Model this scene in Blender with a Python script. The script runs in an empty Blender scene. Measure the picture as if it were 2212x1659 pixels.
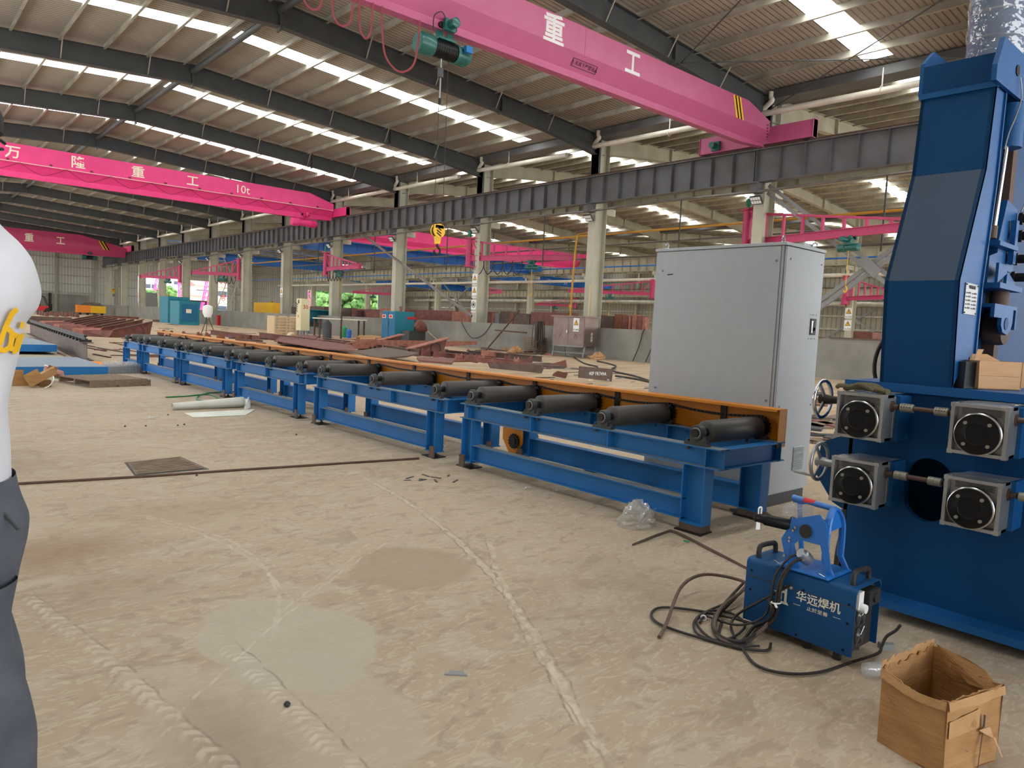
import bpy, math, random
from mathutils import Vector, Matrix
random.seed(7)
sc = bpy.context.scene
col = sc.collection
V = Vector
PI = math.pi

# ------------------------------------------------------------------ camera
F = 1572.3; CX, CY = 1106.0, 829.5; EYE = 1.5
RM = Matrix.Rotation(-.722834, 4, 'Z') @ Matrix.Rotation(1.4912489, 4, 'X') @ Matrix.Rotation(.0485445, 4, 'Z')
cam_d = bpy.data.cameras.new('camera'); cam = bpy.data.objects.new('camera', cam_d); col.objects.link(cam)
cam.matrix_world = Matrix.Translation((0, 0, EYE)) @ RM
cam_d.sensor_width = 36; cam_d.lens = F / 2212 * 36; cam_d.clip_end = 900; cam_d.clip_start = .05
sc.camera = cam
def ray(x, y):
    return (RM.to_3x3() @ V((x - CX, -(y - CY), -F))).normalized()
def hit(x, y, ax, val):                      # where the sight line through a pixel meets a real plane
    r = ray(x, y); o = V((0, 0, EYE)); return o + r * ((val - o[ax]) / r[ax])
def G(x, y, z=0): return hit(x, y, 2, z)
def PX(x, y, v): return hit(x, y, 0, v)
def PY(x, y, v): return hit(x, y, 1, v)

# ------------------------------------------------------------------ light
SKY_L = 3.2        # outdoor daylight
PANEL_L = 9.0     # translucent roof lights lit by the sky
w = bpy.data.worlds.new('sky'); sc.world = w; w.use_nodes = True
nt = w.node_tree; nt.nodes.clear()
wo = nt.nodes.new('ShaderNodeOutputWorld'); bg = nt.nodes.new('ShaderNodeBackground')
tc = nt.nodes.new('ShaderNodeTexCoord'); sep = nt.nodes.new('ShaderNodeSeparateXYZ'); cr = nt.nodes.new('ShaderNodeValToRGB')
cr.color_ramp.elements[0].position = 0; cr.color_ramp.elements[0].color = (1, .985, .96, 1)
cr.color_ramp.elements[1].position = .5; cr.color_ramp.elements[1].color = (.74, .86, 1, 1)
nt.links.new(tc.outputs['Generated'], sep.inputs[0]); nt.links.new(sep.outputs[2], cr.inputs[0])
nt.links.new(cr.outputs[0], bg.inputs[0]); bg.inputs[1].default_value = SKY_L; nt.links.new(bg.outputs[0], wo.inputs[0])
sun_d = bpy.data.lights.new('sun', 'SUN'); sun_d.energy = 5; sun_d.angle = .02; sun_d.color = (1, .95, .88)
sun = bpy.data.objects.new('sun', sun_d); col.objects.link(sun); sun.rotation_euler = (math.radians(20), math.radians(8), 0)
sc.view_settings.view_transform = 'Standard'; sc.view_settings.look = 'None'; sc.view_settings.gamma = 1
sc.view_settings.use_curve_mapping = False; sc.view_settings.exposure = .62

# ------------------------------------------------------------------ materials
def s2l(c):
    return tuple((v / 12.92 if v <= .04045 else ((v + .055) / 1.055) ** 2.4) for v in [q / 255 for q in c]) + (1,)
M = {}
def mat(name, c, rough=.6, metal=0, c2=None, scale=4, amt=.5, bump=0, bscale=60, emit=0, stretch=None, coat=0, trans=0, spec=.5, detail=5):
    m = bpy.data.materials.new(name); m.use_nodes = True; n = m.node_tree; b = n.nodes['Principled BSDF']
    b.inputs['Roughness'].default_value = rough; b.inputs['Metallic'].default_value = metal
    b.inputs['Specular IOR Level'].default_value = spec
    if coat: b.inputs['Coat Weight'].default_value = coat
    if trans: b.inputs['Transmission Weight'].default_value = trans
    ca = s2l(c); b.inputs['Base Color'].default_value = ca
    if c2 or bump:
        t = n.nodes.new('ShaderNodeTexCoord'); mp = n.nodes.new('ShaderNodeMapping'); n.links.new(t.outputs['Object'], mp.inputs[0])
        if stretch: mp.inputs['Scale'].default_value = stretch
    if c2:
        ns = n.nodes.new('ShaderNodeTexNoise'); ns.inputs['Scale'].default_value = scale; ns.inputs['Detail'].default_value = detail
        n.links.new(mp.outputs[0], ns.inputs[0]); r = n.nodes.new('ShaderNodeValToRGB')
        r.color_ramp.elements[0].position = .5 - amt / 2; r.color_ramp.elements[1].position = .5 + amt / 2
        r.color_ramp.elements[0].color = ca; r.color_ramp.elements[1].color = s2l(c2)
        n.links.new(ns.outputs[0], r.inputs[0]); n.links.new(r.outputs[0], b.inputs['Base Color'])
    if bump:
        nb = n.nodes.new('ShaderNodeTexNoise'); nb.inputs['Scale'].default_value = bscale; nb.inputs['Detail'].default_value = 3
        n.links.new(mp.outputs[0], nb.inputs[0]); bp = n.nodes.new('ShaderNodeBump'); bp.inputs['Strength'].default_value = bump
        bp.inputs['Distance'].default_value = .02
        n.links.new(nb.outputs[0], bp.inputs['Height']); n.links.new(bp.outputs[0], b.inputs['Normal'])
    if emit:
        b.inputs['Emission Color'].default_value = ca; b.inputs['Emission Strength'].default_value = emit
    M[name] = m; return m

def wave_mat(name, c, c2, axis, freq, rough=.55, bump=.5, metal=0, dirt=None):
    """ribbed sheet metal: ribs across one object axis"""
    m = mat(name, c, rough, metal); n = m.node_tree; b = n.nodes['Principled BSDF']
    t = n.nodes.new('ShaderNodeTexCoord'); sp = n.nodes.new('ShaderNodeSeparateXYZ'); n.links.new(t.outputs['Object'], sp.inputs[0])
    mu = n.nodes.new('ShaderNodeMath'); mu.operation = 'MULTIPLY'; mu.inputs[1].default_value = freq; n.links.new(sp.outputs[axis], mu.inputs[0])
    fr = n.nodes.new('ShaderNodeMath'); fr.operation = 'FRACT'; n.links.new(mu.outputs[0], fr.inputs[0])
    r = n.nodes.new('ShaderNodeValToRGB'); e = r.color_ramp.elements
    e[0].position = 0; e[0].color = (0, 0, 0, 1); e[1].position = .16; e[1].color = (1, 1, 1, 1)
    for p, v in ((.84, 1), (1, 0)):
        q = e.new(p); q.color = (v, v, v, 1)
    n.links.new(fr.outputs[0], r.inputs[0])
    bp = n.nodes.new('ShaderNodeBump'); bp.inputs['Strength'].default_value = bump; bp.inputs['Distance'].default_value = .05
    n.links.new(r.outputs[0], bp.inputs['Height']); n.links.new(bp.outputs[0], b.inputs['Normal'])
    ns = n.nodes.new('ShaderNodeTexNoise'); ns.inputs['Scale'].default_value = .35; ns.inputs['Detail'].default_value = 6; n.links.new(t.outputs['Object'], ns.inputs[0])
    mx = n.nodes.new('ShaderNodeMix'); mx.data_type = 'RGBA'; mx.inputs[6].default_value = s2l(c); mx.inputs[7].default_value = s2l(c2)
    n.links.new(ns.outputs[0], mx.inputs[0])
    m2 = n.nodes.new('ShaderNodeMix'); m2.data_type = 'RGBA'; m2.blend_type = 'MULTIPLY'; m2.inputs[0].default_value = .45
    n.links.new(mx.outputs[2], m2.inputs[6]); n.links.new(r.outputs[0], m2.inputs[7]); n.links.new(m2.outputs[2], b.inputs['Base Color'])
    return m

wave_mat('roof_sheet', (178, 168, 156), (150, 140, 128), 1, 4.6, .62, .8)
wave_mat('roof_sheet_far', (214, 204, 182), (184, 172, 148), 1, 3.0, .62, .8)
wave_mat('wall_sheet', (200, 202, 194), (178, 180, 172), 0, 2.2, .5, .5)
wave_mat('wall_sheet_side', (168, 162, 148), (130, 124, 110), 1, 1.6, .5, .6)
def panel_mat():
    m = mat('panel', (236, 240, 238), .4, emit=PANEL_L); n = m.node_tree; b = n.nodes['Principled BSDF']
    t = n.nodes.new('ShaderNodeTexCoord'); sp = n.nodes.new('ShaderNodeSeparateXYZ'); n.links.new(t.outputs['Object'], sp.inputs[0])
    a = n.nodes.new('ShaderNodeMath'); a.operation = 'MULTIPLY'; a.inputs[1].default_value = 5.2; n.links.new(sp.outputs[1], a.inputs[0])
    f = n.nodes.new('ShaderNodeMath'); f.operation = 'FRACT'; n.links.new(a.outputs[0], f.inputs[0])
    r = n.nodes.new('ShaderNodeValToRGB'); e = r.color_ramp.elements; e[0].position = 0; e[1].position = .2
    e[0].color = tuple(v * .42 for v in s2l((222, 232, 234))[:3]) + (1,); e[1].color = s2l((236, 240, 236))
    n.links.new(f.outputs[0], r.inputs[0]); n.links.new(r.outputs[0], b.inputs['Emission Color'])
panel_mat()
mat('dark_steel', (62, 66, 68), .5, c2=(74, 77, 78), scale=1.5, spec=.35)
mat('purlin', (188, 184, 172), .4, .3, c2=(150, 144, 130), scale=1.2, amt=.4)
mat('col_paint', (190, 188, 170), .5, c2=(166, 164, 146), scale=.8, amt=.5)
mat('beam_dark', (92, 94, 98), .5, c2=(74, 72, 74), scale=1.2, amt=.5)
mat('beam_light', (176, 172, 152), .5, c2=(146, 140, 120), scale=1, amt=.5)
mat('rail_rust', (104, 76, 62), .75, c2=(68, 52, 46), scale=6)
mat('rust', (138, 84, 76), .7, c2=(92, 58, 50), scale=3.0, amt=.5, bump=.1, bscale=30)
mat('rust2', (150, 92, 66), .75, c2=(104, 66, 52), scale=4, amt=.5)
mat('rust_grey', (106, 88, 78), .7, c2=(78, 62, 54), scale=3)
mat('rust_pink', (176, 122, 104), .75, c2=(136, 80, 70), scale=5)
mat('pink_near', (178, 82, 126), .42, c2=(170, 76, 118), scale=2)
mat('pink', (238, 64, 140), .5, c2=(226, 56, 128), scale=1.5)
mat('pink_far', (188, 60, 108), .5)
mat('jib_pink', (196, 60, 110), .45, c2=(180, 52, 100), scale=2)
mat('crane_blue', (40, 120, 206), .5, c2=(34, 104, 186), scale=1)
mat('white_pvc', (226, 222, 212), .45, c2=(206, 198, 184), scale=2)
mat('pipe_grey', (124, 120, 116), .45, .5, c2=(96, 90, 86), scale=2)
mat('yellow_pipe', (196, 140, 44), .5)
mat('concrete_wall', (150, 148, 142), .9, c2=(118, 116, 110), scale=.9, amt=.6, bump=.25, bscale=9, detail=9)
mat('conv_blue', (34, 116, 182), .5, c2=(28, 102, 166), scale=2.5, spec=.3)
mat('dust_blue', (96, 116, 134), .8, c2=(120, 120, 116), scale=6)
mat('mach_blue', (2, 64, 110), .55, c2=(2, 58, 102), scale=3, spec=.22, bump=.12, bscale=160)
mat('mach_blue_lit', (22, 86, 144), .5, c2=(18, 78, 132), scale=3, spec=.3, bump=.12, bscale=160)  # machine blue lightened in the colour for faces turned to the light
mat('mach_blue_slant_lit', (54, 74, 98), .6, c2=(48, 66, 88), scale=4)  # slanted front coloured paler, as its tilt catches more light
mat('orange', (226, 142, 8), .5, c2=(206, 122, 6), scale=2)
mat('roller', (72, 70, 68), .5, c2=(88, 85, 82), scale=8, amt=.6, spec=.4, stretch=(.6, 4, 4))
mat('bearing', (66, 72, 72), .5, .3, c2=(52, 56, 56), scale=10)
mat('black_iron', (38, 36, 34), .5, .4)
mat('black_rubber', (42, 41, 40), .6)
mat('black_gloss', (16, 16, 18), .42, spec=.25)
mat('bright_steel', (190, 190, 192), .25, 1)
mat('chrome', (222, 222, 226), .1, 1)
mat('alu', (176, 178, 180), .38, .75, c2=(150, 152, 154), scale=8)
mat('coupling', (150, 148, 136), .45, .6)
mat('shaft', (112, 92, 84), .5, .6, c2=(90, 72, 64), scale=8)
mat('cab_grey', (186, 194, 200), .45, c2=(180, 188, 194), scale=12, bump=.05, bscale=300)
mat('dark_grey', (60, 62, 64), .6)
mat('mid_grey', (132, 134, 136), .55)
mat('weld_blue', (14, 76, 128), .5, c2=(12, 70, 120), scale=6, spec=.3)
mat('weld_blue_bright', (34, 112, 196), .38, coat=.2)
mat('white', (236, 238, 238), .5)
mat('cream_white', (236, 230, 210), .6)
mat('red', (206, 36, 44), .5)
mat('yellow', (240, 192, 30), .5, c2=(226, 172, 22), scale=8)
mat('hoist_green', (28, 104, 98), .4, c2=(20, 84, 80), scale=6, coat=.2)
mat('motor_green', (52, 134, 104), .5)
mat('plate_grey', (140, 140, 142), .4, .4)
mat('sign_white', (214, 212, 214), .6)
mat('cable_red', (122, 32, 46), .55)
mat('cable_black', (40, 36, 34), .6)
mat('cable_brown', (92, 74, 64), .7)
mat('wire', (110, 106, 100), .4, .6)
mat('cardboard', (178, 134, 84), .75, c2=(150, 108, 64), scale=4, stretch=(1, 1, 6), bump=.25, bscale=14)
mat('cardboard_ply', (190, 148, 100), .8, c2=(170, 128, 82), scale=9, bump=.3, bscale=30)
mat('cardboard_light', (196, 156, 116), .85, c2=(184, 142, 102), scale=6, stretch=(1, 1, 12))
mat('cardboard_dark', (128, 92, 56), .9)
mat('wood', (142, 124, 104), .85, c2=(108, 90, 74), scale=5, stretch=(1, 8, 8))
mat('wood_pale', (208, 184, 148), .8)
mat('glove', (88, 92, 66), .95, c2=(112, 92, 72), scale=20, bump=.4, bscale=120)
mat('paper_roll', (226, 228, 218), .6, c2=(206, 208, 198), scale=3)
mat('shirt', (202, 204, 210), .85, c2=(192, 194, 202), scale=6)
mat('jeans', (84, 88, 98), .9, c2=(66, 70, 80), scale=12, bump=.2, bscale=200)
mat('skin', (150, 104, 82), .55)
mat('hair', (26, 24, 24), .7)
mat('teal', (38, 140, 160), .5, c2=(30, 120, 142), scale=4)
mat('teal_front', (24, 112, 158), .5, c2=(18, 98, 142), scale=4)
mat('steel_box', (134, 118, 112), .4, .6, c2=(112, 96, 90), scale=2)
mat('cream', (222, 214, 176), .5)
mat('green_plastic', (52, 150, 96), .5)
mat('hose_green', (36, 120, 70), .5)
mat('trolley_orange', (236, 140, 44), .55)
mat('pave', (190, 186, 176), .9, c2=(160, 156, 146), scale=.2)
mat('tree', (96, 130, 62), .9, c2=(50, 84, 36), scale=1.2, amt=.3, bump=.6, bscale=4)
mat('building', (226, 206, 186), .8)
mat('building_white', (232, 228, 222), .8)
mat('roof_tile', (176, 96, 92), .8)
mat('glass_dark', (60, 70, 80), .15)
mat('grate', (150, 130, 110), .8, c2=(120, 100, 84), scale=8)
mat('slab_blue', (110, 132, 152), .6, c2=(134, 142, 148), scale=2.5, amt=.5)
mat('green_base', (150, 170, 190), .5)

def film(name, c, a, rough=.12):
    m = bpy.data.materials.new(name); m.use_nodes = True; n = m.node_tree; n.nodes.clear()
    o = n.nodes.new('ShaderNodeOutputMaterial'); t = n.nodes.new('ShaderNodeBsdfTransparent'); g = n.nodes.new('ShaderNodeBsdfGlossy'); d = n.nodes.new('ShaderNodeBsdfTranslucent')
    df = n.nodes.new('ShaderNodeBsdfDiffuse'); df.inputs[0].default_value = s2l(c); d.inputs[0].default_value = s2l(c)
    g.inputs['Roughness'].default_value = rough
    a1 = n.nodes.new('ShaderNodeMixShader'); a2 = n.nodes.new('ShaderNodeMixShader'); a3 = n.nodes.new('ShaderNodeMixShader')
    a1.inputs[0].default_value = .5; n.links.new(d.outputs[0], a1.inputs[1]); n.links.new(df.outputs[0], a1.inputs[2])
    a2.inputs[0].default_value = .35; n.links.new(a1.outputs[0], a2.inputs[1]); n.links.new(g.outputs[0], a2.inputs[2])
    a3.inputs[0].default_value = a; n.links.new(t.outputs[0], a3.inputs[1]); n.links.new(a2.outputs[0], a3.inputs[2])
    tcn = n.nodes.new('ShaderNodeTexCoord'); ns = n.nodes.new('ShaderNodeTexNoise'); ns.inputs['Scale'].default_value = 14; n.links.new(tcn.outputs['Object'], ns.inputs[0])
    bp = n.nodes.new('ShaderNodeBump'); bp.inputs['Strength'].default_value = .6; bp.inputs['Distance'].default_value = .05
    n.links.new(ns.outputs[0], bp.inputs['Height']); n.links.new(bp.outputs[0], g.inputs['Normal']); n.links.new(o.inputs[0], a3.outputs[0])
    M[name] = m
film('clear_film', (226, 224, 216), .42)
film('clear_plastic', (230, 234, 236), .3, .05)

# ------------------------------------------------------------------ mesh builder
class B:
    def __init__(s): s.v = []; s.f = []
    def add(s, vs, fs):
        k = len(s.v); s.v += [tuple(p) for p in vs]; s.f += [tuple(i + k for i in f) for f in fs]; return s
    def obox(s, o, a, b, c):
        o, a, b, c = V(o), V(a), V(b), V(c)
        p = [o, o + a, o + a + b, o + b]; p += [q + c for q in p]
        fs = [(0, 3, 2, 1), (4, 5, 6, 7), (0, 1, 5, 4), (1, 2, 6, 5), (2, 3, 7, 6), (3, 0, 4, 7)]
        if a.cross(b).dot(c) < 0: fs = [f[::-1] for f in fs]
        return s.add(p, fs)
    def bx(s, x0, x1, y0, y1, z0, z1): return s.obox((x0, y0, z0), (x1 - x0, 0, 0), (0, y1 - y0, 0), (0, 0, z1 - z0))
    def cbx(s, c, sz, rz=0, ry=0, rx=0):
        m = Matrix.Rotation(rz, 3, 'Z') @ Matrix.Rotation(ry, 3, 'Y') @ Matrix.Rotation(rx, 3, 'X')
        a, b, d = m @ V((sz[0], 0, 0)), m @ V((0, sz[1], 0)), m @ V((0, 0, sz[2]))
        return s.obox(V(c) - (a + b + d) / 2, a, b, d)
    def frame(s, p, q, up=(0, 0, 1)):
        t = (V(q) - V(p)).normalized(); u = V(up)
        if abs(t.dot(u)) > .995: u = V((1, 0, 0))
        r = t.cross(u).normalized(); return t, r, r.cross(t).normalized()
    def prof(s, p, q, poly, up=(0, 0, 1), poly2=None):
        """poly of (right, up) points swept from p to q"""
        t, r, u = s.frame(p, q, up); n = len(poly); poly2 = poly2 or poly
        vs = [V(p) + r * a + u * b for a, b in poly] + [V(q) + r * a + u * b for a, b in poly2]
        ar = sum(poly[i][0] * poly[(i + 1) % n][1] - poly[(i + 1) % n][0] * poly[i][1] for i in range(n))
        fs = [(i, (i + 1) % n, n + (i + 1) % n, n + i) for i in range(n)] + [tuple(range(n))[::-1], tuple(range(n, 2 * n))]
        if ar > 0: fs = [f[::-1] for f in fs]
        return s.add(vs, fs)
    def bar(s, p, q, w, h, up=(0, 0, 1)): return s.prof(p, q, [(-w / 2, -h / 2), (w / 2, -h / 2), (w / 2, h / 2), (-w / 2, h / 2)], up)
    def ibeam(s, p, q, w, h, tf=.012, tw=.01, up=(0, 0, 1)):
        a, b, c = w / 2, h / 2, tw / 2
        return s.prof(p, q, [(-a, -b), (a, -b), (a, -b + tf), (c, -b + tf), (c, b - tf), (a, b - tf), (a, b), (-a, b), (-a, b - tf), (-c, b - tf), (-c, -b + tf), (-a, -b + tf)], up)
    def cyl(s, p, q, r, n=16, r2=None, caps=True):
        r2 = r if r2 is None else r2; t, a, u = s.frame(p, q)
        vs = []
        for c, rr in ((V(p), r), (V(q), r2)):
            vs += [c + a * (rr * math.cos(2 * PI * i / n)) + u * (rr * math.sin(2 * PI * i / n)) for i in range(n)]
        fs = [(i, n + i, n + (i + 1) % n, (i + 1) % n) for i in range(n)]
        if caps: fs += [tuple(range(n)), tuple(range(n, 2 * n))[::-1]]
        return s.add(vs, fs)
    def lathe(s, p, d, pts, n=24, up=(0, 0, 1)):
        """pts of (along, radius) from point p in direction d"""
        p = V(p); t, a, u = s.frame(p, p + V(d), up); vs = []; k = len(pts)
        for al, r in pts: vs += [p + t * al + a * (max(r, 1e-5) * math.cos(2 * PI * i / n)) + u * (max(r, 1e-5) * math.sin(2 * PI * i / n)) for i in range(n)]
        fs = [(j * n + i, (j + 1) * n + i, (j + 1) * n + (i + 1) % n, j * n + (i + 1) % n) for j in range(k - 1) for i in range(n)]
        fs += [tuple(range(n)), tuple(range((k - 1) * n, k * n))[::-1]]
        return s.add(vs, fs)
    def ring(s, c, axis, R, r, n=28, m=8, a0=0, a1=2 * PI):
        c = V(c); t, a, u = s.frame(c, c + V(axis)); full = abs(a1 - a0 - 2 * PI) < 1e-6; vs = []; k = n if full else n + 1
        for i in range(k):
            th = a0 + (a1 - a0) * i / n; e = a * math.cos(th) + u * math.sin(th)
            vs += [c + e * (R + r * math.cos(2 * PI * j / m)) + t * (r * math.sin(2 * PI * j / m)) for j in range(m)]
        fs = [((i % k) * m + j, (i % k) * m + (j + 1) % m, ((i + 1) % k) * m + (j + 1) % m, ((i + 1) % k) * m + j) for i in range(n) for j in range(m)]
        return s.add(vs, fs)
    def path(s, pts, r, n=6, smooth=4, flat=None):
        pts = [V(p) for p in pts]
        if smooth > 1 and len(pts) > 2:
            out = []
            for i in range(len(pts) - 1):
                p0, p1, p2, p3 = pts[max(i - 1, 0)], pts[i], pts[i + 1], pts[min(i + 2, len(pts) - 1)]
                for k in range(smooth):
                    t = k / smooth
                    out.append(.5 * ((2 * p1) + (p2 - p0) * t + (2 * p0 - 5 * p1 + 4 * p2 - p3) * t * t + (3 * p1 - p0 - 3 * p2 + p3) * t ** 3))
            pts = out + [pts[-1]]
        vs = []; m = len(pts); pu = V((0, 0, 1))
        for i, p in enumerate(pts):
            t = (pts[min(i + 1, m - 1)] - pts[max(i - 1, 0)]).normalized()
            if abs(t.dot(pu)) > .98: pu = V((1, 0, 0)) if abs(t.x) < .9 else V((0, 1, 0))
            a = t.cross(pu).normalized(); u = a.cross(t).normalized(); pu = u
            fa, fb = flat or (1, 1)
            vs += [p + a * (r * fa * math.cos(2 * PI * j / n)) + u * (r * fb * math.sin(2 * PI * j / n)) for j in range(n)]
        fs = [(i * n + j, (i + 1) * n + j, (i + 1) * n + (j + 1) % n, i * n + (j + 1) % n) for i in range(m - 1) for j in range(n)]
        fs += [tuple(range(n)), tuple(range((m - 1) * n, m * n))[::-1]]
        return s.add(vs, fs)
    def plate(s, pts, d):
        """flat polygon given thickness vector d"""
        n = len(pts); pts = [V(p) for p in pts]; d = V(d)
        nr = V((0, 0, 0))
        for i in range(n): nr += pts[i].cross(pts[(i + 1) % n])
        if nr.dot(d) > 0: pts = pts[::-1]
        return s.add(pts + [p + d for p in pts], [tuple(range(n))] + [tuple(range(n, 2 * n))[::-1]] + [(i, n + i, n + (i + 1) % n, (i + 1) % n) for i in range(n)])
    def out(s, name, m, parent=None, smooth=False, label=None, cat=None, group=None, kind=None, loc=None, bevel=0):
        me = bpy.data.meshes.new(name)
        o = V(loc) if loc is not None else V((0, 0, 0))
        me.from_pydata([tuple(V(p) - o) for p in s.v], [], s.f)
        me.materials.append(M[m] if isinstance(m, str) else m)
        if smooth:
            me.polygons.foreach_set('use_smooth', [True] * len(me.polygons))
        ob = bpy.data.objects.new(name, me); col.objects.link(ob); ob.location = o
        if smooth:
            md = ob.modifiers.new('e', 'EDGE_SPLIT'); md.split_angle = math.radians(38)
        if bevel:
            md = ob.modifiers.new('b', 'BEVEL'); md.width = bevel; md.segments = 2; md.limit_method = 'ANGLE'; md.angle_limit = math.radians(40)
        if parent is not None:
            ob.parent = parent; ob.matrix_parent_inverse = parent.matrix_basis.inverted()
        tag(ob, label, cat, group, kind); return ob
def tag(o, label=None, cat=None, group=None, kind=None):
    if label: o['label'] = label
    if cat: o['category'] = cat
    if group: o['group'] = group
    if kind: o['kind'] = kind
    return o
def empty(name, loc, label, cat, group=None):
    o = bpy.data.objects.new(name, None); o.location = loc; col.objects.link(o); o.empty_display_size = .2
    return tag(o, label, cat, group)
def center_loc(b):
    n = len(b.v); return (sum(p[0] for p in b.v) / n, sum(p[1] for p in b.v) / n, min(p[2] for p in b.v))
def comps(b, k=1):
    """split a builder into its loose pieces, k pieces to each"""
    par = list(range(len(b.v)))
    def fd(a):
        while par[a] != a: par[a] = par[par[a]]; a = par[a]
        return a
    for f in b.f:
        for q in f[1:]: par[fd(f[0])] = fd(q)
    order, groups = [], {}
    for i in range(len(b.v)):
        r = fd(i)
        if r not in groups: groups[r] = []; order.append(r)
        groups[r].append(i)
    out = []
    for i in range(0, len(order), k):
        idx = [q for r in order[i:i + k] for q in groups[r]]; mp = {q: j for j, q in enumerate(idx)}; c = B(); c.v = [b.v[q] for q in idx]
        c.f = [tuple(mp[q] for q in f) for f in b.f if f[0] in mp]; out.append(c)
    return out
def outs(b, name, m, parent=None, smooth=False, k=1, **kw):
    return [c.out(name, m, parent, smooth, **kw) for c in comps(b, k)]
def struct(b, name, m): return b.out(name, m, kind='structure')
def text(name, body, o, ux, uz, h, m, parent, label=None, stretch=1, th=.002, smear=None):
    """lettering: baseline centre o, reading direction ux, up uz, letter height h"""
    c = bpy.data.curves.new('t', 'FONT'); c.body = body; c.align_x = 'CENTER'; c.size = h; c.extrude = th / 2 / 1; c.resolution_u = 2
    if smear: c.offset = smear
    t = bpy.data.objects.new('t', c); col.objects.link(t)
    dg = bpy.context.evaluated_depsgraph_get(); me = bpy.data.meshes.new_from_object(t.evaluated_get(dg)); bpy.data.objects.remove(t)
    ux = V(ux).normalized(); uz = V(uz).normalized(); nn = ux.cross(uz)
    mt = Matrix(((ux.x * stretch, uz.x, nn.x, o[0]), (ux.y * stretch, uz.y, nn.y, o[1]), (ux.z * stretch, uz.z, nn.z, o[2]), (0, 0, 0, 1)))
    me.transform(mt); me.materials.clear(); me.materials.append(M[m]); me.name = name
    ob = bpy.data.objects.new(name, me); col.objects.link(ob)
    if parent is not None: ob.parent = parent; ob.matrix_parent_inverse = parent.matrix_basis.inverted()
    return tag(ob, label)
def copy_tree(o, parent=None):
    kids = list(o.children); c = o.copy(); col.objects.link(c); c.parent = parent
    if parent is not None: c.matrix_parent_inverse = o.matrix_parent_inverse.copy()
    for k in kids: copy_tree(k, c)
    return c
ORD = ['first', 'second', 'third', 'fourth', 'fifth', 'sixth', 'seventh', 'eighth', 'ninth', 'tenth', 'eleventh', 'twelfth', 'thirteenth', 'fourteenth', 'fifteenth', 'sixteenth', 'seventeenth', 'eighteenth', 'nineteenth', 'twentieth']
def o_(i): return ORD[i] if i < 20 else str(i + 1) + 'th'
# ================================================================== the hall
Y0, DY, NK = 17.4, 9.86, 14
YK = [Y0 + DY * k for k in range(-2, 13)]; YEND = 145.5; YSTART = -3.0
BAYS = [(-6.3, 11.6, 29.5, 'near'), (29.5, 45.3, 61.0, 'middle'), (61.0, 77.5, 94.0, 'far')]
Z_R, Z_E = 13.05, 11.85            # rafter top at ridge / at eave
def rz(x, bay):                    # roof line height at x
    x0, xr, x1, _ = bay
    return Z_R - (Z_R - Z_E) * (abs(x - xr) / ((xr - x0) if x < xr else (x1 - xr)))

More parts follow.
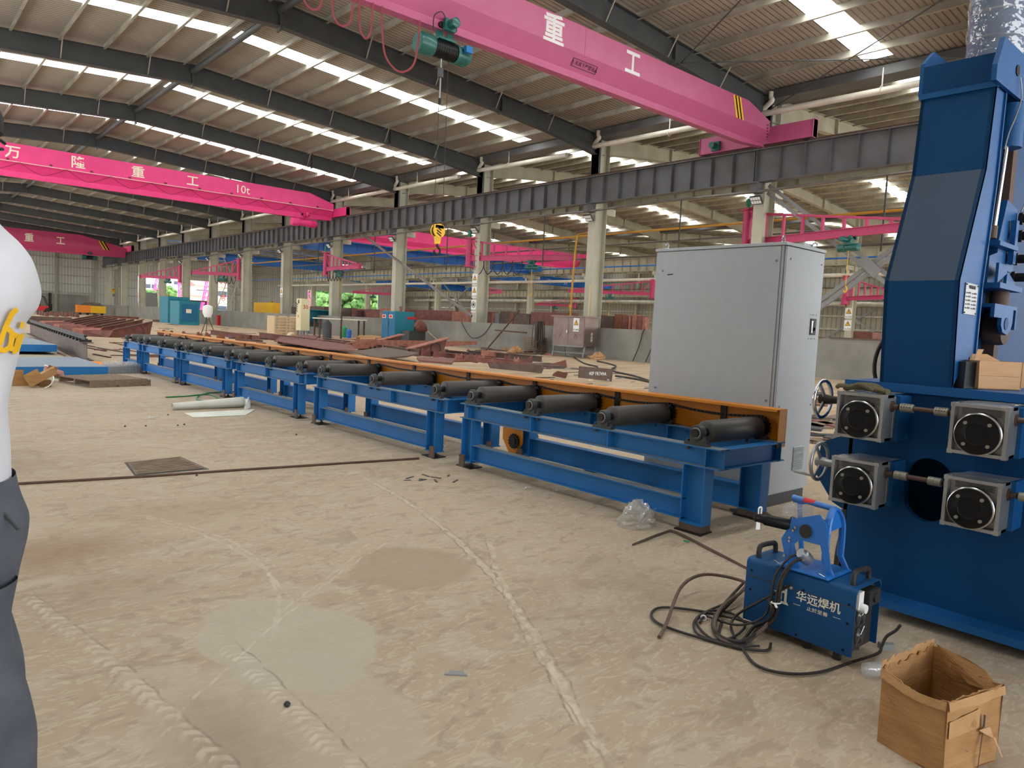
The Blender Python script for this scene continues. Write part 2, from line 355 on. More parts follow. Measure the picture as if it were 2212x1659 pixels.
# floor
def floor_material():
    m = bpy.data.materials.new('floor_concrete'); m.use_nodes = True; n = m.node_tree; b = n.nodes['Principled BSDF']; L = n.links
    t = n.nodes.new('ShaderNodeTexCoord')
    def noise(sc_, det=6, rot=0, scl=(1, 1, 1), dist=0):
        mp = n.nodes.new('ShaderNodeMapping'); mp.inputs['Rotation'].default_value = (0, 0, rot); mp.inputs['Scale'].default_value = scl
        L.new(t.outputs['Object'], mp.inputs[0]); q = n.nodes.new('ShaderNodeTexNoise'); q.inputs['Scale'].default_value = sc_; q.inputs['Detail'].default_value = det
        q.inputs['Distortion'].default_value = dist; L.new(mp.outputs[0], q.inputs[0]); return q.outputs[0]
    def ramp(f, p0, p1, c0=(0, 0, 0, 1), c1=(1, 1, 1, 1)):
        r = n.nodes.new('ShaderNodeValToRGB'); r.color_ramp.elements[0].position = p0; r.color_ramp.elements[1].position = p1
        r.color_ramp.elements[0].color = c0; r.color_ramp.elements[1].color = c1; L.new(f, r.inputs[0]); return r.outputs[0]
    def mix(f, a, c, mode='MIX'):
        x = n.nodes.new('ShaderNodeMix'); x.data_type = 'RGBA'; x.blend_type = mode
        if isinstance(f, (int, float)): x.inputs[0].default_value = f
        else: L.new(f, x.inputs[0])
        for i, v in ((6, a), (7, c)):
            if isinstance(v, tuple): x.inputs[i].default_value = v
            else: L.new(v, x.inputs[i])
        return x.outputs[2]
    def mth(op, a, b_=None, c_=None):
        x = n.nodes.new('ShaderNodeMath'); x.operation = op
        for i, v in enumerate((a, b_, c_)):
            if v is None: continue
            if isinstance(v, (int, float)): x.inputs[i].default_value = v
            else: L.new(v, x.inputs[i])
        return x.outputs[0]
    base = ramp(noise(.35, 9), .35, .65, s2l((182, 164, 142)), s2l((164, 146, 124)))
    base = mix(mth('MULTIPLY', ramp(noise(2.6, 12, .7, (1, 1.6, 1), .6), .5, .62), .5), base, s2l((184, 172, 154)))
    base = mix(mth('MULTIPLY', ramp(noise(7, 12, .2, (1, 2.6, 1), 2.5), .54, .6), .32), base, s2l((204, 193, 174)))
    base = mix(mth('MULTIPLY', ramp(noise(4.2, 12, -.6, (1, 1.6, 1), 1.6), .55, .62), .34), base, s2l((138, 120, 102)))
    base = mix(mth('MULTIPLY', ramp(noise(60, 3), .66, .74), .35), base, s2l((116, 98, 82)))
    sp = n.nodes.new('ShaderNodeSeparateXYZ'); L.new(t.outputs['Object'], sp.inputs[0]); X, Y = sp.outputs[0], sp.outputs[1]
    wob = mth('MULTIPLY', mth('SUBTRACT', noise(1.8, 8), .5), 1.0)
    wob2 = mth('MULTIPLY', mth('SUBTRACT', noise(7, 4), .5), .06)
    def dist(cx, cy, rx=1, ry=1):
        dx = mth('DIVIDE', mth('SUBTRACT', X, cx), rx); dy = mth('DIVIDE', mth('SUBTRACT', Y, cy), ry)
        return mth('SQRT', mth('ADD', mth('MULTIPLY', dx, dx), mth('MULTIPLY', dy, dy)))
    def blob(cx, cy, rx, ry, c, amt, soft=.25):
        return mth('MULTIPLY', ramp(mth('ADD', dist(cx, cy, rx, ry), wob), 1 - soft, 1, (1, 1, 1, 1), (0, 0, 0, 1)), amt), c
    # worn patches: smooth grey repair, ruddy dirt, rubbed warm area
    for a in [(1.42, 3.1, .36, .6, s2l((180, 172, 154)), .7, .06), (1.15, 2.55, .5, .55, s2l((178, 168, 150)), .6, .1), (.75, 5.0, .8, .5, s2l((140, 110, 84)), .65, .8), (1.7, 5.6, .9, .5, s2l((160, 138, 112)), .4, .6),
              (1.0, 4.2, .5, .4, s2l((148, 126, 104)), .35, .6), (2.46, 3.62, .4, .42, s2l((164, 144, 122)), .75, .2), (.9, 2.4, .25, .5, s2l((134, 116, 98)), .45, .7), (.2, 8, 1.6, 1.5, s2l((146, 124, 104)), .4, .6), (3.3, 2.5, 1.0, .9, s2l((150, 134, 116)), .35, .9)]:
        f, c = blob(*a); base = mix(f, base, c)
    fx = n.nodes.new('ShaderNodeMapRange'); fx.inputs[1].default_value = 6.3; fx.inputs[2].default_value = 8; L.new(mth('ADD', X, wob), fx.inputs[0])
    base = mix(mth('MULTIPLY', fx.outputs[0], .75), base, ramp(noise(.5, 8, .3, (1, 3, 1)), .35, .65, s2l((200, 176, 146)), s2l((164, 138, 112))))
    # tyre tracks: thin arcs with tread marks, only on the bare area in front
    def arc(cx, cy, R, wd, amt, col_, tread=0, mx=1.5, my=3.4, mr=2.4):
        dx = mth('SUBTRACT', X, cx); dy = mth('SUBTRACT', Y, cy)
        d = mth('SQRT', mth('ADD', mth('MULTIPLY', dx, dx), mth('MULTIPLY', dy, dy)))
        e = mth('ABSOLUTE', mth('SUBTRACT', mth('ADD', d, wob2), R))
        f = ramp(mth('DIVIDE', e, wd), .5, 1, (1, 1, 1, 1), (0, 0, 0, 1))
        if tread:
            an = mth('ARCTAN2', dy, dx); fr = mth('FRACT', mth('ADD', mth('MULTIPLY', an, tread), mth('MULTIPLY', e, 14))); f = mth('MULTIPLY', f, ramp(fr, .3, .6))
        f = mth('MULTIPLY', f, ramp(noise(11, 6), .4, .58)); f = mth('MULTIPLY', f, ramp(dist(mx, my, mr, mr), .8, 1, (1, 1, 1, 1), (0, 0, 0, 1)))
        return mth('MULTIPLY', f, amt), col_
    lt, dk = s2l((206, 196, 178)), s2l((126, 110, 94))
    for a in [(-6.09, 6.96, 9.61, .022, .6, lt, 0, 2.6, 3.6, 2.6), (-6.09, 6.96, 9.585, .007, .6, dk, 0, 2.6, 3.6, 2.6), (-6.09, 6.96, 9.64, .006, .5, dk, 0, 2.6, 3.6, 2.6), (13.67, -3.7, 12.87, .02, .55, lt, 0, 2.4, 2.8, 1.5), (13.67, -3.7, 12.895, .006, .5, dk, 0, 2.4, 2.8, 1.5),
              (-.61, 4.46, 2.37, .014, .5, lt, 0, 1.5, 4.4, 1.3), (-1.61, 4.26, 3.33, .01, .5, lt, 0, 1.5, 4.6, 1.2), (-35.06, -1.64, 36.13, .05, .5, lt, 500, .8, 3, 1.5), (-35.06, -1.64, 36.17, .008, .5, dk, 0, .8, 3, 1.5),
              (-18.52, 2.69, 19.7, .05, .6, lt, 420, 1.17, 2.4, .9), (-18.52, 2.69, 19.755, .007, .5, dk, 0, 1.17, 2.4, .9), (7.58, -3.84, 9.41, .01, .5, lt, 0, 1.6, 3.4, 1.5), (-5.58, 13.2, 12.09, .01, .4, lt, 0, 2.0, 3.8, .7)]:
        f, c = arc(*a); base = mix(f, base, c)
    L.new(base, b.inputs['Base Color']); b.inputs['Roughness'].default_value = .75; b.inputs['Specular IOR Level'].default_value = .3
    bp = n.nodes.new('ShaderNodeBump'); bp.inputs['Strength'].default_value = .5; bp.inputs['Distance'].default_value = .01
    L.new(mth('ADD', noise(22, 12), mth('MULTIPLY', noise(2.5, 8, .4, (1, 3, 1), 1.5), 1.5)), bp.inputs['Height']); L.new(bp.outputs[0], b.inputs['Normal'])
    M['floor'] = m
R_TR = 26
floor_material()
struct(B().bx(-6.9, 94.4, -14, YEND, -.3, 0), 'floor', 'floor')

# ceiling: ribbed sheets per bay with skylight strips let in
nw = 0
ST = [Y0 + DY * (k + .5) for k in range(-2, 12)]       # centre of each skylight strip
SWID = 1.05
for bi, bay in enumerate(BAYS):
    x0, xr, x1, nm = bay; b = B(); dz = .24
    cuts = []
    for y in ST: cuts += [y - SWID / 2, y + SWID / 2]
    ys = [-14] + cuts + [YEND]
    for side, (xa, xb) in enumerate(((x0, xr), (xr, x1))):
        za, zb = rz(xa, bay) + dz, rz(xb, bay) + dz
        for i in range(0, len(ys), 2):
            b.obox((xa, ys[i], za), (xb - xa, 0, zb - za), (0, ys[i + 1] - ys[i], 0), (0, 0, .05))
        m_ = 1.0; xs, xe = (xa + m_, xb - .25) if side == 0 else (xa + .25, xb - m_)
        for y in ST:
            if bi == 0 and side == 0 and y < -5: continue
            zs, ze = rz(xs, bay) + dz, rz(xe, bay) + dz; nw += 1
            p = B(); p.obox((xs, y - SWID / 2, zs + .005), (xe - xs, 0, ze - zs), (0, SWID, 0), (0, 0, .02))
            struct(p, 'window_%d' % nw, 'panel')
            # sheet left at the ridge and the eave
            for (u, v_) in ((xa, xs), (xe, xb)):
                b.obox((u, y - SWID / 2, rz(u, bay) + dz), (v_ - u, 0, rz(v_, bay) - rz(u, bay)), (0, SWID, 0), (0, 0, .05))
    o = struct(b, 'ceiling' if bi == 0 else 'ceiling', 'roof_sheet' if bi == 0 else 'roof_sheet_far')

# walls
def girt_wall(name, p, q, z0, z1, m, nrm, holes=()):
    pass
bw = B().bx(-7.0, -6.75, -14, YEND, 0, 1.2); bw.bx(-7.0, -6.75, -14, YEND, 7.6, 12.2); bw.bx(-7.0, -6.75, -14, 16, 1.2, 7.6)      # unseen left wall: long open band added to let daylight in
for i in range(3, 15): bw.bx(-7.0, -6.75, Y0 + DY * (i - 2) - .5, Y0 + DY * (i - 2) + .5, 1.2, 7.6)
struct(bw, 'wall_left', 'wall_sheet_side')
struct(B().bx(-7, 94.4, -14.2, -14, 8.5, 12.9), 'wall_near_light_header', 'wall_sheet')  # unseen header behind the camera, added to limit daylight from the open end
struct(B().bx(94.2, 94.4, -14, YEND, 0, 12.2), 'wall_right', 'wall_sheet_side')
# end wall with two openings into the yard
b = B(); ye = YEND
for (xa, xb, za, zb) in [(-7, 36.5, 0, 12.9), (36.5, 52.6, 7.2, 12.9), (36.5, 52.6, 0, .1), (52.6, 69.5, 0, 12.9), (69.5, 86.5, 7.0, 12.9), (86.5, 94.4, 0, 12.9)]:
    b.bx(xa, xb, ye, ye + .15, za, zb)
struct(b, 'wall_end', 'wall_sheet')
struct(B().bx(-7, 28.6, ye - .3, ye - .01, 0, 3.2), 'wall_end_base', 'concrete_wall')
# low concrete wall along the first column row, broken where people pass
lw = [(-14, 26.6), (26.6, 59.8), (59.9, 84.5), (86.6, 93), (101, 120), (121, YEND)]
for i, (a, c) in enumerate(lw):
    bb = B().bx(28.9, 29.14, a, c, 0, 1.62 if i < 4 else 1.75)
    struct(bb, 'wall_low', 'concrete_wall')
# a strip of timber capping lies on the nearest run of the low wall
for i, (a, c, w0) in enumerate([(10.0, 13.6, .05), (13.9, 17.6, .04)]):
    B().obox((28.84, a, 1.625), (.34, 0, 0), (0, c - a, 0), (0, 0, w0)).out('timber_board', 'rust_grey', label='weathered board lying flat on the low concrete wall, %s' % ('right of the gap' if i == 0 else 'left of the gap beside the cabinet'), cat='board', group='boards on the low wall')

# girts of the end wall and the far side wall
for j in range(6):
    z = 3.6 + j * 1.45
    for k, (xa, xb) in enumerate([(-6.7, 29.2)] + ([(29.8, 36.4), (52.7, 60.8)] if z < 7.1 else [(29.8, 60.8)])):
        B().prof((xa, ye - .12, z), (xb, ye - .12, z), [(-.1, -.1), (.1, -.1), (.1, .0), (-.1, .03)]).out('wall_girt', 'purlin',
            label='%s steel girt from the floor on the end wall, %s' % (o_(j), ['over the near bay', 'left of the yard opening', 'right of the yard opening'][k] if k else 'over the near bay'), cat='girt', group='girts on the end wall')
for j in range(6):
    z = 1.4 + j * 1.7
    B().prof((94.1, -13, z), (94.1, ye, z), [(-.1, -.1), (.1, -.1), (.1, .1), (-.1, .1)]).out('wall_girt', 'purlin', label='long steel girt on the far side wall, %s from the floor' % o_(j), cat='girt', group='girts on the far side wall')

# columns
def hcol(x, y, z0, z1, dx, wy, m, label, grp, tf=.03):
    b = B(); b.bx(x - dx / 2, x - dx / 2 + tf, y - wy / 2, y + wy / 2, z0, z1); b.bx(x + dx / 2 - tf, x + dx / 2, y - wy / 2, y + wy / 2, z0, z1)
    b.bx(x - dx / 2 + tf, x + dx / 2 - tf, y - .012, y + .012, z0, z1)
    e = empty('steel_column', (x, y, z0), label, 'column', grp)
    b.out('shaft', m, e); return e
def nth(k):
    return {-2: 'behind the camera', -1: 'beside the camera', 0: 'behind the grey cabinet'}.get(k, '%s past the cabinet' % o_(k - 1))
COLS = []
for k, y in enumerate(YK):
    kk = k - 2
    if kk < -1: continue
    e = hcol(29.65, y, 0, 11.9, .9, .5, 'col_paint', 'grey green steel column rising behind the low wall, ' + nth(kk), 'columns along the low wall')
    COLS.append((kk, y, e))
    # crane beam corbels either side
    c = B(); c.bx(28.65, 29.2, y - .16, y + .16, 7.75, 8.12); c.plate([(28.5, y - .2, 8.12), (29.2, y - .2, 8.12), (29.2, y - .2, 8.16), (28.5, y - .2, 8.16)], (0, .4, 0))
    c.out('corbel', 'beam_dark', e)
    c = B(); c.bx(30.1, 30.9, y - .16, y + .16, 7.75, 8.12); c.out('corbel', 'col_paint', e)
    c = B(); c.bx(29.2, 29.3, y - .3, y + .3, 9.6, 11.9); c.out('upper_plate', 'dark_steel', e)
for k, y in enumerate(YK):
    kk = k - 2
    if kk < 0: continue
    e = hcol(61.2, y, 0, 11.9, .8, .45, 'col_paint', 'pale column of the second row across the middle bay, ' + nth(kk), 'columns of the second row')
    B().bx(59.9, 62.5, y - .14, y + .14, 7.4, 7.75).out('corbel', 'col_paint', e)
    e = hcol(93.8, y, 0, 11.7, .5, .35, 'beam_light', 'wall column on the far side wall, ' + nth(kk), 'columns on the far side wall')
for k, x in enumerate([-6.4, -.4, 5.6, 11.6, 17.6, 23.6, 29.4, 33.0, 54.0, 58.0, 66, 90]):
    hcol(x, ye - .35, 0, 11.8, .3, .35, 'col_paint', 'slim post on the end wall, %s from the left' % o_(k), 'posts on the end wall')

# rafters
def rafter(y, bay, k, m, hd=.85):
    x0, xr, x1, nm = bay; e = empty('roof_rafter', (xr, y, Z_R), '%s roof rafter across the %s bay, %s' % ('dark grey' if bay is BAYS[0] else 'pale grey', nm, nth(k)), 'rafter', 'rafters of the %s bay' % nm)
    xa, xb = x0 + .2, x1 - .35
    for (p, q) in ((xr, xb), (xr, xa)):
        b = B(); N = 3; xs = [p + (q - p) * t for t in (0, .62, .8, 1)]
        d = [hd, hd * .92, hd * .98, hd * 1.22]
        for i in range(3):
            A, C = xs[i], xs[i + 1]; zA, zC = rz(A, bay), rz(C, bay); u = 1 if C > A else -1
            b.obox((A, y - .17, zA - .02), (C - A, 0, zC - zA), (0, .34, 0), (0, 0, .02))
            b.plate([(A, y - .008, zA - .02), (C, y - .008, zC - .02), (C, y - .008, zC - d[i + 1]), (A, y - .008, zA - d[i])], (0, .016, 0))
            b.plate([(A, y - .17, zA - d[i]), (C, y - .17, zC - d[i + 1]), (C, y - .17, zC - d[i + 1] - .02), (A, y - .17, zA - d[i] - .02)], (0, .34, 0))
        b.out('rafter_web', m, e)
        # splice plates with bolts
        s = B(); xx = xs[1]; zz = rz(xx, bay); s.bx(xx - .03, xx + .03, y - .17, y + .17, zz - hd * .92 - .1, zz + .02)
        for q2 in range(4):
            for sy in (-.1, .1): s.cyl((xx - .05, y + sy, zz - .12 - q2 * .2), (xx + .05, y + sy, zz - .12 - q2 * .2), .018, 6)
        s.out('splice_plate', m, e)
    s = B(); s.bx(xr - .025, xr + .025, y - .17, y + .17, Z_R - hd - .18, Z_R); s.out('ridge_plate', m, e)
    return e
PX_OFF = [1.95 + 1.72 * i for i in range(9)]
RAFT = {}
for k, y in enumerate(YK):
    kk = k - 2
    if kk < -1: continue
    RAFT[kk] = rafter(y, BAYS[0], kk, 'dark_steel')
    if 1:
        rafter(y, BAYS[1], kk, 'beam_light', .8)
    if kk < 12: rafter(y, BAYS[2], kk, 'beam_light', .8)
# fly braces from purlin to rafter bottom, near bay
for kk, e in RAFT.items():
    if kk < -1 or kk > 7: continue
    y = e.location.y
    for i, off in enumerate(PX_OFF):
        for sg in (1, -1):
            x = 11.6 + sg * off
            if (i % 2 == (0 if sg > 0 else 1)) or x > 29.4: continue
            z = rz(x, BAYS[0])
            B().bar((x, y - .5, z + .02), (x, y - .02, z - .78), .04, .04).out('fly_brace', 'purlin', e)
# purlins (Z sections on the rafters)
def purlin(x, bay, lab, m='purlin', grp=None, ya=-13.5, dz=0, h=.28):
    z = rz(x, bay) + dz
    b = B(); b.prof((x, ya, z + .1), (x, YEND - .1, z + .1), [(-.1, -h / 2), (.006, -h / 2), (.006, h / 2 - .006), (.1, h / 2 - .006), (.1, h / 2), (-.006, h / 2), (-.006, -h / 2 + .006), (-.1, -h / 2 + .006)])
    return b.out('roof_purlin', m, label=lab, cat='purlin', group=grp)
for bi, bay in enumerate(BAYS):
    for sg, sd in ((1, 'right'), (-1, 'left')):
        for i, off in enumerate([.35] + PX_OFF):
            x = bay[1] + sg * off * (1 if bi == 0 else .88)
            purlin(x, bay, 'long zed purlin under the %s bay roof, %s down the %s slope' % (bay[3], o_(i), sd), 'purlin', 'purlins of the %s bay' % bay[3], h=.28 if bi == 0 else .34)
# ridge box ducts (dark) between rafters along the ridge of the near bay
for i, sx in enumerate((-.0,)):
    for kk in range(-1, 8):
        y = Y0 + DY * kk
        B().cyl((11.6, y + .1, 12.75), (11.6, y + DY - .1, 12.75), .13, 14).out('ridge_strut', 'dark_steel', label='dark round strut along the near ridge, from the rafter ' + nth(kk), cat='strut', group='ridge struts')
# rod bracing in the roof
for i, (p, q) in enumerate([((22.9, 7.6, 11.6), (29.1, 17.3, 11.2)), ((29.0, 7.6, 11.2), (22.9, 17.3, 11.6)), ((16.5, 7.6, 12), (22.9, 17.3, 11.6))]):
    B().cyl(p, q, .022, 8).out('tie_rod', 'dark_steel', label='steel tie rod crossing under the roof at upper right, ' + ['running to the column top', 'running down towards the camera', 'nearest the crane girder'][i], cat='rod', group='roof tie rods')

# runway beams: dark row in front, pale behind, plus second row
def runway(x, ya, yb, z0, z1, wf, m, lab, grp, rail=True, tf=.03, st=.99):
    e = empty('crane_runway_beam', (x, (ya + yb) / 2, z0), lab, 'runway beam', grp)
    b = B(); b.ibeam((x, ya, (z0 + z1) / 2), (x, yb, (z0 + z1) / 2), wf, z1 - z0, tf, .014)
    n = int((yb - ya) / st)
    for i in range(n + 1):
        y = ya + .02 + (yb - ya - .04) * i / n
        b.bx(x - wf / 2 + .02, x + wf / 2 - .02, y - .006, y + .006, z0 + tf, z1 - tf)
    b.out('girder', m, e)
    if rail:
        r = B(); r.prof((x, ya, z1), (x, yb, z1), [(-.07, 0), (.07, 0), (.07, .015), (.012, .03), (.012, .1), (.035, .11), (.035, .14), (-.035, .14), (-.035, .11), (-.012, .1), (-.012, .03), (-.07, .015)])
        r.out('rail', 'rail_rust', e)
    return e
for k in range(len(YK) - 1):
    ya, yb = YK[k] + .01, YK[k + 1] - .01
    runway(28.85, ya, yb, 8.17, 9.55, .42, 'beam_dark', 'dark grey crane runway girder facing the near bay, from the column ' + nth(k - 2), 'dark runway girders')
    runway(30.6, ya, yb, 8.17, 9.3, .36, 'beam_light', 'pale crane runway girder behind the first columns, from the column ' + nth(k - 2), 'pale runway girders')
    if k > 1:
        runway(60.2, ya, yb, 7.8, 9.2, .36, 'beam_light', 'pale runway girder, near face of the second row, from the column ' + nth(k - 2), 'second row runway girders')
        runway(62.2, ya, yb, 7.8, 9.2, .36, 'beam_light', 'pale runway girder, far face of the second row, from the column ' + nth(k - 2), 'second row runway girders')
runway(-5.7, -13, YEND - .5, 8.17, 9.55, .4, 'beam_dark', 'long dark runway girder along the left wall', 'left runway girder')

runway(92.9, 20, YEND - .5, 7.1, 8.25, .36, 'beam_light', 'long pale runway girder along the far side wall', 'far runway girder')
# eave gutter beams over the column rows (valley gutter troughs)
for x, nm in ((29.5, 'first'), (61.0, 'second')):
    B().prof((x, -13, 11.79), (x, YEND - .4, 11.79), [(-.5, .25), (-.5, -.12), (.5, -.12), (.5, .25), (.47, .25), (.47, -.09), (-.47, -.09), (-.47, .25)]).out('valley_gutter', 'beam_dark', label='long valley gutter trough over the %s column row' % nm, cat='gutter')
# white rainwater pipe with swan necks
segs = [(-2.4, 5), (7.0, 16.5), (17.4, 27.2), (27.6, 41.9), (42.4, 56.6)] 
g = 'white rainwater pipes'
ylist = [(-1, 1.0), (1.2, 2.1), (2.2, 7.0), (7.1, 12.9)]
for i, (a, c) in enumerate(ylist):
    ya, yb = Y0 + DY * (a if a > -1 else -1) , min(Y0 + DY * c, YEND - 1)
    za = 11.0 + .15 * (i % 2); pts = [(29.0, ya, 11.05), (29.0, (ya + yb) / 2, 11.12), (29.0, yb, 11.22)]
    e = empty('rainwater_pipe', (29.0, ya, 11.05), 'white rainwater pipe hung above the runway girder, %s run from the right' % o_(i), 'pipe', g)
    B().path(pts, .13, 12, 3).out('pipe', 'white_pvc', e, smooth=True)
    y = ya + DY / 2
    while y < yb - 1:
        h = B(); h.bx(28.99, 29.02, y - .02, y + .02, 11.1, 11.95); h.ring((29.0, y, 11.12), (0, 1, 0), .15, .015, 16, 6); h.out('hanger', 'white_pvc', e); y += DY
for kk in range(0, 13):
    y = Y0 + DY * kk - .32
    B().path([(29.0, y, 11.98), (29.0, y, 11.75), (29.0, y - .05, 11.6), (29.05, y + .3, 11.35), (29.05, y + .3, 11.1)], .11, 12, 5).out('swan_neck', 'white_pvc', smooth=True,
        label='white swan neck downpipe at the rafter end, ' + nth(kk), cat='pipe', group='white swan necks')
# thin service pipe below the dark girder with floodlights
B().path([(28.75, 0, 7.8)] + [(28.75, Y0 + DY * (k / 2), 7.8 + (.05 if k % 2 else -.03)) for k in range(-1, 25)], .06, 8, 2).out('service_pipe', 'pipe_grey', smooth=True, label='long thin grey service pipe slung below the dark runway girder', cat='pipe')
def floodlight(x, y, z, lab):
    e = empty('floodlight', (x, y, z), lab, 'floodlight', 'floodlights on the columns')
    m = Matrix.Rotation(math.radians(-35), 3, 'Y')
    c = V((x, y, z)); u = V((0, 1, 0)); n_ = V((-.75, 0, -.65)).normalized(); v_ = n_.cross(u)
    B().obox(c - u * .26 - v_ * .2, u * .52, v_ * .4, -n_ * .08).out('housing', 'dark_grey', e)
    for i in range(4):
        for j in range(2):
            q = c - u * .26 - v_ * .2 + u * (.03 + i * .12) + v_ * (.04 + j * .18) + n_ * .002
            B().obox(q, u * .1, v_ * .14, n_ * .01).out('lamp_cell', 'white', e)
    B().bar(c - n_ * .08, (29.2, y, z + .05), .05, .05).out('bracket', 'dark_grey', e)
for kk in range(0, 9):
    floodlight(28.85, Y0 + DY * kk - .05, 7.42, 'square led floodlight under the girder at the column ' + nth(kk))
# hanger rods of pipes in the middle bay
for i in range(0, 12):
    y = 12.6 + i * DY * .5
    if i % 2 == 0:
        B().bar((30.5, y, 8.19), (30.5, y, 5.2), .05, .05).out('hanger_rod', 'dark_grey', label='thin dark rod hanging below the pale girder, %s from the right' % o_(i // 2), cat='rod', group='hanging rods')
# gas and air lines in the middle bay
for i, (x, z, m, r, lb) in enumerate([(31.2, 6.9, 'yellow_pipe', .06, 'yellow gas line'), (31.3, 6.3, 'pipe_grey', .05, 'upper grey air line'), (31.4, 5.6, 'pipe_grey', .05, 'lower grey air line'), (31.5, 5.1, 'crane_blue', .04, 'blue air line')]):
    B().path([(x, 12, z), (x, 26.5, z), (x, 80, z)], r, 8, 1).out('gas_pipe' if i == 0 else 'air_pipe', m, smooth=True, label='%s running along behind the first columns' % lb, cat='pipe')
B().path([(30.6, 28.3, 6.6), (30.4, 28.3, 6.9), (29.6, 28.3, 6.75), (29.2, 28.3, 6.4), (29.05, 28.3, 4), (29.02, 28.3, 1.62)], .055, 8, 4).out('gas_riser', 'yellow_pipe', smooth=True, label='yellow gas riser bent over beside the column above the steel electrical box', cat='pipe')
# second row white pipe and ducts
B().path([(60.5, 10, 7.1), (60.5, 60, 6.95), (60.5, 140, 7.2)], .16, 10, 2).out('rainwater_pipe', 'white_pvc', smooth=True, label='white rainwater pipe along the second column row', cat='pipe')
for k in range(2, 15):
    y = YK[k]; B().path([(60.5, y, 7.75), (60.45, y + .2, 7.6), (60.5, y + .2, 7.1)], .13, 10, 3).out('downpipe_elbow', 'white_pvc', smooth=True, label='short white elbow dropping to the pipe of the second row, ' + nth(k - 2), cat='pipe', group='second row elbows')
B().path([(92.9, 20, 6.3), (92.9, 140, 6.3)], .35, 12, 1).out('ventilation_duct', 'purlin', smooth=True, label='large round ventilation duct along the far side wall', cat='duct')
# x bracing: between the first columns by the cabinet, and further down
def xbrace(x, ya, yb, za, zb, w, lab, m='mid_grey', double=True):
    e = empty('cross_brace', (x, (ya + yb) / 2, za), lab, 'bracing')
    for n_, (p, q) in enumerate((((x, ya, za), (x, yb, zb)), ((x, ya, zb), (x, yb, za)))):
        b = B()
        for s in ((-.16, .16) if double else (0,)):
            b.prof((p[0] + s * .2 + n_ * .1, p[1], p[2] + s), (q[0] + s * .2 + n_ * .1, q[1], q[2] + s), [(-w / 2, -w / 2), (w / 2, -w / 2), (w / 2, -w / 2 + .02), (-w / 2 + .02, -w / 2 + .02), (-w / 2 + .02, w / 2), (-w / 2, w / 2)])
        b.out('diagonal', m, e)
    B().cbx((x - .12, (ya + yb) / 2, (za + zb) / 2), (.03, .9, .4), 0, 0, .75).out('gusset_plate', m, e)
xbrace(29.6, 7.9, 17.2, 1.0, 8.0, .16, 'big angle iron cross brace between the columns right of the grey cabinet')
e = empty('cross_brace', (29.4, 42, 1.7), 'long single diagonal brace between the third and fourth columns', 'bracing')
B().bar((29.15, 51.9, 8.2), (29.15, 37.3, 2.0), .14, .14).out('diagonal', 'pipe_grey', e)
xbrace(61.0, 77.2, 86.0, 1.8, 7.8, .16, 'cross brace of the second column row seen past the third column', 'mid_grey', False)
xbrace(93.6, 57, 66.6, 1.2, 7.5, .2, 'cross brace on the far side wall, behind the first columns', 'mid_grey', False)
xbrace(93.6, 36, 46, 1.2, 7.5, .2, 'cross brace on the far side wall, nearest the grey cabinet', 'mid_grey', False)
# ================================================================== bridge cranes
def girder(e, x0, x1, y, zb, z1, z2, zt, hw, m, taper=1.6, tz=.45, name='girder'):
    """single box girder: flange strip, sloped belly, vertical web"""
    b = B()
    sec = lambda top, bot: [(-.15, bot), (.15, bot), (.15, bot + .02), (.1, bot + .03), (.1, z1 - .03), (.07, z1), (hw, z2), (hw, top), (-hw, top), (-hw, z2), (-.07, z1), (-.1, z1 - .03), (-.1, bot + .03), (-.15, bot + .02)]
    xt = x1 - taper
    b.prof((x0, y, 0), (xt, y, 0), sec(zt, zb)); b.prof((xt, y, 0), (x1, y, 0), sec(zt, zb), poly2=sec(zt - tz, zb + .12))
    b.out(name, m, e)
    s = B()
    for xx in (x0 + (x1 - x0) * k / 3 for k in (1, 2)):
        s.bx(xx - .012, xx + .012, y - hw - .006, y + hw + .006, z2, zt + .004)
    outs(s, 'weld_seam', m, e)
def carriage(e, x, y0, y1, z0, z1, m, mot=None):
    b = B(); b.bx(x - .16, x + .16, y0, y1, z0, z1); b.bx(x - .2, x + .2, y0, y0 + .02, z0 - .03, z1 + .03); b.bx(x - .2, x + .2, y1 - .02, y1, z0 - .03, z1 + .03)
    b.out('end_carriage', m, e)
    w_ = B()
    for yy in (y0 + .35, y1 - .35): w_.cyl((x - .05, yy, z0 + .05), (x + .05, yy, z0 + .05), .16, 20)
    outs(w_, 'wheel', 'black_iron', e)
    if mot:
        q = B(); q.cyl((x - .16, mot, z0 + .25), (x - .6, mot, z0 + .25), .14, 14); q.bx(x - .3, x - .16, mot - .2, mot + .2, z0 + .05, z0 + .45); q.out('travel_motor', 'hoist_green', e)

c1 = empty('overhead_crane', (11, 17, 9.42), 'nearest overhead crane, dull pink box girder crossing the top of the photo', 'overhead crane')
girder(c1, -5.45, 28.4, 17, 9.40, 9.66, 10.15, 11.0, .32, 'pink_near', 1.7, .45)
carriage(c1, 28.85, 14.9, 20.3, 9.72, 10.42, 'pink_near', 19.4)
carriage(c1, -5.7, 14.9, 20.3, 9.72, 10.42, 'pink_near')
text('lettering', '重', (15.72, 16.677, 10.2), (1, 0, 0), (0, 0, 1), .92, 'sign_white', c1, 'white character', 1.0, .004, .02)
text('lettering', '工', (19.45, 16.677, 10.2), (1, 0, 0), (0, 0, 1), .92, 'sign_white', c1, 'white character', .9, .004, .02)
sl = V((0, -(.32 - .07), (10.15 - 9.66))).normalized()
so = V((17.25, 17 - .16, 9.83)) 
text('warning_sign', '⚠吊具下严禁站人', so + V((0, -.012, .0)), (1, 0, 0), sl, .15, 'black_gloss', c1, 'black warning lettering')
b = B(); nn = V((1, 0, 0)).cross(sl)
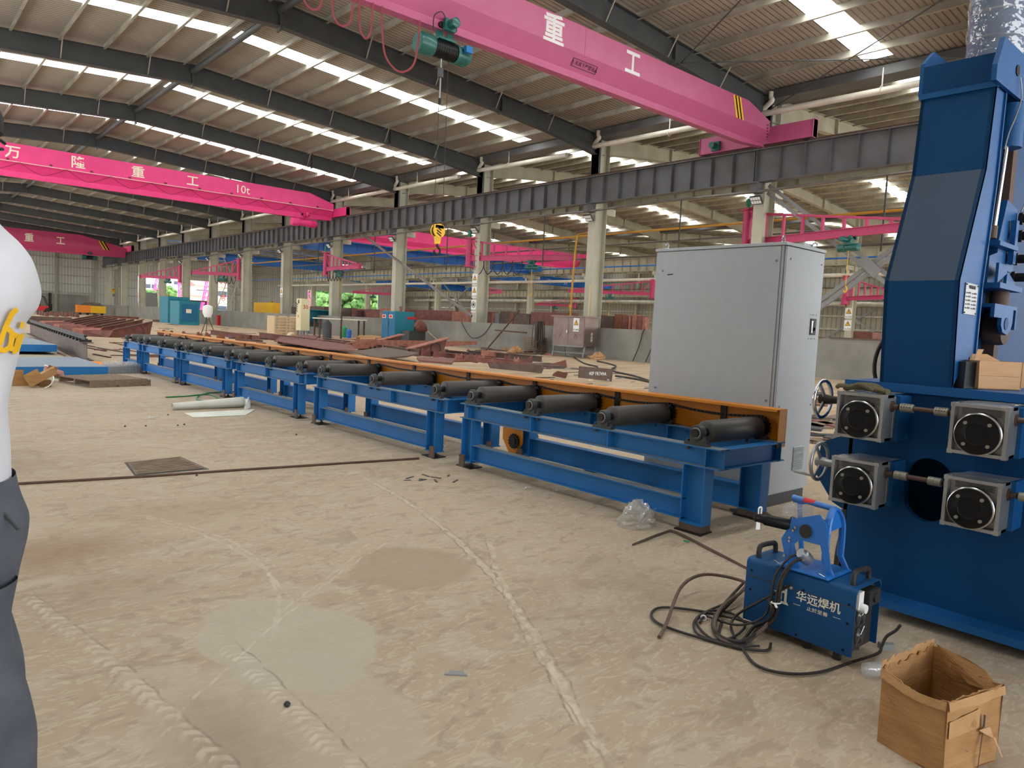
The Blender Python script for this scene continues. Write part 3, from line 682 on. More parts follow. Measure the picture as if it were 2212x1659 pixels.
for (u0, u1, v0, v1) in ((-.56, .56, -.07, -.055), (-.56, .56, .165, .18), (-.56, -.545, -.07, .18), (.545, .56, -.07, .18)):
    b.obox(so + V((u0, -.012, 0)) + sl * v0, V((u1 - u0, 0, 0)), sl * (v1 - v0), nn * .006)
b.out('sign_border', 'black_gloss', c1)
b = B(); b2 = B()
for i in range(5):
    xx = 25.55 + i * .11; (b if i % 2 == 0 else b2).plate([(xx, 16.674, 10.97), (xx + .11, 16.674, 10.97), (xx + .42, 16.674, 10.16), (xx + .31, 16.674, 10.16)], (0, .004, 0))
b.out('hazard_stripe', 'yellow', c1, label='yellow stripes'); b2.out('hazard_stripe', 'black_gloss', c1, label='black stripes')
b = B()
for q in range(5): b.cyl((28.15, 16.64, 9.85 + q * .12), (28.15, 16.6, 9.85 + q * .12), .022, 6)
b.out('bolt', 'black_iron', c1)
# festoon of red cable hanging from the girder
fe = empty('festoon_cable', (9, 16.8, 9.4), 'flat red festoon cables hanging in loops from the nearest pink crane', 'cable')
def loop(xa, xb, zt, zb, y=16.85):
    xm = (xa + xb) / 2; w_ = (xb - xa) / 2
    B().path([(xa, y, zt), (xa + .03, y, zt - (zt - zb) * .4), (xm - w_ * .72, y, zb + (zt - zb) * .18), (xm, y, zb), (xm + w_ * .72, y, zb + (zt - zb) * .18), (xb - .03, y, zt - (zt - zb) * .4), (xb, y, zt)], .02, 6, 6, (.5, 1.5)).out('cable_loop', 'cable_red', fe, smooth=True)
for xa, xb, zb in ((5.6, 6.5, 8.6), (6.7, 7.5, 8.75), (7.7, 8.25, 8.75), (8.45, 9.05, 8.6), (9.2, 9.6, 8.5), (9.85, 11.0, 7.95)): loop(xa, xb, 9.42, zb)

def hook_block(x, y, zc, r, lab, mt='yellow', up=6, sp=.3, ztop=9):
    e = empty('hook_block', (x, y, zc), lab, 'hook', 'crane hooks')
    b = B(); b.cyl((x, y - .09, zc), (x, y - .05, zc), r, 24); b.cyl((x, y + .05, zc), (x, y + .09, zc), r, 24); b.bx(x - r * .75, x + r * .75, y - .09, y + .09, zc + r * .35, zc + r * .8)
    b.plate([(x - r * .45, y - .06, zc - r * .8), (x + r * .45, y - .06, zc - r * .8), (x + r * .3, y - .06, zc - r * 1.9), (x - r * .3, y - .06, zc - r * 1.9)], (0, .12, 0)); b.out('cheek', mt, e)
    s = B()
    for k in (-.45, -.05, .4):
        s.obox((x - r * .5, y - .094, zc + r * k), (r * .8, 0, -r * .45), (0, .188, 0), (0, 0, r * .22))
    s.out('hazard_stripe', 'black_gloss', e)
    B().cyl((x, y - .05, zc), (x, y + .05, zc), r * .9, 20).out('sheave', 'black_iron', e)
    h = B(); h.cyl((x, y, zc - r * 1.7), (x, y, zc - r * 2.2), r * .16, 10)
    pts = [(x, y, zc - r * 2.1), (x + r * .05, y, zc - r * 2.3), (x + r * .5, y, zc - r * 2.7), (x + r * .42, y, zc - r * 3.2), (x, y, zc - r * 3.45), (x - r * .42, y, zc - r * 3.2), (x - r * .52, y, zc - r * 2.85)]
    h.path(pts, r * .17, 8, 4); h.out('hook', 'black_iron', e, smooth=True)
    c = B()
    for s_ in (-1, 1): c.cyl((x + s_ * sp * .5, y, zc + r * .3), (x + s_ * sp * .42, y, ztop), max(.008, r * .035), 6)
    c.out('wire_rope', 'cable_black', e)
    return e

def hoist(x, y, z, L, r, m1, m2, lab, ax=(1, 0, 0), full=True, m3=None):
    """rope hoist, axis along ax, hung below a flange at z"""
    a = V(ax).normalized(); c = V((x, y, z)); e = empty('rope_hoist', (x, y, z), lab, 'hoist', 'rope hoists'); sd = a.cross(V((0, 0, 1))); zz = V((0, 0, 1))
    B().lathe(c - a * L * .5, a, [(0, r * .75), (.0, r * .85), (L * .04, r), (L * .24, r), (L * .27, r * .9)], 24).out('gear_cover', m1, e, smooth=True)
    d = B(); d.lathe(c - a * L * .23, a, [(0, r * .8), (L * .42, r * .8)], 24)
    for k in range(9): d.ring(c - a * (L * .21 - L * .045 * k), a, r * .8, r * .03, 20, 5)
    d.out('drum', 'black_gloss' if m1 != 'pink' else m1, e, smooth=True)
    mb = B(); mb.lathe(c + a * L * .19, a, [(0, r * .92), (L * .05, r * .92), (L * .06, r * .78), (L * .24, r * .78), (L * .3, r * .5)], 24)
    for k in range(12):
        th = 2 * PI * k / 12; q = c + a * L * .25 + (sd * math.cos(th) + zz * math.sin(th)) * r * .78
        mb.bar(q, q + a * L * .17, .012, .05, (sd * math.cos(th) + zz * math.sin(th)))
    mb.out('motor', m2, e, smooth=True)
    h = B()
    for s in (-1, 1): h.bar(c + a * L * .1 * s + zz * r * .7, c + a * L * .1 * s + zz * (r + .28), .05, .22)
    h.bx(*(sorted((x - L * .16, x + L * .16)) + sorted((y - .16, y + .16))), z + r * .8, z + r * 1.0) if abs(a.x) > .9 else h.cbx(c + zz * r * .9, (.3, .3, r * .2))
    h.out('suspension', m1, e)
    t = B()
    for s in (-1, 1):
        for q in (-1, 1): t.cyl(c + a * L * .12 * q + sd * .1 * s + zz * (r + .3), c + a * L * .12 * q + sd * .16 * s + zz * (r + .3), .09, 14)
    outs(t, 'trolley_wheel', 'black_iron', e)
    if full:
        tm = B(); q = c + zz * (r + .3) - sd * .0 + a * L * .0
        n_ = -sd if True else sd
        tm.lathe(q + V((0, -.2, .02)), (0, -1, 0), [(0, .1), (.05, .13), (.33, .13), (.36, .08)], 18); tm.bx(q.x - .2, q.x + .16, q.y - .3, q.y - .18, q.z - .15, q.z + .16)
        tm.out('trolley_motor', m2, e, smooth=True)
    return e
h1 = hoist(11.92, 17, 8.93, 1.75, .29, 'hoist_green', 'hoist_green', 'dark green rope hoist under the nearest pink crane')
B().bx(12.4, 12.62, 16.62, 16.74, 8.95, 9.12).out('connection_box', 'conv_blue', h1, label='blue junction box')
B().path([(11.4, 16.8, 9.3), (11.35, 16.7, 9.6), (11.55, 16.65, 9.75), (11.7, 16.65, 9.6)], .014, 6, 5).out('lead', 'cable_black', h1, smooth=True)
hook_block(11.95, 17, 4.05, .19, 'yellow and black hook block hanging on long ropes in the centre', ztop=8.7, sp=.3)
# limit weight on the left rope
e = empty('limit_switch', (11.75, 16.9, 7.6), 'small dark limit switch hanging just below the green hoist', 'limit switch')
B().bx(11.7, 11.82, 16.84, 16.96, 8.15, 8.4).out('housing', 'dark_grey', e); B().cyl((11.77, 16.9, 8.65), (11.77, 16.9, 7.5), .02, 8).out('rod', 'alu', e); B().cyl((11.77, 16.9, 7.45), (11.77, 16.9, 7.6), .045, 10).out('weight', 'black_iron', e)

c2 = empty('overhead_crane', (11, 56, 9.3), 'second overhead crane, vivid pink girder lettered 10t at left', 'overhead crane')
girder(c2, -5.45, 28.62, 56, 9.3, 9.68, 10.22, 11.32, .4, 'pink', 2.1, .6)
carriage(c2, 28.85, 53.6, 58.6, 9.7, 10.35, 'pink'); carriage(c2, -5.7, 53.6, 58.6, 9.7, 10.35, 'pink')
for ch, x in (('万', 6.75), ('隆', 10.3), ('重', 13.9), ('工', 17.5)):
    text('lettering', ch, (x, 55.594, 10.48), (1, 0, 0), (0, 0, 1), .82, 'cream_white', c2, 'cream character', 1.05, .006, .012)
text('lettering', '10t', (21.1, 55.594, 10.45), (1, 0, 0), (0, 0, 1), .85, 'cream_white', c2, 'cream lettering 10t', 1.0, .006)
b = B(); b.cyl((0, 55.55, 10.2), (28.6, 55.55, 10.2), .02, 6); b.out('festoon_wire', 'cream_white', c2)
b = B(); xx = 2.0; pts = []
while xx < 27.5:
    pts += [(xx, 55.5, 10.18), (xx + .95, 55.5, 9.62), (xx + 1.3, 55.5, 9.6)]; 
    b.path([(xx, 55.5, 10.18), (xx + .6, 55.5, 9.8), (xx + 1.2, 55.5, 9.58), (xx + 1.75, 55.5, 9.75), (xx + 2.55, 55.5, 10.18)], .018, 5, 3); xx += 2.55
b.out('festoon_cable', 'cable_red', c2)
b = B()
for k in range(12): b.bx(1.8 + k * 2.3, 1.95 + k * 2.3, 55.5, 55.6, 10.25, 10.36)
b.out('wire_clip', 'cable_red', c2)
hoist(26.3, 56, 8.95, 2.2, .34, 'pink', 'pink', 'bright pink rope hoist near the right end of the second crane')
hook_block(26.2, 56, 2.55, .26, 'yellow hook block hanging beside the cream control cabinet', ztop=8.7, sp=.35)

c3 = empty('overhead_crane', (11, 121, 9.3), 'farthest overhead crane in the near bay, dull dark pink girder at far left', 'overhead crane')
girder(c3, -5.45, 28.6, 121, 8.7, 9.0, 9.6, 11.5, .45, 'pink_far', 6, 1.3)
carriage(c3, 28.85, 118, 124, 9.7, 10.5, 'pink_far'); carriage(c3, -5.7, 118, 124, 9.7, 10.5, 'pink_far', 119)
for ch, px_ in (('重', 63), ('工', 131)):
    q = PY(px_, 520, 120.5); text('lettering', ch, (q.x, 120.54, 9.95), (1, 0, 0), (0, 0, 1), 1.25, 'cream_white', c3, 'pale character', .9, .006, .02)
b = B(); b2 = B()
for i in range(4):
    xx = 24.9 + i * .2; (b if i % 2 == 0 else b2).plate([(xx, 120.54, 10.9), (xx + .2, 120.54, 10.9), (xx + .9, 120.54, 9.7), (xx + .7, 120.54, 9.7)], (0, .01, 0))
b.out('hazard_stripe', 'yellow', c3); b2.out('hazard_stripe', 'black_gloss', c3)
hoist(23.9, 121, 8.4, 2, .33, 'hoist_green', 'hoist_green', 'dark hoist under the farthest pink crane')
hook_block(27.0, 121, 3.9, .25, 'tiny yellow hook hanging in front of the far posts', ztop=9.1, sp=.3)

# pink crane and blue cranes of the other bays
c4 = empty('overhead_crane', (45, 58, 8.2), 'bright pink crane in the middle bay seen behind the yellow hook', 'overhead crane')
girder(c4, 31.0, 60, 58, 8.15, 8.4, 8.8, 9.75, .4, 'pink', 1.5, .4)
carriage(c4, 30.7, 55.5, 60.5, 9.45, 10.0, 'pink'); carriage(c4, 60.3, 55.5, 60.5, 9.35, 9.9, 'pink')
hoist(46.3, 58, 7.75, 1.8, .3, 'pink', 'pink', 'pink rope hoist partly hidden behind the long pink jib arm')
hook_block(46.4, 58, 3.1, .24, 'yellow hook left of the gas riser in the middle bay', ztop=7.75)
def blue_crane(x0, x1, y, zb, zt, lab, letters=None):
    e = empty('overhead_crane', ((x0 + x1) / 2, y, zb), lab, 'overhead crane', 'blue overhead cranes')
    b = B(); b.bx(x0, x1, y - .3, y + .3, zb, zt); b.bx(x0, x1, y - .42, y + .42, zb - .03, zb); b.bx(x0, x1, y - .42, y + .42, zt, zt + .03)
    n_ = 16
    for i in range(n_ + 1): b.bx(x0 + (x1 - x0) * i / n_ - .02, x0 + (x1 - x0) * i / n_ + .02, y - .36, y - .3, zb, zt)
    b.out('girder', 'crane_blue', e)
    r = B()
    r.bx(x0, x1, y - 1.2, y - .42, zt - .04, zt)
    for z in (zt + .5, zt + 1.0): r.cyl((x0, y - 1.2, z), (x1, y - 1.2, z), .03, 6)
    for i in range(n_ + 1): r.cyl((x0 + (x1 - x0) * i / n_, y - 1.2, zt), (x0 + (x1 - x0) * i / n_, y - 1.2, zt + 1), .03, 6)
    r.out('walkway', 'crane_blue', e)
    for s in (x0, x1): B().bx(s - .2, s + .2, y - 2.4, y + 2.4, zb + .2, zb + .75).out('end_carriage', 'crane_blue', e)
    for t, x, h in (letters or []): text('lettering', t, (x, y - .43, zb + (zt - zb) * .2), (1, 0, 0), (0, 0, 1), h, 'cream_white', e, 'white lettering', 1, .01)
blue_crane(31.1, 59.75, 66, 7.9, 8.9, 'dark blue crane girder in the middle bay just behind the pink one')
blue_crane(31.1, 59.75, 112, 9.0, 10.2, 'blue crane with a walkway in the middle bay in front of the yard opening', [('重 工', 43, 1.2)])
blue_crane(62.5, 92.9, 84, 8.3, 9.5, 'blue crane lettered 5T in the far bay behind the third column', [('工', 80.5, .8), ('5T', 84.2, .8)])
blue_crane(62.5, 92.9, 122, 8.2, 9.3, 'most distant blue crane in the far bay')
hook_block(86, 84, 5.2, .35, 'small yellow hook high in the far bay', ztop=8.35)
hook_block(50.0, 30, 2.3, .22, 'yellow hook beside the right edge of the grey cabinet', ztop=12.8, sp=.16)
hook_block(47.5, 112, 3.3, .28, 'tiny yellow hook left of the cream cabinet in the middle bay', ztop=9.1)

# jib cranes
def jib(mx, my, zt, zb, arm_z, tip, lab, r=.2, hf=.55, cab=False, colx=None):
    e = empty('jib_crane', (mx, my, zb), lab, 'jib crane', 'pink jib cranes')
    a = V((tip[0] - mx, tip[1] - my, 0)); L = a.length; a.normalize(); c = V((mx, my, 0)); zz = V((0, 0, 1))
    b = B(); b.cyl((mx, my, zb), (mx, my, zt), r, 18); b.out('mast', 'jib_pink', e, smooth=True)
    cx, cy = colx or (29.5, my)
    p = B(); d = V((cx - mx, cy - my, 0)); d = d.normalized() if d.length > .05 else V((1, 0, 0)); s_ = V((-d.y, d.x, 0))
    for z in (zt, zb):
        p.plate([c + s_ * .28 - d * .25 + zz * z, c - s_ * .28 - d * .25 + zz * z, c - s_ * .28 + d * .6 + zz * z, c + s_ * .28 + d * .6 + zz * z], (0, 0, .06))
        q = -.35 if z == zb else .35
        p.plate([c + d * .1 + zz * z, c + d * .6 + zz * z, c + d * .6 + zz * (z + q)], s_ * .03)
    p.out('bracket', 'jib_pink', e)
    h = .34
    A = B(); A.ibeam(c + a * r * .5 + zz * (arm_z + h / 2), c + a * L + zz * (arm_z + h / 2), .17, h, .025, .02); A.obox(c + a * L + zz * (arm_z - .06) - a.cross(zz) * .13, a * .04, a.cross(zz) * .26, zz * (h + .12)); A.out('arm', 'jib_pink', e)
    T = B(); top = zt - .12; n_ = 8
    P = lambda t: c + a * (r * .5 + (L * .93 - r * .5) * t)
    zz1 = lambda t: top + (arm_z + h + .04 - top) * t
    T.bar(P(0) + zz * zz1(0), P(1) + zz * zz1(1), .1, .1)
    for i in range(1, n_):
        t = i / n_; T.bar(P(t) + zz * (arm_z + h), P(t) + zz * zz1(t), .1, .1, a)
    T.bar(P(.005) + zz * top, P(1 / n_) + zz * (arm_z + h), .08, .08); T.out('truss', 'jib_pink', e)
    mo = B(); mo.lathe((mx, my, zt + .06), (0, 0, 1), [(0, .14), (.04, .14), (.05, .09), (.18, .09), (.2, .13), (.42, .13), (.46, .08), (.5, .06)], 16); mo.out('slewing_motor', 'motor_green', e, smooth=True)
    q = c + a * L * hf + zz * (arm_z - .42)
    hh = B(); sd = a.cross(zz)
    hh.lathe(q - a * .45, a, [(0, .1), (.02, .16), (.3, .16), (.32, .12), (.55, .12), (.57, .15), (.9, .15), (.93, .08)], 16)
    for s in (-1, 1): hh.cyl(q + sd * .1 * s + zz * .38 - a * .14, q + sd * .18 * s + zz * .38 - a * .14, .08, 12); hh.cyl(q + sd * .1 * s + zz * .38 + a * .14, q + sd * .18 * s + zz * .38 + a * .14, .08, 12)
    hh.cyl(q + sd * .1 + zz * .3, q + sd * .5 + zz * .3, .1, 12); hh.bar(q + zz * .1, q + zz * .35, .25, .3, a); hh.out('hoist', 'hoist_green', e, smooth=True)
    k = B(); k.cyl(q - zz * .1, q - zz * 1.5, .012, 6); k.path([q - zz * 1.5, q - zz * 1.62 + a * .07, q - zz * 1.75, q - zz * 1.66 - a * .08], .025, 6, 4); k.out('hook', 'yellow', e, smooth=True)
    if cab:
        cb = B(); n2 = 5
        for i in range(n2):
            t0, t1 = .06 + i * .09, .06 + (i + 1) * .09; u = c + a * L * t0; v_ = c + a * L * t1
            cb.path([u + zz * arm_z, u + zz * (arm_z - .5) + a * .05, (u + v_) / 2 + zz * (arm_z - .85), v_ + zz * (arm_z - .5) - a * .05, v_ + zz * arm_z], .03, 6, 4)
        cb.out('festoon_cable', 'cable_black', e, smooth=True)
    return e
jib(30.2, 18.5, 7.25, 5.45, 5.62, (28.1, 9.9), 'nearest pink jib crane, its truss arm above the grey cabinet', hf=.62, colx=(29.65, 17.6))
jib(29.05, 37.75, 6.95, 5.15, 5.55, (31.5, 30.3), 'long pink jib crane with black cable loops in the centre', hf=.6, cab=True, colx=(29.5, 37.2))
jib(29.05, 57.6, 6.9, 5.0, 5.35, (28.4, 50.6), 'pink jib crane pointing right, second column beyond the yellow hook', hf=.42, cab=True, colx=(29.5, 57))
jib(29.05, 77.2, 7.1, 4.9, 5.3, (25.4, 80.6), 'pink jib crane pointing left in front of the yard opening, nearer one', hf=.35, cab=True, colx=(29.5, 76.8))
jib(29.05, 96.7, 7.0, 4.9, 5.3, (25.6, 101), 'pink jib crane pointing left in front of the yard opening, farther one', hf=.3, colx=(29.5, 96.5))
def gj(mp, X, tipp, zt, zb, az, lab, hf=.5):
    m_ = PX(mp[0], mp[1], X); t_ = G(tipp[0], tipp[1], az + .17); jib(X, m_.y, zt, zb, az, (t_.x, t_.y), lab, r=.26, hf=hf, colx=(X + .6, m_.y))
gj((1412, 600), 60.5, (1228, 628), 6.9, 5.0, 5.3, 'pink jib crane on the second column row, pointing left beside the cabinet')
gj((1828, 612), 60.5, (1950, 640), 6.9, 4.6, 4.9, 'pink jib crane seen between the cabinet and the tall blue machine', .8)
gj((1030, 625), 60.5, (1082, 630), 6.8, 5.0, 5.2, 'short looking pink jib crane just right of the third column', .4)
gj((850, 628), 60.5, (762, 631), 6.8, 5.0, 5.3, 'distant pink jib crane left of the column behind the blue cabinet')
gj((1243, 650), 93.3, (1157, 657), 6.9, 5.2, 5.4, 'farthest pink jib crane low against the far side wall')
# a ladder frame stack in the middle bay in front of the opening
def ladder(p, q, side, lab, n=9, w_=.5):
    e = empty('steel_ladder', p, lab, 'ladder', 'ladders'); p, q, s = V(p), V(q), V(side).normalized() * w_ / 2; b = B()
    for k in (-1, 1): b.bar(p + s * k, q + s * k, .08, .08)
    for i in range(1, n): b.bar(p.lerp(q, i / n) - s, p.lerp(q, i / n) + s, .06, .06)
    b.out('ladder_frame', 'purlin', e)
pa = PY(466, 640, 90); pb = PY(505, 560, 90)
ladder((PY(468, 668, 88).x, 88, 0), (PY(508, 545, 88).x + .5, 88, 7.4), (1, -.4, 0), 'tall leaning steel ladder in front of the yard opening', 12, 1.2)
ladder((PY(520, 668, 88).x + 1.5, 88, 0), (PY(460, 545, 88).x + .5, 88, 8.2), (1, -.4, 0), 'crossing steel ladder leaning the other way in the yard opening', 12, 1.0)

# ================================================================== the yard beyond
struct(B().bx(20, 400, YEND + .3, 430, -.35, -.05), 'floor_yard', 'pave')
def building(x0, x1, y, h, m, roof, lab, floors=2, nwn=5, rm='roof_tile'):
    e = empty('building', ((x0 + x1) / 2, y, 0), lab, 'building', 'buildings across the yard')
    B().bx(x0, x1, y, y + 12, -.2, h).out('wall', m, e)
    if roof: B().prof((x0 - .5, y + 6, h), (x1 + .5, y + 6, h), [(-7, 0), (7, 0), (0, roof)]).out('roof', rm, e)
    else: B().bx(x0 - .3, x1 + .3, y - .3, y + 12.3, h, h + .6).out('roof', 'building_white', e)
    for f in range(floors):
        for i in range(nwn):
            xx = x0 + (x1 - x0) * (i + .5) / nwn; zz_ = h * (f + .35) / floors
            B().bx(xx - .8, xx + .8, y - .05, y + .1, zz_, zz_ + h / floors * .4).out('window', 'glass_dark', e)
yb = 230
def xat(px_, y): return PY(px_, 640, y).x
building(xat(300, 260), xat(352, 260), 260, 24, 'building_white', 0, 'white apartment block seen at the left of the yard opening', 7, 4)
building(xat(376, 300), xat(400, 300), 300, 20, 'building_white', 0, 'small distant white block in the yard opening', 6, 3)
building(xat(354, 190), xat(470, 190), 190, 5.2, 'building', 1.5, 'low cream building with a hipped tiled roof beyond the opening', 1, 8)
building(xat(424, 215), xat(520, 215), 215, 8.5, 'building', 2, 'longer peach building behind the low cream one', 2, 8)
building(xat(296, 175), xat(342, 175), 175, 3.6, 'building_white', 1.4, 'low white shed with a pink red roof at the left of the opening', 1, 4)
b = text('lettering', '82', (xat(484, 189), 188, 4.2), (1, 0, 0), (0, 0, 1), 2.2, 'red', None); tag(b, 'red numerals on the cream building beyond the opening', 'sign'); b.name = 'wall_numerals'
def tree(px_, y, h, r, lab):
    x = xat(px_, y); e = empty('tree', (x, y, 0), lab, 'tree', 'trees in the yard')
    B().cyl((x, y, -.1), (x, y, h * .5), .3, 8, .18).out('trunk', 'wood', e)
    c = B(); rnd = random.Random(px_)
    for i in range(60):
        th = rnd.uniform(0, 2 * PI); ph = rnd.uniform(-1, 1); rr = r * rnd.uniform(.5, .9); q = V((x + rr * math.cos(th) * math.sqrt(1 - ph * ph), y + rr * math.sin(th) * math.sqrt(1 - ph * ph), h * .62 + ph * h * .36))
        c.lathe(q - V((0, 0, r * .28)), (rnd.uniform(-.3, .3), rnd.uniform(-.3, .3), 1), [(0, r * .1), (r * .15, r * .3), (r * .4, r * .26), (r * .56, r * .05)], 7)
    c.out('foliage', 'tree', e)
for i, (p, y, h, r) in enumerate([(360, 180, 7, 2.4), (418, 250, 15, 4.5), (322, 160, 5, 2), (436, 275, 14, 3.5), (680, 230, 14, 6), (700, 180, 7, 3.4), (722, 250, 17, 7), (748, 190, 10, 4), (768, 225, 15, 6), (795, 180, 10, 4)]):
    tree(p, y, h, r, '%s green tree seen through the %s yard opening' % (o_(i if i < 4 else i - 4), 'left' if i < 4 else 'right') + ' counted from nearest the camera')
def lattice(p, q, w_, lab):
    p, q = V(p), V(q); e = empty('crane_leg', p, lab, 'gantry leg', 'pink gantry legs'); b = B(); t = (q - p); L = t.length; n_ = int(L / 1.2); s1 = V((1, 0, 0)) * w_ / 2; s2 = V((0, 1, 0)) * w_ / 2
    cs = [s1 + s2, s1 - s2, -s1 - s2, -s1 + s2]
    for c in cs: b.bar(p + c, q + c, .16, .16)
    for i in range(n_):
        a_, c_ = p.lerp(q, i / n_), p.lerp(q, (i + 1) / n_)
        for j in range(4): b.bar(a_ + cs[j], c_ + cs[(j + 1) % 4], .09, .09)
    b.out('lattice', 'pink', e)
for (x0, x1, lb) in ((329, 344, 'leaning pink lattice leg at the left of the yard opening'), (397, 383, 'pink lattice leg leaning left in the middle of the yard opening'), (438, 450, 'pink lattice leg leaning right of the fourth column')):
    lattice((xat(x0, 168), 168, 0), (xat(x1, 168) + .6, 168, 11), 1.1, lb)
lattice((xat(666, 168), 168, 0), (xat(670, 168), 168, 12), 1.4, 'pink lattice leg in the right yard opening')
B().cyl((xat(775, 165), 165, 0), (xat(775, 165), 165, 3.6), 1.3, 20).out('storage_tank', 'white', smooth=True, label='white upright tank outside the right yard opening', cat='tank')
# ================================================================== roller conveyor
zz = V((0, 0, 1))
UNITS = [(2.93, 6.08), (6.38, 9.5), (9.83, 12.52), (12.74, 15.44), (15.5, 18.23), (18.31, 19.9)]
RY = [3.16, 4.11, 5.02, 5.92, 6.57, 7.92, 9.32, 10.02, 11.14, 12.26, 12.92, 14.07, 15.12, 15.76, 16.9, 18.05, 18.55, 19.63]
ZT = .665
def roller(y, par, last=False):
    r = B(); r.lathe((4.785, y, .762), (1, 0, 0), [(0, .068), (.004, .082), (.012, .088), (.72, .088), (.73, .082), (.735, .05)], 36)
    R_ = r.out('roller', 'roller', par, smooth=True)
    s = B(); s.cyl((4.64, y, .762), (4.79, y, .762), .033, 16); s.cyl((5.5, y, .762), (5.6, y, .762), .03, 16); s.out('shaft', 'black_iron', R_, smooth=True)
    for x in (4.69, 5.53):
        b = B(); b.lathe((x - .028, y, .762), (1, 0, 0), [(0, .04), (.0, .055), (.012, .062), (.045, .062), (.056, .05)], 24)
        b.plate([(x - .02, y - .06, ZT + .02), (x - .02, y + .06, ZT + .02), (x - .02, y + .055, .77), (x - .02, y - .055, .77)], (.04, 0, 0))
        b.bx(x - .024, x + .024, y - .105, y + .105, ZT, ZT + .024)
        for q in (-.085, .085): b.cyl((x, y + q, ZT + .02), (x, y + q, ZT + .042), .014, 6); b.cyl((x, y + q, ZT - .04), (x, y + q, ZT - .014), .014, 6)
        b.out('bearing_block', 'bearing', R_, smooth=True)
        c = B(); c.lathe((x - .034 if x < 5 else x + .028, y, .762), (1, 0, 0), [(0, .014), (0, .038), (.008, .044)], 20); c.ring((x - .03 if x < 5 else x + .03, y, .762), (1, 0, 0), .034, .004, 20, 5)
        c.out('bearing_cap', 'mid_grey' if x < 5 else 'bearing', R_, smooth=True)
    for x in (5.452, 5.475) if False else (5.575,):
        g_ = B(); n = 17; pts = []
        for i in range(n * 4):
            th = 2 * PI * i / (n * 4); rr = (.088, .088, .074, .074)[i % 4]; pts.append((x, y + rr * math.cos(th), .762 + rr * math.sin(th)))
        g_.plate(pts, (.008, 0, 0)); g_.cyl((x - .01, y, .762), (x + .02, y, .762), .045, 16)
        for i in range(17):
            th = 2 * PI * (i + .5) / 17; g_.cyl((x - .008, y + .085 * math.cos(th), .762 + .085 * math.sin(th)), (x + .018, y + .085 * math.cos(th), .762 + .085 * math.sin(th)), .009, 6)
        g_.out('sprocket', 'black_iron', R_)
CNAME = ['nearest the camera, in front of the grey cabinet', 'second from the camera', 'third from the camera, beside the white paper roll', 'fourth from the camera', 'fifth from the camera, by the wrapped bundle', 'short one at the far end']
for ui, (a, c) in enumerate(UNITS):
    e = empty('roller_conveyor', (5.15, (a + c) / 2, 0), 'blue roller conveyor table with dark rollers, ' + CNAME[ui], 'roller conveyor', 'blue roller conveyor tables in a row')
    for nm, x in (('front_rail', 4.71), ('rear_rail', 5.53)):
        b = B(); b.ibeam((x, a, .5875), (x, c, .5875), .12, .155, .009, .008)
        n = 4 if c - a > 2.9 else 3 if c - a > 2 else 2
        for i in range(n):
            y = a + .13 + (c - a - .26) * i / (n - 1); b.bx(x - .056, x + .056, y - .005, y + .005, .52, .655)
        b.out(nm, 'conv_blue', e)
        d = B(); d.bx(x - .058, x + .058, a + .002, c - .002, .6655, .667); 
        d.bx(x - .06, x - .006, a + .01, c - .01, .5191, .5205); d.out('dust_film', 'dust_blue', e)
    for y in (a + .05, c - .05):
        B().ibeam((4.715, y, .5875), (5.525, y, .5875), .1, .15, .009, .008).out('cross_rail', 'conv_blue', e)
    legs = [(a + .22, 0), (c - .13, 1)]
    for x in (4.71, 5.53):
        for y, q in legs:
            b = B(); hz = .075
            b.ibeam((x, y, hz), (x, y, .51), .12, .2 if q == 0 and ui == 0 else .17, .01, .008, (0, 1, 0)); b.bx(x - .065, x + .065, y - .1, y + .1, hz - .012, hz)
            b.out('leg', 'conv_blue', e)
            f = B(); 
            if ui == 0 and q == 0: f.bx(x - .06, x + .06, y - .1, y + .1, .012, hz - .012)
            else: f.bx(x - .085, x - .065, y - .1 + q * .1, y - .02 + q * .1, .0, .13)
            f.out('foot_block', 'rust_grey', e)
            k = B(); k.cyl((x + .02, y, .0), (x + .02, y, hz + .02), .012, 8); k.cyl((x + .02, y, hz), (x + .02, y, hz + .02), .022, 6); k.cyl((x + .02, y, .008), (x + .02, y, .03), .022, 6)
            k.plate([(x - .09, y - .12, .0), (x + .09, y - .1, .0), (x + .1, y + .11, .0), (x - .08, y + .13, .0)], (0, 0, .01)); k.out('anchor_bolt', 'black_iron', e)
        lo = B(); lo.ibeam((x, legs[0][0] + .09, .165), (x, legs[1][0] - .085, .165), .1, .16 if x < 5 else .2, .008, .007); lo.out('lower_rail', 'conv_blue', e)
        if x < 5: d = B(); d.bx(x - .049, x + .049, legs[0][0] + .1, legs[1][0] - .09, .2452, .2465); d.out('dust_film', 'dust_blue', e)
    for y in RY:
        if a - .05 <= y <= c + .02: roller(y, e)
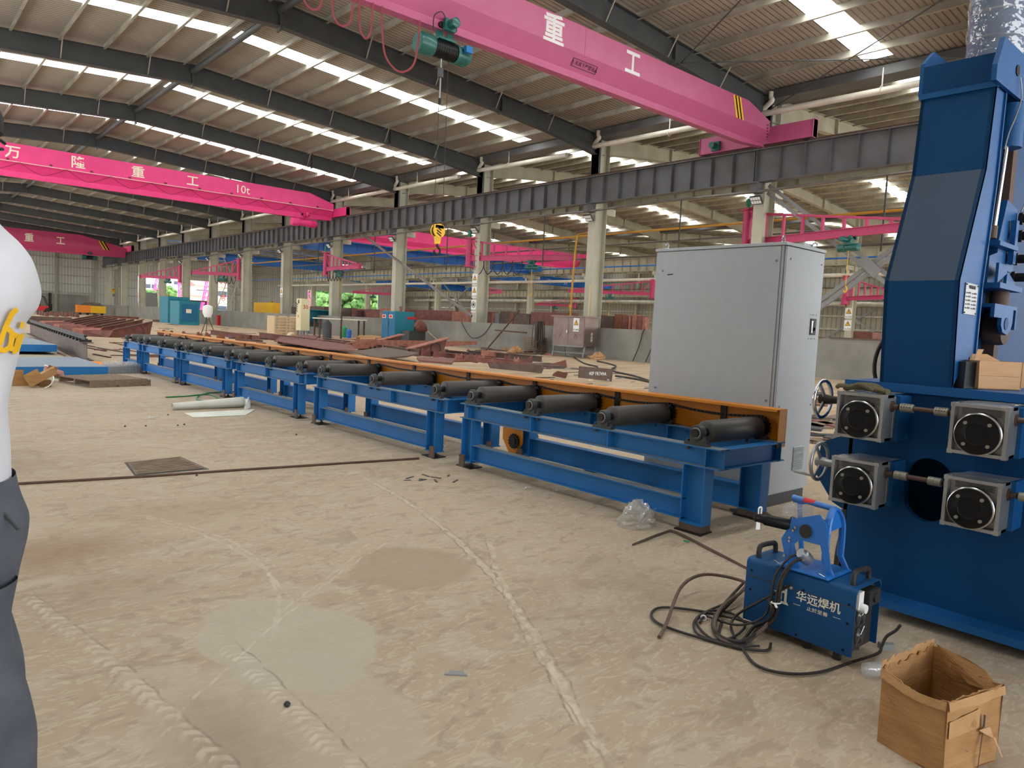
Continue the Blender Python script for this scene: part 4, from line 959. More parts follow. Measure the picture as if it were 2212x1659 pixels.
# orange chain guard along the whole line
e = empty('chain_guard', (5.6, 11, ZT), 'long orange steel chain guard along the rear of the roller conveyor', 'chain guard')
b = B(); ya, yb = 2.95, 19.9
b.bx(5.612, 5.618, ya, yb, .62, .93); b.bx(5.45, 5.618, ya, yb, .926, .932); b.bx(5.448, 5.452, ya, yb, .912, .932); b.bx(5.5, 5.618, ya, ya + .006, .62, .926)
b.out('guard_sheet', 'orange', e)
b = B()
for i in range(14): b.bx(5.598, 5.611, 3.5 + i * 1.22, 3.56 + i * 1.22, .64, .92)
outs(b, 'stay_bracket', 'black_iron', e)
b = B()
for (z, sg) in ((.85, 1), (.675, -1)):
    for i in range(len(RY) - 1):
        p, q = RY[i], RY[i + 1]; n = max(6, int((q - p) / .04)); s_ = .012
        for k in range(n):
            t0, t1 = k / n, (k + .8) / n; sag = lambda t: -.03 * math.sin(PI * t)
            b.obox((5.586, p + (q - p) * t0, z + sag(t0) - s_), (.014, 0, 0), (0, (q - p) * (t1 - t0), sag(t1) - sag(t0)), (0, 0, .02))
b.out('drive_chain', 'black_iron', e)
# drive motor with triangular orange guard
e = empty('drive_unit', (5.5, 6.2, 0), 'drive motor with orange triangular chain case under the conveyor', 'motor')
B().plate([(5.47, 6.32, .4), (5.47, 5.98, .4), (5.47, 5.98, .18), (5.47, 6.08, .06), (5.47, 6.2, .05), (5.47, 6.32, .2)], (.012, 0, 0)).out('chain_case', 'orange', e)
b = B(); b.cyl((5.462, 6.1, .2), (5.44, 6.1, .2), .075, 20); b.cyl((5.44, 6.1, .2), (5.43, 6.1, .2), .045, 20)
for i in range(14):
    th = 2 * PI * i / 14; b.cyl((5.437, 6.1 + .075 * math.cos(th), .2 + .075 * math.sin(th)), (5.46, 6.1 + .075 * math.cos(th), .2 + .075 * math.sin(th)), .012, 6)
b.out('sprocket', 'black_iron', e)
b = B(); b.lathe((5.5, 6.18, .2), (1, 0, 0), [(0, .08), (.05, .12), (.3, .12), (.33, .08)], 18); b.bx(5.55, 5.75, 6.1, 6.3, 0, .1); b.out('motor', 'dark_grey', e)

# ================================================================== control cabinet
e = empty('control_cabinet', (6.3, 3.9, 0), 'tall light grey electrical control cabinet behind the conveyor', 'cabinet')
x0, x1, y0, y1, zt = 5.95, 6.66, 3.25, 4.64, 2.34
B().bx(x0 + .02, x1 - .02, y0 + .02, y1 - .02, 0, .1).out('plinth', 'dark_grey', e)
B().bx(x0 + .004, x1 - .004, y0 + .018, y1 - .004, .1, zt - .03).out('body', 'cab_grey', e, bevel=.004)
B().bx(x0 - .004, x0 + .004, y0 + .045, y1 - .006, .12, zt - .034).out('side_panel', 'cab_grey', e, bevel=.003)
B().bx(x0 + .01, x1 - .006, y0 - .004, y0 + .016, .12, zt - .034).out('door', 'cab_grey', e, bevel=.004)
B().bx(x0 - .01, x1 + .01, y0 - .008, y1 + .01, zt - .028, zt).out('top_cover', 'cab_grey', e, bevel=.003)
b = B()
for (yy, z) in ((3.33, 2.18), (3.33, .95), (4.55, 2.12), (4.55, .95)): b.cyl((x0 - .009, yy, z), (x0 - .003, yy, z), .011, 10)
for (xx, z) in ((6.03, 2.2), (6.03, .9), (6.6, 2.2), (6.6, .9)): b.cyl((xx, y0 - .009, z), (xx, y0 - .003, z), .008, 10)
b.out('screw', 'mid_grey', e)
b = B(); b.bx(6.475, 6.575, y0 - .012, y0 - .004, 1.55, 1.70); b.out('isolator_frame', 'dark_grey', e)
b = B(); b.bx(6.525, 6.552, y0 - .018, y0 - .011, 1.575, 1.67); b.bx(6.532, 6.544, y0 - .026, y0 - .018, 1.59, 1.62); b.out('isolator_lever', 'black_gloss', e)
B().bx(6.485, 6.515, y0 - .014, y0 - .011, 1.57, 1.68).out('isolator_plate', 'alu', e)
b = B()
for z in (1.515, 1.735):
    for xx in (6.455, 6.5, 6.525, 6.575): b.cyl((xx, y0 - .006, z), (xx, y0 - .0035, z), .005, 8)
b.out('drilled_hole', 'black_gloss', e)
b = B()
for i in range(17): b.obox((6.345, y0 - .004, .3 + i * .0132), (.19, 0, 0), (0, -.008, -.004), (0, -.002, .007))
b.out('louvre', 'cab_grey', e)
B().obox((x0 - .0055, 4.42, 2.08), (0, .07, -.005), (0, 0, .01), (.001, 0, 0)).out('scuff_mark', 'black_gloss', e)
b = B()
for (xx, yy) in ((6.02, 3.32), (6.59, 3.32), (6.02, 4.57), (6.59, 4.57)):
    b.cyl((xx, yy, zt), (xx, yy, zt + .015), .018, 12); b.ring((xx, yy, zt + .04), (0, 1, 0) if xx < 6.3 else (1, 0, 0), .022, .006, 20, 8)
outs(b, 'lifting_eye', 'bright_steel', e, True, 2)
B().bx(6.45, 6.6, 3.35, 3.6, zt, zt + .05).out('roof_vent', 'cab_grey', e)

# ================================================================== blue straightening machine at right
e = empty('straightening_machine', (4.8, .9, 0), 'large blue machine frame with gearboxes on its side, at the right edge', 'machine')
XF = 4.3
def stadium(yc, zc, r, hh, n=14):
    pts = [(yc + r * math.cos(PI * i / n), zc + hh + r * math.sin(PI * i / n)) for i in range(n + 1)] + [(yc + r * math.cos(PI + PI * i / n), zc - hh + r * math.sin(PI + PI * i / n)) for i in range(n + 1)]
    return pts
def face_with_hole(b, x, ya, yb_, za, zb, hole, cy, cz, th):
    cor = [math.atan2(z - cz, y - cy) for y, z in ((ya, za), (ya, zb), (yb_, za), (yb_, zb))]
    hp = [(math.atan2(z - cz, y - cy), y, z) for y, z in hole]
    def inner(an):
        hs = sorted(hp); 
        for i in range(len(hs)):
            a1, b1 = hs[i], hs[(i + 1) % len(hs)]; d = (b1[0] - a1[0]) % (2 * PI); t = (an - a1[0]) % (2 * PI)
            if t <= d: k = t / d if d else 0; return (a1[1] + (b1[1] - a1[1]) * k, a1[2] + (b1[2] - a1[2]) * k)
    an = sorted([h[0] for h in hp] + cor); n = len(an); ins = []; outs = []
    for a_ in an:
        y, z = inner(a_); ins.append((y, z)); c_, s_ = math.cos(a_), math.sin(a_); t = 1e9
        if c_ > 1e-9: t = min(t, (yb_ - cy) / c_)
        if c_ < -1e-9: t = min(t, (ya - cy) / c_)
        if s_ > 1e-9: t = min(t, (zb - cz) / s_)
        if s_ < -1e-9: t = min(t, (za - cz) / s_)
        outs.append((cy + t * c_, cz + t * s_))
    vs = [(x, y, z) for y, z in ins] + [(x, y, z) for y, z in outs] + [(x + th, y, z) for y, z in ins]
    fs = [(i, (i + 1) % n, n + (i + 1) % n, n + i) for i in range(n)] + [(i, 2 * n + i, 2 * n + (i + 1) % n, (i + 1) % n) for i in range(n)]
    b.add(vs, fs)
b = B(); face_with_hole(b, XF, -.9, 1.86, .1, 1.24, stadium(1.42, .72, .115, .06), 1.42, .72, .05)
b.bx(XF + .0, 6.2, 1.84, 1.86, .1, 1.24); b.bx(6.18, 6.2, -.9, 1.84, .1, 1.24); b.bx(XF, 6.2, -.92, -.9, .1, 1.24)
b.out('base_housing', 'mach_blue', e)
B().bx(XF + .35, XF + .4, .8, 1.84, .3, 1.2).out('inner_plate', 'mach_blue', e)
b = B(); b.bx(4.265, 6.25, -.95, 1.90, 1.24, 1.285); b.out('table_top', 'mach_blue_lit', e)
b = B(); b.bx(4.15, 6.3, -.95, 1.62, .06, .1); b.out('base_plate', 'mach_blue_lit', e)
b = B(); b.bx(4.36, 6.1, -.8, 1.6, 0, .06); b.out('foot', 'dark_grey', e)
b = B(); b.plate([(4.5, 1.88, .98), (4.5, 2.12, .86), (4.5, 2.14, .66), (4.5, 2.02, .5), (4.5, 1.88, .44)], (.3, 0, 0)); b.out('side_gusset', 'mach_blue', e)
# tall slanted frame: front faces
PRO = [(4.3, 1.285), (4.25, 1.85), (4.49, 2.46), (4.53, 2.9)]       # X at height z
yl, yr = 1.72, 1.35
for i, (m_, nm) in enumerate((('mach_blue', 'lower_front'), ('mach_blue_slant_lit', 'slanted_front'), ('mach_blue', 'upper_front'))):
    (xa, za), (xb, zb) = PRO[i], PRO[i + 1]
    B().plate([(xa, yl, za), (xa, yr, za), (xb, yr, zb), (xb, yl, zb)], (.02, 0, 0)).out(nm, m_, e)
pr = [(4.60, 1.42), (4.60, 1.85), (4.67, 2.4), (4.68, 2.9)]
B().plate([(x, yr, z) for x, z in PRO] + [(x, yr, z) for x, z in pr[::-1]] + [(4.46, yr, 1.42)], (0, .02, 0)).out('side_cheek', 'mach_blue_lit', e)
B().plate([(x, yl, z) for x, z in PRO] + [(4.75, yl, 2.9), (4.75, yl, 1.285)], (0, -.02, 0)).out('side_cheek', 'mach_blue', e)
w_ = B()
for i in range(3): w_.bar((pr[i][0], yr - .004, pr[i][1]), (pr[i + 1][0], yr - .004, pr[i + 1][1]), .014, .014)
w_.out('weld_bead', 'mach_blue_lit', e)
B().bx(4.37, 4.39, yr + .02, yl - .02, 1.285, 1.45).out('stiffener', 'mach_blue_lit', e)
B().bx(4.52, 4.54, yr, yr + .1, 1.285, 1.45).out('stiffener', 'mach_blue_lit', e)
b = B(); b.bx(4.75, 4.8, 1.70, 1.72, 1.285, 2.9); b.bx(4.70, 7.0, 1.47, 1.5, 1.285, 2.9); b.bx(6.25, 7.0, 1.42, 1.55, 0, 1.285); b.out('rear_plate', 'mach_blue', e)
# head beam
b = B(); b.plate([(4.42, 1.32, 2.9), (4.42, 1.32, 2.98), (4.5, 1.32, 3.14), (5.9, 1.32, 3.14), (5.9, 1.32, 2.9)], (0, .025, 0)); b.out('head_plate', 'mach_blue_lit', e)
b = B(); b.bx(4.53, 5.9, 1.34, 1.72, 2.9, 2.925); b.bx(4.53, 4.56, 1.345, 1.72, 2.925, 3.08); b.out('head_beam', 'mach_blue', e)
B().plate([(4.53, 1.72, 2.92), (4.53, 1.72, 3.1), (4.66, 1.72, 3.2), (4.8, 1.72, 3.2), (5.9, 1.72, 3.2), (5.9, 1.72, 2.92)], (0, .02, 0)).out('head_plate', 'mach_blue_lit', e)
B().cyl((4.75, 1.315, 3.03), (4.75, 1.319, 3.03), .03, 20).out('lifting_hole', 'black_gloss', e)
B().bar((4.53, 1.34, 2.91), (4.53, 1.73, 2.91), .03, .03).out('weld_bead', 'mach_blue_lit', e)
# nameplate
npl = B().obox((4.35, 1.344, 1.68), (.19, 0, 0), (0, .004, 0), (0, 0, .165)).out('nameplate', 'plate_grey', e)
text('nameplate_text', '型材矫直机', (4.445, 1.3425, 1.818), (1, 0, 0), (0, 0, 1), .02, 'black_gloss', npl)
for i in range(5):
    b = B()
    for k, (u, w2) in enumerate(((.012, .035), (.05, .03), (.105, .03), (.142, .03))):
        b.obox((4.35 + u, 1.342, 1.79 - i * .02), (w2, 0, 0), (0, .002, 0), (0, 0, .006 if k % 2 == 0 else .009))
    outs(b, 'nameplate_line', 'black_gloss' if i % 2 else 'dark_grey', npl)
b = B()
for (u, v_) in ((.008, .008), (.182, .008), (.008, .157), (.182, .157)): b.cyl((4.35 + u, 1.34, 1.68 + v_), (4.35 + u, 1.344, 1.68 + v_), .004, 8)
b.out('rivet', 'black_iron', npl)
# hydraulic screw, carriage and roller on the right of the frame
b = B(); b.lathe((4.87, 1.36, 2.64), (0, 0, 1), [(0, .065), (.24, .065)], 24); b.out('cylinder', 'mach_blue_lit', e, smooth=True)
b = B(); b.lathe((4.95, 1.38, 2.83), (0, 0, 1), [(0, .12), (.03, .12)], 28)
for i in range(6): b.cyl((4.95 + .1 * math.cos(i), 1.38 + .1 * math.sin(i), 2.78), (4.95 + .1 * math.cos(i), 1.38 + .1 * math.sin(i), 2.83), .016, 6)
b.out('flange', 'mach_blue_lit', e, smooth=True)
B().cyl((4.745, 1.36, 2.17), (4.82, 1.36, 2.64), .017, 14).out('rod', 'chrome', e, smooth=True)
B().cyl((4.742, 1.36, 2.12), (4.745, 1.36, 2.19), .024, 12).out('rod_nut', 'rust_grey', e)
B().bx(5.12, 5.2, 1.40, 1.47, 1.35, 2.9).out('guide_rail', 'rail_rust', e)
B().path([(4.78, 1.31, 3.0), (4.8, 1.30, 2.9), (4.76, 1.31, 2.78), (4.72, 1.32, 2.7), (4.7, 1.33, 2.6)], .004, 5, 4).out('tie_wire', 'alu', e, smooth=True)
B().path([(5.35, 1.3, 2.7), (5.15, 1.3, 2.45), (5.0, 1.3, 2.3)], .004, 5, 4).out('tie_wire', 'alu', e, smooth=True)
B().plate([(4.83, 1.35, 2.12), (4.92, 1.35, 2.36), (5.12, 1.35, 2.33), (5.16, 1.35, 1.86), (4.7, 1.35, 1.86), (4.7, 1.35, 2.02), (4.83, 1.35, 2.05)], (0, .1, 0)).out('slide_block', 'mach_blue_lit', e)
b = B(); b.bx(4.68, 5.02, 1.3, 1.45, 2.075, 2.1); b.bx(4.68, 5.1, 1.28, 1.46, 1.84, 1.87); b.out('shelf_plate', 'mach_blue_lit', e)
b = B(); b.plate([(4.7, 1.3, 1.87), (4.9, 1.3, 1.95), (4.7, 1.3, 1.98)], (0, .015, 0)); b.plate([(4.86, 1.3, 1.95), (5.0, 1.3, 1.9), (5.04, 1.3, 1.87), (4.86, 1.3, 1.87)], (0, .015, 0)); b.out('rib', 'mach_blue_lit', e)
b = B()
for (xx, z) in ((5.14, 2.28), (5.16, 2.18), (5.12, 2.04), (5.1, 1.93)): b.cyl((xx, 1.33, z), (xx, 1.24, z), .028, 6); b.cyl((xx, 1.34, z), (xx, 1.32, z), .036, 16)
outs(b, 'hex_bolt', 'black_iron', e, k=2)
B().bx(4.98, 5.03, 1.31, 1.34, 2.0, 2.25).out('key_plate', 'mach_blue_lit', e)
B().cyl((4.98, 1.36, 1.74), (4.98, 1.36, 1.84), .05, 16).out('screw_spindle', 'rail_rust', e, smooth=True)
b = B(); yk = [(4.7, 1.735), (5.05, 1.735), (5.05, 1.66), (5.03, 1.62), (4.97, 1.585), (4.88, 1.6), (4.84, 1.64), (4.84, 1.68), (4.7, 1.68)]
b.plate([(x, 1.30, z) for x, z in yk], (0, .02, 0)); b.bx(4.7, 5.12, 1.3, 1.42, 1.735, 1.755); b.bx(5.1, 5.12, 1.3, 1.42, 1.62, 1.735); b.out('roller_yoke', 'mach_blue_lit', e)
B().lathe((5.03, 1.325, 1.625), (0, 1, 0), [(0, .05), (0, .095), (.03, .1), (.07, .1), (.1, .09), (.1, .05)], 30).out('straightening_roller', 'rail_rust', e, smooth=True)
B().cyl((4.93, 1.296, 1.65), (4.93, 1.3, 1.65), .035, 20).out('pin_cap', 'mach_blue', e)
# wrapped pipe standing on the head
t = empty('wrapped_post', (4.95, 1.5, 2.925), 'blue post wrapped in clear film on top of the blue machine', 'post')
B().cyl((4.95, 1.5, 2.925), (4.95, 1.5, 4.1), .14, 24).out('post', 'mach_blue_lit', t, smooth=True)
b = B()
for i in range(7): b.lathe((4.95, 1.5, 2.98 + i * .15), (random.uniform(-.05, .05), random.uniform(-.05, .05), 1), [(0, .146), (.05, .155), (.11, .147), (.15, .152)], 24)
b.out('stretch_film', 'clear_film', t, smooth=True)

# gearboxes
def gearbox(yc, zc, lab, chip=False):
    g = empty('worm_gearbox', (4.1, yc, zc - .125), lab, 'gearbox', 'aluminium worm gearboxes on the blue machine')
    s = .122; x0 = 3.95; D = .13
    b = B(); rm = .016
    b.bx(x0, x0 + D, yc - s, yc - s + rm, zc - s, zc + s); b.bx(x0, x0 + D, yc + s - rm, yc + s, zc - s, zc + s)
    b.bx(x0, x0 + D, yc - s, yc + s, zc + s - rm, zc + s); b.bx(x0, x0 + D, yc - s, yc + s, zc - s, zc - s + rm); b.bx(x0 + .045, x0 + .06, yc - s + rm, yc + s - rm, zc - s + rm, zc + s - rm)
    for (u, v_) in ((-1, -1), (-1, 1), (1, -1), (1, 1)): b.cbx((x0 + .022, yc + u * (s - .008), zc + v_ * (s - .008)), (.046, .022, .022))
    for i in range(6): b.bx(x0 + .03, x0 + .046, yc - .085 + (i % 2) * .01, yc + .085, zc + .068 + i * .006, zc + .070 + i * .006)
    b.out('housing', 'alu', g, bevel=.003)
    w2 = B(); w2.cyl((x0 + .012, yc - s + rm, zc + .078), (x0 + .012, yc + s - rm, zc + .078), .02, 12) if False else None
    n = B(); oc = [(math.cos(PI / 8 + PI / 4 * i), math.sin(PI / 8 + PI / 4 * i)) for i in range(8)]
    n.plate([(x0 + D, yc + .115 * a_, zc - .01 + .115 * c_) for a_, c_ in oc], (.035, 0, 0)); n.bx(x0 + D + .035, x0 + D + .06, yc - s + .01, yc + s - .01, zc - s + .01, zc + s - .01); n.out('rear_flange', 'alu', g, bevel=.003)
    f = B(); f.lathe((x0 + .045, yc, zc - .018), (-1, 0, 0), [(0, .103), (.045, .103), (.048, .1), (.05, .095)], 40); f.out('flange_rim', 'bright_steel', g, smooth=True)
    f = B(); f.lathe((x0 + .02, yc, zc - .018), (-1, 0, 0), [(0, .096), (.032, .096), (.034, .062), (.038, .055), (.038, .05), (.036, .048)], 40); f.out('black_cover', 'black_gloss', g, smooth=True)
    r_ = B(); r_.ring((x0 - .015, yc, zc - .018), (1, 0, 0), .056, .0018, 32, 5); r_.out('cover_groove', 'coupling', g)
    k = B()
    for i in range(4):
        th = PI / 4 + PI / 2 * i; k.cyl((x0 - .012, yc + .072 * math.cos(th), zc - .018 + .072 * math.sin(th)), (x0 - .022, yc + .072 * math.cos(th), zc - .018 + .072 * math.sin(th)), .0085, 12)
    outs(k, 'bolt', 'coupling', g)
    p = B(); p.bx(x0 + D + .06, XF, yc - .13, yc + .11, zc - .13, zc + .115); p.out('mounting_pad', 'mach_blue_lit', g)
    sh = B(); sh.cyl((4.06, yc - s - .035, zc + .062), (4.06, yc + s + .035, zc + .062), .014, 14); sh.cyl((4.06, yc - s - .006, zc + .062), (4.06, yc - s + .002, zc + .062), .03, 20); sh.out('input_shaft', 'shaft', g, smooth=True)
    cf = B(); cf.add([(x0 + .05, yc - s, zc + s + .004), (x0 + .2, yc - s - .03, zc + s + .012), (x0 + .2, yc + s - .06, zc + s + .01), (x0 + .05, yc + s, zc + s + .005)], [(0, 1, 2, 3)]); cf.out('film_scrap', 'clear_film', g)
    return g
gearbox(1.672, 1.11, 'upper left aluminium gearbox, a work glove lying on top of it')
gearbox(1.112, 1.11, 'upper right aluminium gearbox below the carton')
gearbox(1.672, .752, 'lower left aluminium gearbox above the welding machine')
gearbox(1.112, .752, 'lower right aluminium gearbox, right of the round hole')
def linkshaft(z, ya, yb_, lab, holes=True):
    g = empty('coupling_shaft', (4.06, (ya + yb_) / 2, z), lab, 'shaft', 'coupling shafts between gearboxes')
    B().cyl((4.06, ya, z), (4.06, yb_, z), .013, 14).out('shaft', 'shaft', g, smooth=True)
    for yc in (ya + .035, yb_ - .035):
        b = B(); b.lathe((4.06, yc - .032, z), (0, 1, 0), [(0, .02), (.002, .023), (.03, .023), (.031, .0215), (.033, .0215), (.034, .023), (.062, .023), (.064, .02)], 20)
        c = b.out('coupling', 'coupling', g, smooth=True)
        if holes:
            h_ = B()
            for q in (-.02, -.007, .007, .02):
                for d in ((-1, 0, .25), (-.6, 0, .8)): v_ = V(d).normalized(); h_.cyl(V((4.06, yc + q, z)) + v_ * .0225, V((4.06, yc + q, z)) + v_ * .0237, .003, 6)
            h_.out('set_screw', 'black_gloss', c)
linkshaft(1.172, 1.275, 1.51, 'brown shaft with two drilled couplings between the upper gearboxes')
linkshaft(.814, 1.275, 1.51, 'brown shaft with two plain couplings crossing the round hole', False)
linkshaft(1.172, .78, .95, 'upper shaft leaving the photo at the right edge'); linkshaft(.814, .78, .95, 'lower shaft leaving the photo at the right edge', False)
def handwheel(y, z, m_, lab, hand):
    g = empty('handwheel', (4.06, y, z), lab, 'handwheel', 'handwheels of the blue machine')
    B().ring((4.06, y, z), (0, 1, 0), .104, .011, 40, 10).out('rim', m_, g, smooth=True)
    b = B()
    for i in range(3):
        th = PI / 2 + .5 + i * 2 * PI / 3; d = V((math.cos(th), 0, math.sin(th))); b.prof(V((4.06, y - .012, z)) + d * .02, V((4.06, y, z)) + d * .1, [(-.013, -.004), (.013, -.004), (.013, .004), (-.013, .004)], (0, 1, 0), [(-.009, -.003), (.009, -.003), (.009, .003), (-.009, .003)])
    b.out('spoke', 'alu', g)
    h_ = B(); h_.lathe((4.06, y - .1, z), (0, 1, 0), [(0, .018), (.05, .022), (.075, .028), (.115, .028)], 20); h_.out('hub', 'alu' if hand else 'black_iron', g, smooth=True)
    if hand: B().cyl((4.06 - .07, y, z - .075), (4.06 - .07, y + .11, z - .07), .008, 10).out('crank_handle', 'alu', g, smooth=True)
handwheel(1.925, 1.172, 'chrome', 'upper chrome handwheel on the left of the gearboxes', False)
handwheel(1.915, .814, 'alu', 'lower satin handwheel with a crank handle', True)
# second larger black wheel behind the machine
g = empty('bicycle', (5.2, 3.0, 0), 'black spoked wheel and frame partly hidden behind the blue machine', 'bicycle')
cw = PX(1925, 790, 5.2)
B().ring((5.2, cw.y - .22, cw.z - .0), (1, 0, 0), .33, .014, 40, 8).out('tyre', 'black_rubber', g, smooth=True)
# work glove
g = empty('work_glove', (4.0, 1.68, 1.236), 'crumpled olive green work glove on the upper left gearbox', 'glove')
b = B(); rnd = random.Random(3)
b.path([(4.02, 1.78, 1.25), (4.01, 1.73, 1.262), (4.02, 1.68, 1.262), (4.02, 1.62, 1.255), (4.02, 1.56, 1.247)], .03, 12, 5, (1, .55))
for k in range(4): b.path([(4.0 + k * .02, 1.74, 1.262), (3.98 + k * .022, 1.70 - k * .01, 1.278), (3.975 + k * .025, 1.66 - k * .012, 1.27), (3.98 + k * .02, 1.62 - k * .01, 1.252)], .011, 8, 5)
b.path([(4.0, 1.77, 1.262), (3.98, 1.8, 1.262), (3.985, 1.815, 1.252)], .012, 8, 4)
b.out('knit', 'glove', g, smooth=True)

# cardboard carton on the machine table
A = G(2112, 840, 1.287); Bq = G(2203, 843, 1.287); u = (Bq - A); u.z = 0; L_ = u.length; u.normalize(); v_ = V((-u.y, u.x, 0)); v_ = v_ if v_.dot(V((1, 1, 0))) > 0 else -v_
e2 = empty('carton', tuple(A), 'open cardboard carton on the table of the blue machine', 'carton')
hh = .15; b = B(); t_ = .004
b.obox(A, u * L_, v_ * t_, zz * hh); b.obox(A + v_ * .14, u * L_, v_ * t_, zz * hh); b.obox(A, u * t_, v_ * .14, zz * hh); b.obox(A + u * L_, u * t_, v_ * .144, zz * hh); b.obox(A, u * L_, v_ * .14, zz * t_)
b.out('box_body', 'cardboard_light', e2)
b = B(); b.plate([A + zz * hh, A + u * (-.028) - v_ * .02 + zz * (hh - .005), A + u * (-.022) - v_ * .02 + zz * .02, A + zz * .01], -v_ * .003); b.plate([A + u * L_ + zz * hh, A + u * (L_ + .04) - v_ * .01 + zz * (hh - .03), A + u * (L_ + .04) - v_ * .01 + zz * .02, A + u * L_ + zz * .01], -v_ * .003)
b.plate([A + v_ * .14 + zz * hh, A + v_ * .16 + zz * (hh + .03), A + v_ * .16 + u * L_ * .75 + zz * (hh + .035), A + v_ * .14 + u * L_ + zz * hh], v_ * .003)
b.plate([A + v_ * .1 + u * .06 + zz * hh, A + v_ * .12 + u * .1 + zz * (hh + .06), A + v_ * .12 + u * .14 + zz * (hh + .06), A + v_ * .1 + u * .09 + zz * hh], v_ * .003)
outs(b, 'flap', 'cardboard_light', e2)
b = B(); b.obox(A - v_ * .0015 + zz * .07, u * L_, v_ * .001, zz * .001); b.out('crease', 'cardboard_dark', e2)
b = B(); b.obox(A - u * .07 + v_ * .02, u * .068, v_ * .1, zz * .14); b.out('inner_box', 'dark_grey', e2, label='dark inner box')

# ================================================================== welding wire feeder and power source
w3 = empty('welding_machine', (3.5, 1.66, 0), 'blue welding power source with a wire feeder on top, beside the blue machine', 'welding machine')
x0, x1, y0, y1, z0, z1 = 3.38, 3.655, 1.37, 1.93, .045, .37
b = B(); b.prof((0, y0, 0), (0, y1, 0), [(x0, z0), (x0 + .004, z0), (x0 + .004, z1 - .024), (x0 + .024, z1 - .004), (x1 - .024, z1 - .004), (x1 - .004, z1 - .024), (x1 - .004, z0), (x1, z0), (x1, z1 - .025), (x1 - .007, z1 - .007), (x1 - .025, z1), (x0 + .025, z1), (x0 + .007, z1 - .007), (x0, z1 - .025)]) if False else None
b = B()
prf = [(x0, z0), (x0, z1 - .025), (x0 + .003, z1 - .013), (x0 + .011, z1 - .004), (x0 + .025, z1), (x1 - .025, z1), (x1 - .011, z1 - .004), (x1 - .003, z1 - .013), (x1, z1 - .025), (x1, z0), (x1 - .005, z0), (x1 - .005, z1 - .03), (x1 - .03, z1 - .005), (x0 + .03, z1 - .005), (x0 + .005, z1 - .03), (x0 + .005, z0)]
n_ = len(prf); vs = [(x, y0, z) for x, z in prf] + [(x, y1, z) for x, z in prf]
fs = [(i, n_ + i, n_ + (i + 1) % n_, (i + 1) % n_) for i in range(n_)]
# end caps of the sheet shell
for off in (0, n_):
    for a_, c_ in ((0, 15), (1, 14), (2, 14), (3, 13), (4, 13), (5, 12), (6, 12), (7, 11), (8, 11)): pass
    cap = [(0, 1, 14, 15), (1, 2, 3, 4, 13, 14), (4, 5, 12, 13), (5, 6, 7, 8, 11, 12), (8, 9, 10, 11)]
    fs += [tuple(i + off for i in (f if off == 0 else f[::-1])) for f in cap]
b.add(vs, fs); b.out('shell', 'weld_blue', w3, smooth=True)
B().bx(x0 + .006, x1 - .006, y0 + .03, y1 - .02, z0, z1 - .01).out('core', 'black_rubber', w3)
B().bx(x0 - .0015, x0 + .001, y0 + .004, y1 - .004, z1 - .092, z1 - .088).out('shell_crease', 'dark_grey', w3)
b = B()
for (yy, z) in ((1.9, .33 - .02), (1.9, .21), (1.62, .31 - .02), (1.4, .31 - .02), (1.4, .2), (1.41, .07), (1.64, .06)): b.cyl((x0 - .003, yy, z), (x0, yy, z), .006, 10)
b.out('screw', 'black_gloss', w3)
b = B()
for yy in (1.45, 1.6, 1.85):
    for xx in (3.42, 3.61): b.cyl((xx, yy, 0), (xx, yy, z0), .02, 12)
outs(b, 'foot', 'black_rubber', w3)
# rear panel with two fans
b = B()
for z in (.11, .205):
    for r_ in (.038, .028, .018, .009): b.ring((3.515, y0 + .022, z), (0, 1, 0), r_, .0012, 24, 5)
    for k in range(4):
        th = PI / 4 + k * PI / 2; d = V((math.cos(th), 0, math.sin(th))); b.cyl(V((3.515, y0 + .022, z)) + d * .006, V((3.515, y0 + .022, z)) + d * .055, .0014, 5)
b.out('fan_guard', 'bright_steel', w3)
for z in (.11, .205): B().ring((3.515, y0 + .027, z), (0, 1, 0), .044, .003, 28, 6).out('fan_frame', 'dark_grey', w3)
B().bx(3.40, 3.45, y0 - .006, y0 + .028, .27, .35).out('socket', 'white', w3); B().lathe((3.43, y0 - .03, .275), (0, 1, 0), [(0, .02), (.03, .024), (.04, .018)], 14).out('plug', 'white', w3, smooth=True)
b = B(); b.bx(3.48, 3.6, y0 - .02, y0 + .028, .27, .34); b.cyl((3.54, y0 - .03, .305), (3.54, y0, .305), .022, 12); b.out('breaker', 'black_rubber', w3)
# lettering on the long side
ux = V((0, -1, 0))
text('lettering', '华远焊机', (x0 - .0012, 1.545, .235), ux, (0, 0, 1), .055, 'cream_white', w3, 'white lettering', 1, .001, .0006)
text('lettering', '止於至善', (x0 - .0012, 1.545, .2), ux, (0, 0, 1), .022, 'cream_white', w3, 'small white lettering', 1.2, .001)
b = B(); b.obox((x0 - .0012, 1.665, .208), (0, -.035, 0), (.001, 0, 0), (0, 0, .002)); b.obox((x0 - .0012, 1.468, .208), (0, -.035, 0), (.001, 0, 0), (0, 0, .002)); b.out('lettering_rule', 'cream_white', w3)
b = B(); f_ = lambda pts: b.plate([(x0 - .0012, 1.75 - p, .19 + q) for p, q in pts], (.001, 0, 0))
f_([(-.02, .055), (.02, .055), (.02, .04), (.0, .04)]); f_([(.01, .02), (.022, .02), (.022, .095), (.01, .095)]); f_([(.036, .01), (.048, .01), (.048, .095), (.036, .095)]); f_([(.022, .055), (.036, .055), (.036, .067), (.022, .067)]); f_([(-.005, .0), (.06, .0), (.052, .012), (.01, .012)])
b.out('emblem', 'cream_white', w3, label='white H shaped emblem')
text('registered_mark', '®', (x0 - .0012, 1.683, .275), ux, (0, 0, 1), .022, 'cream_white', w3)
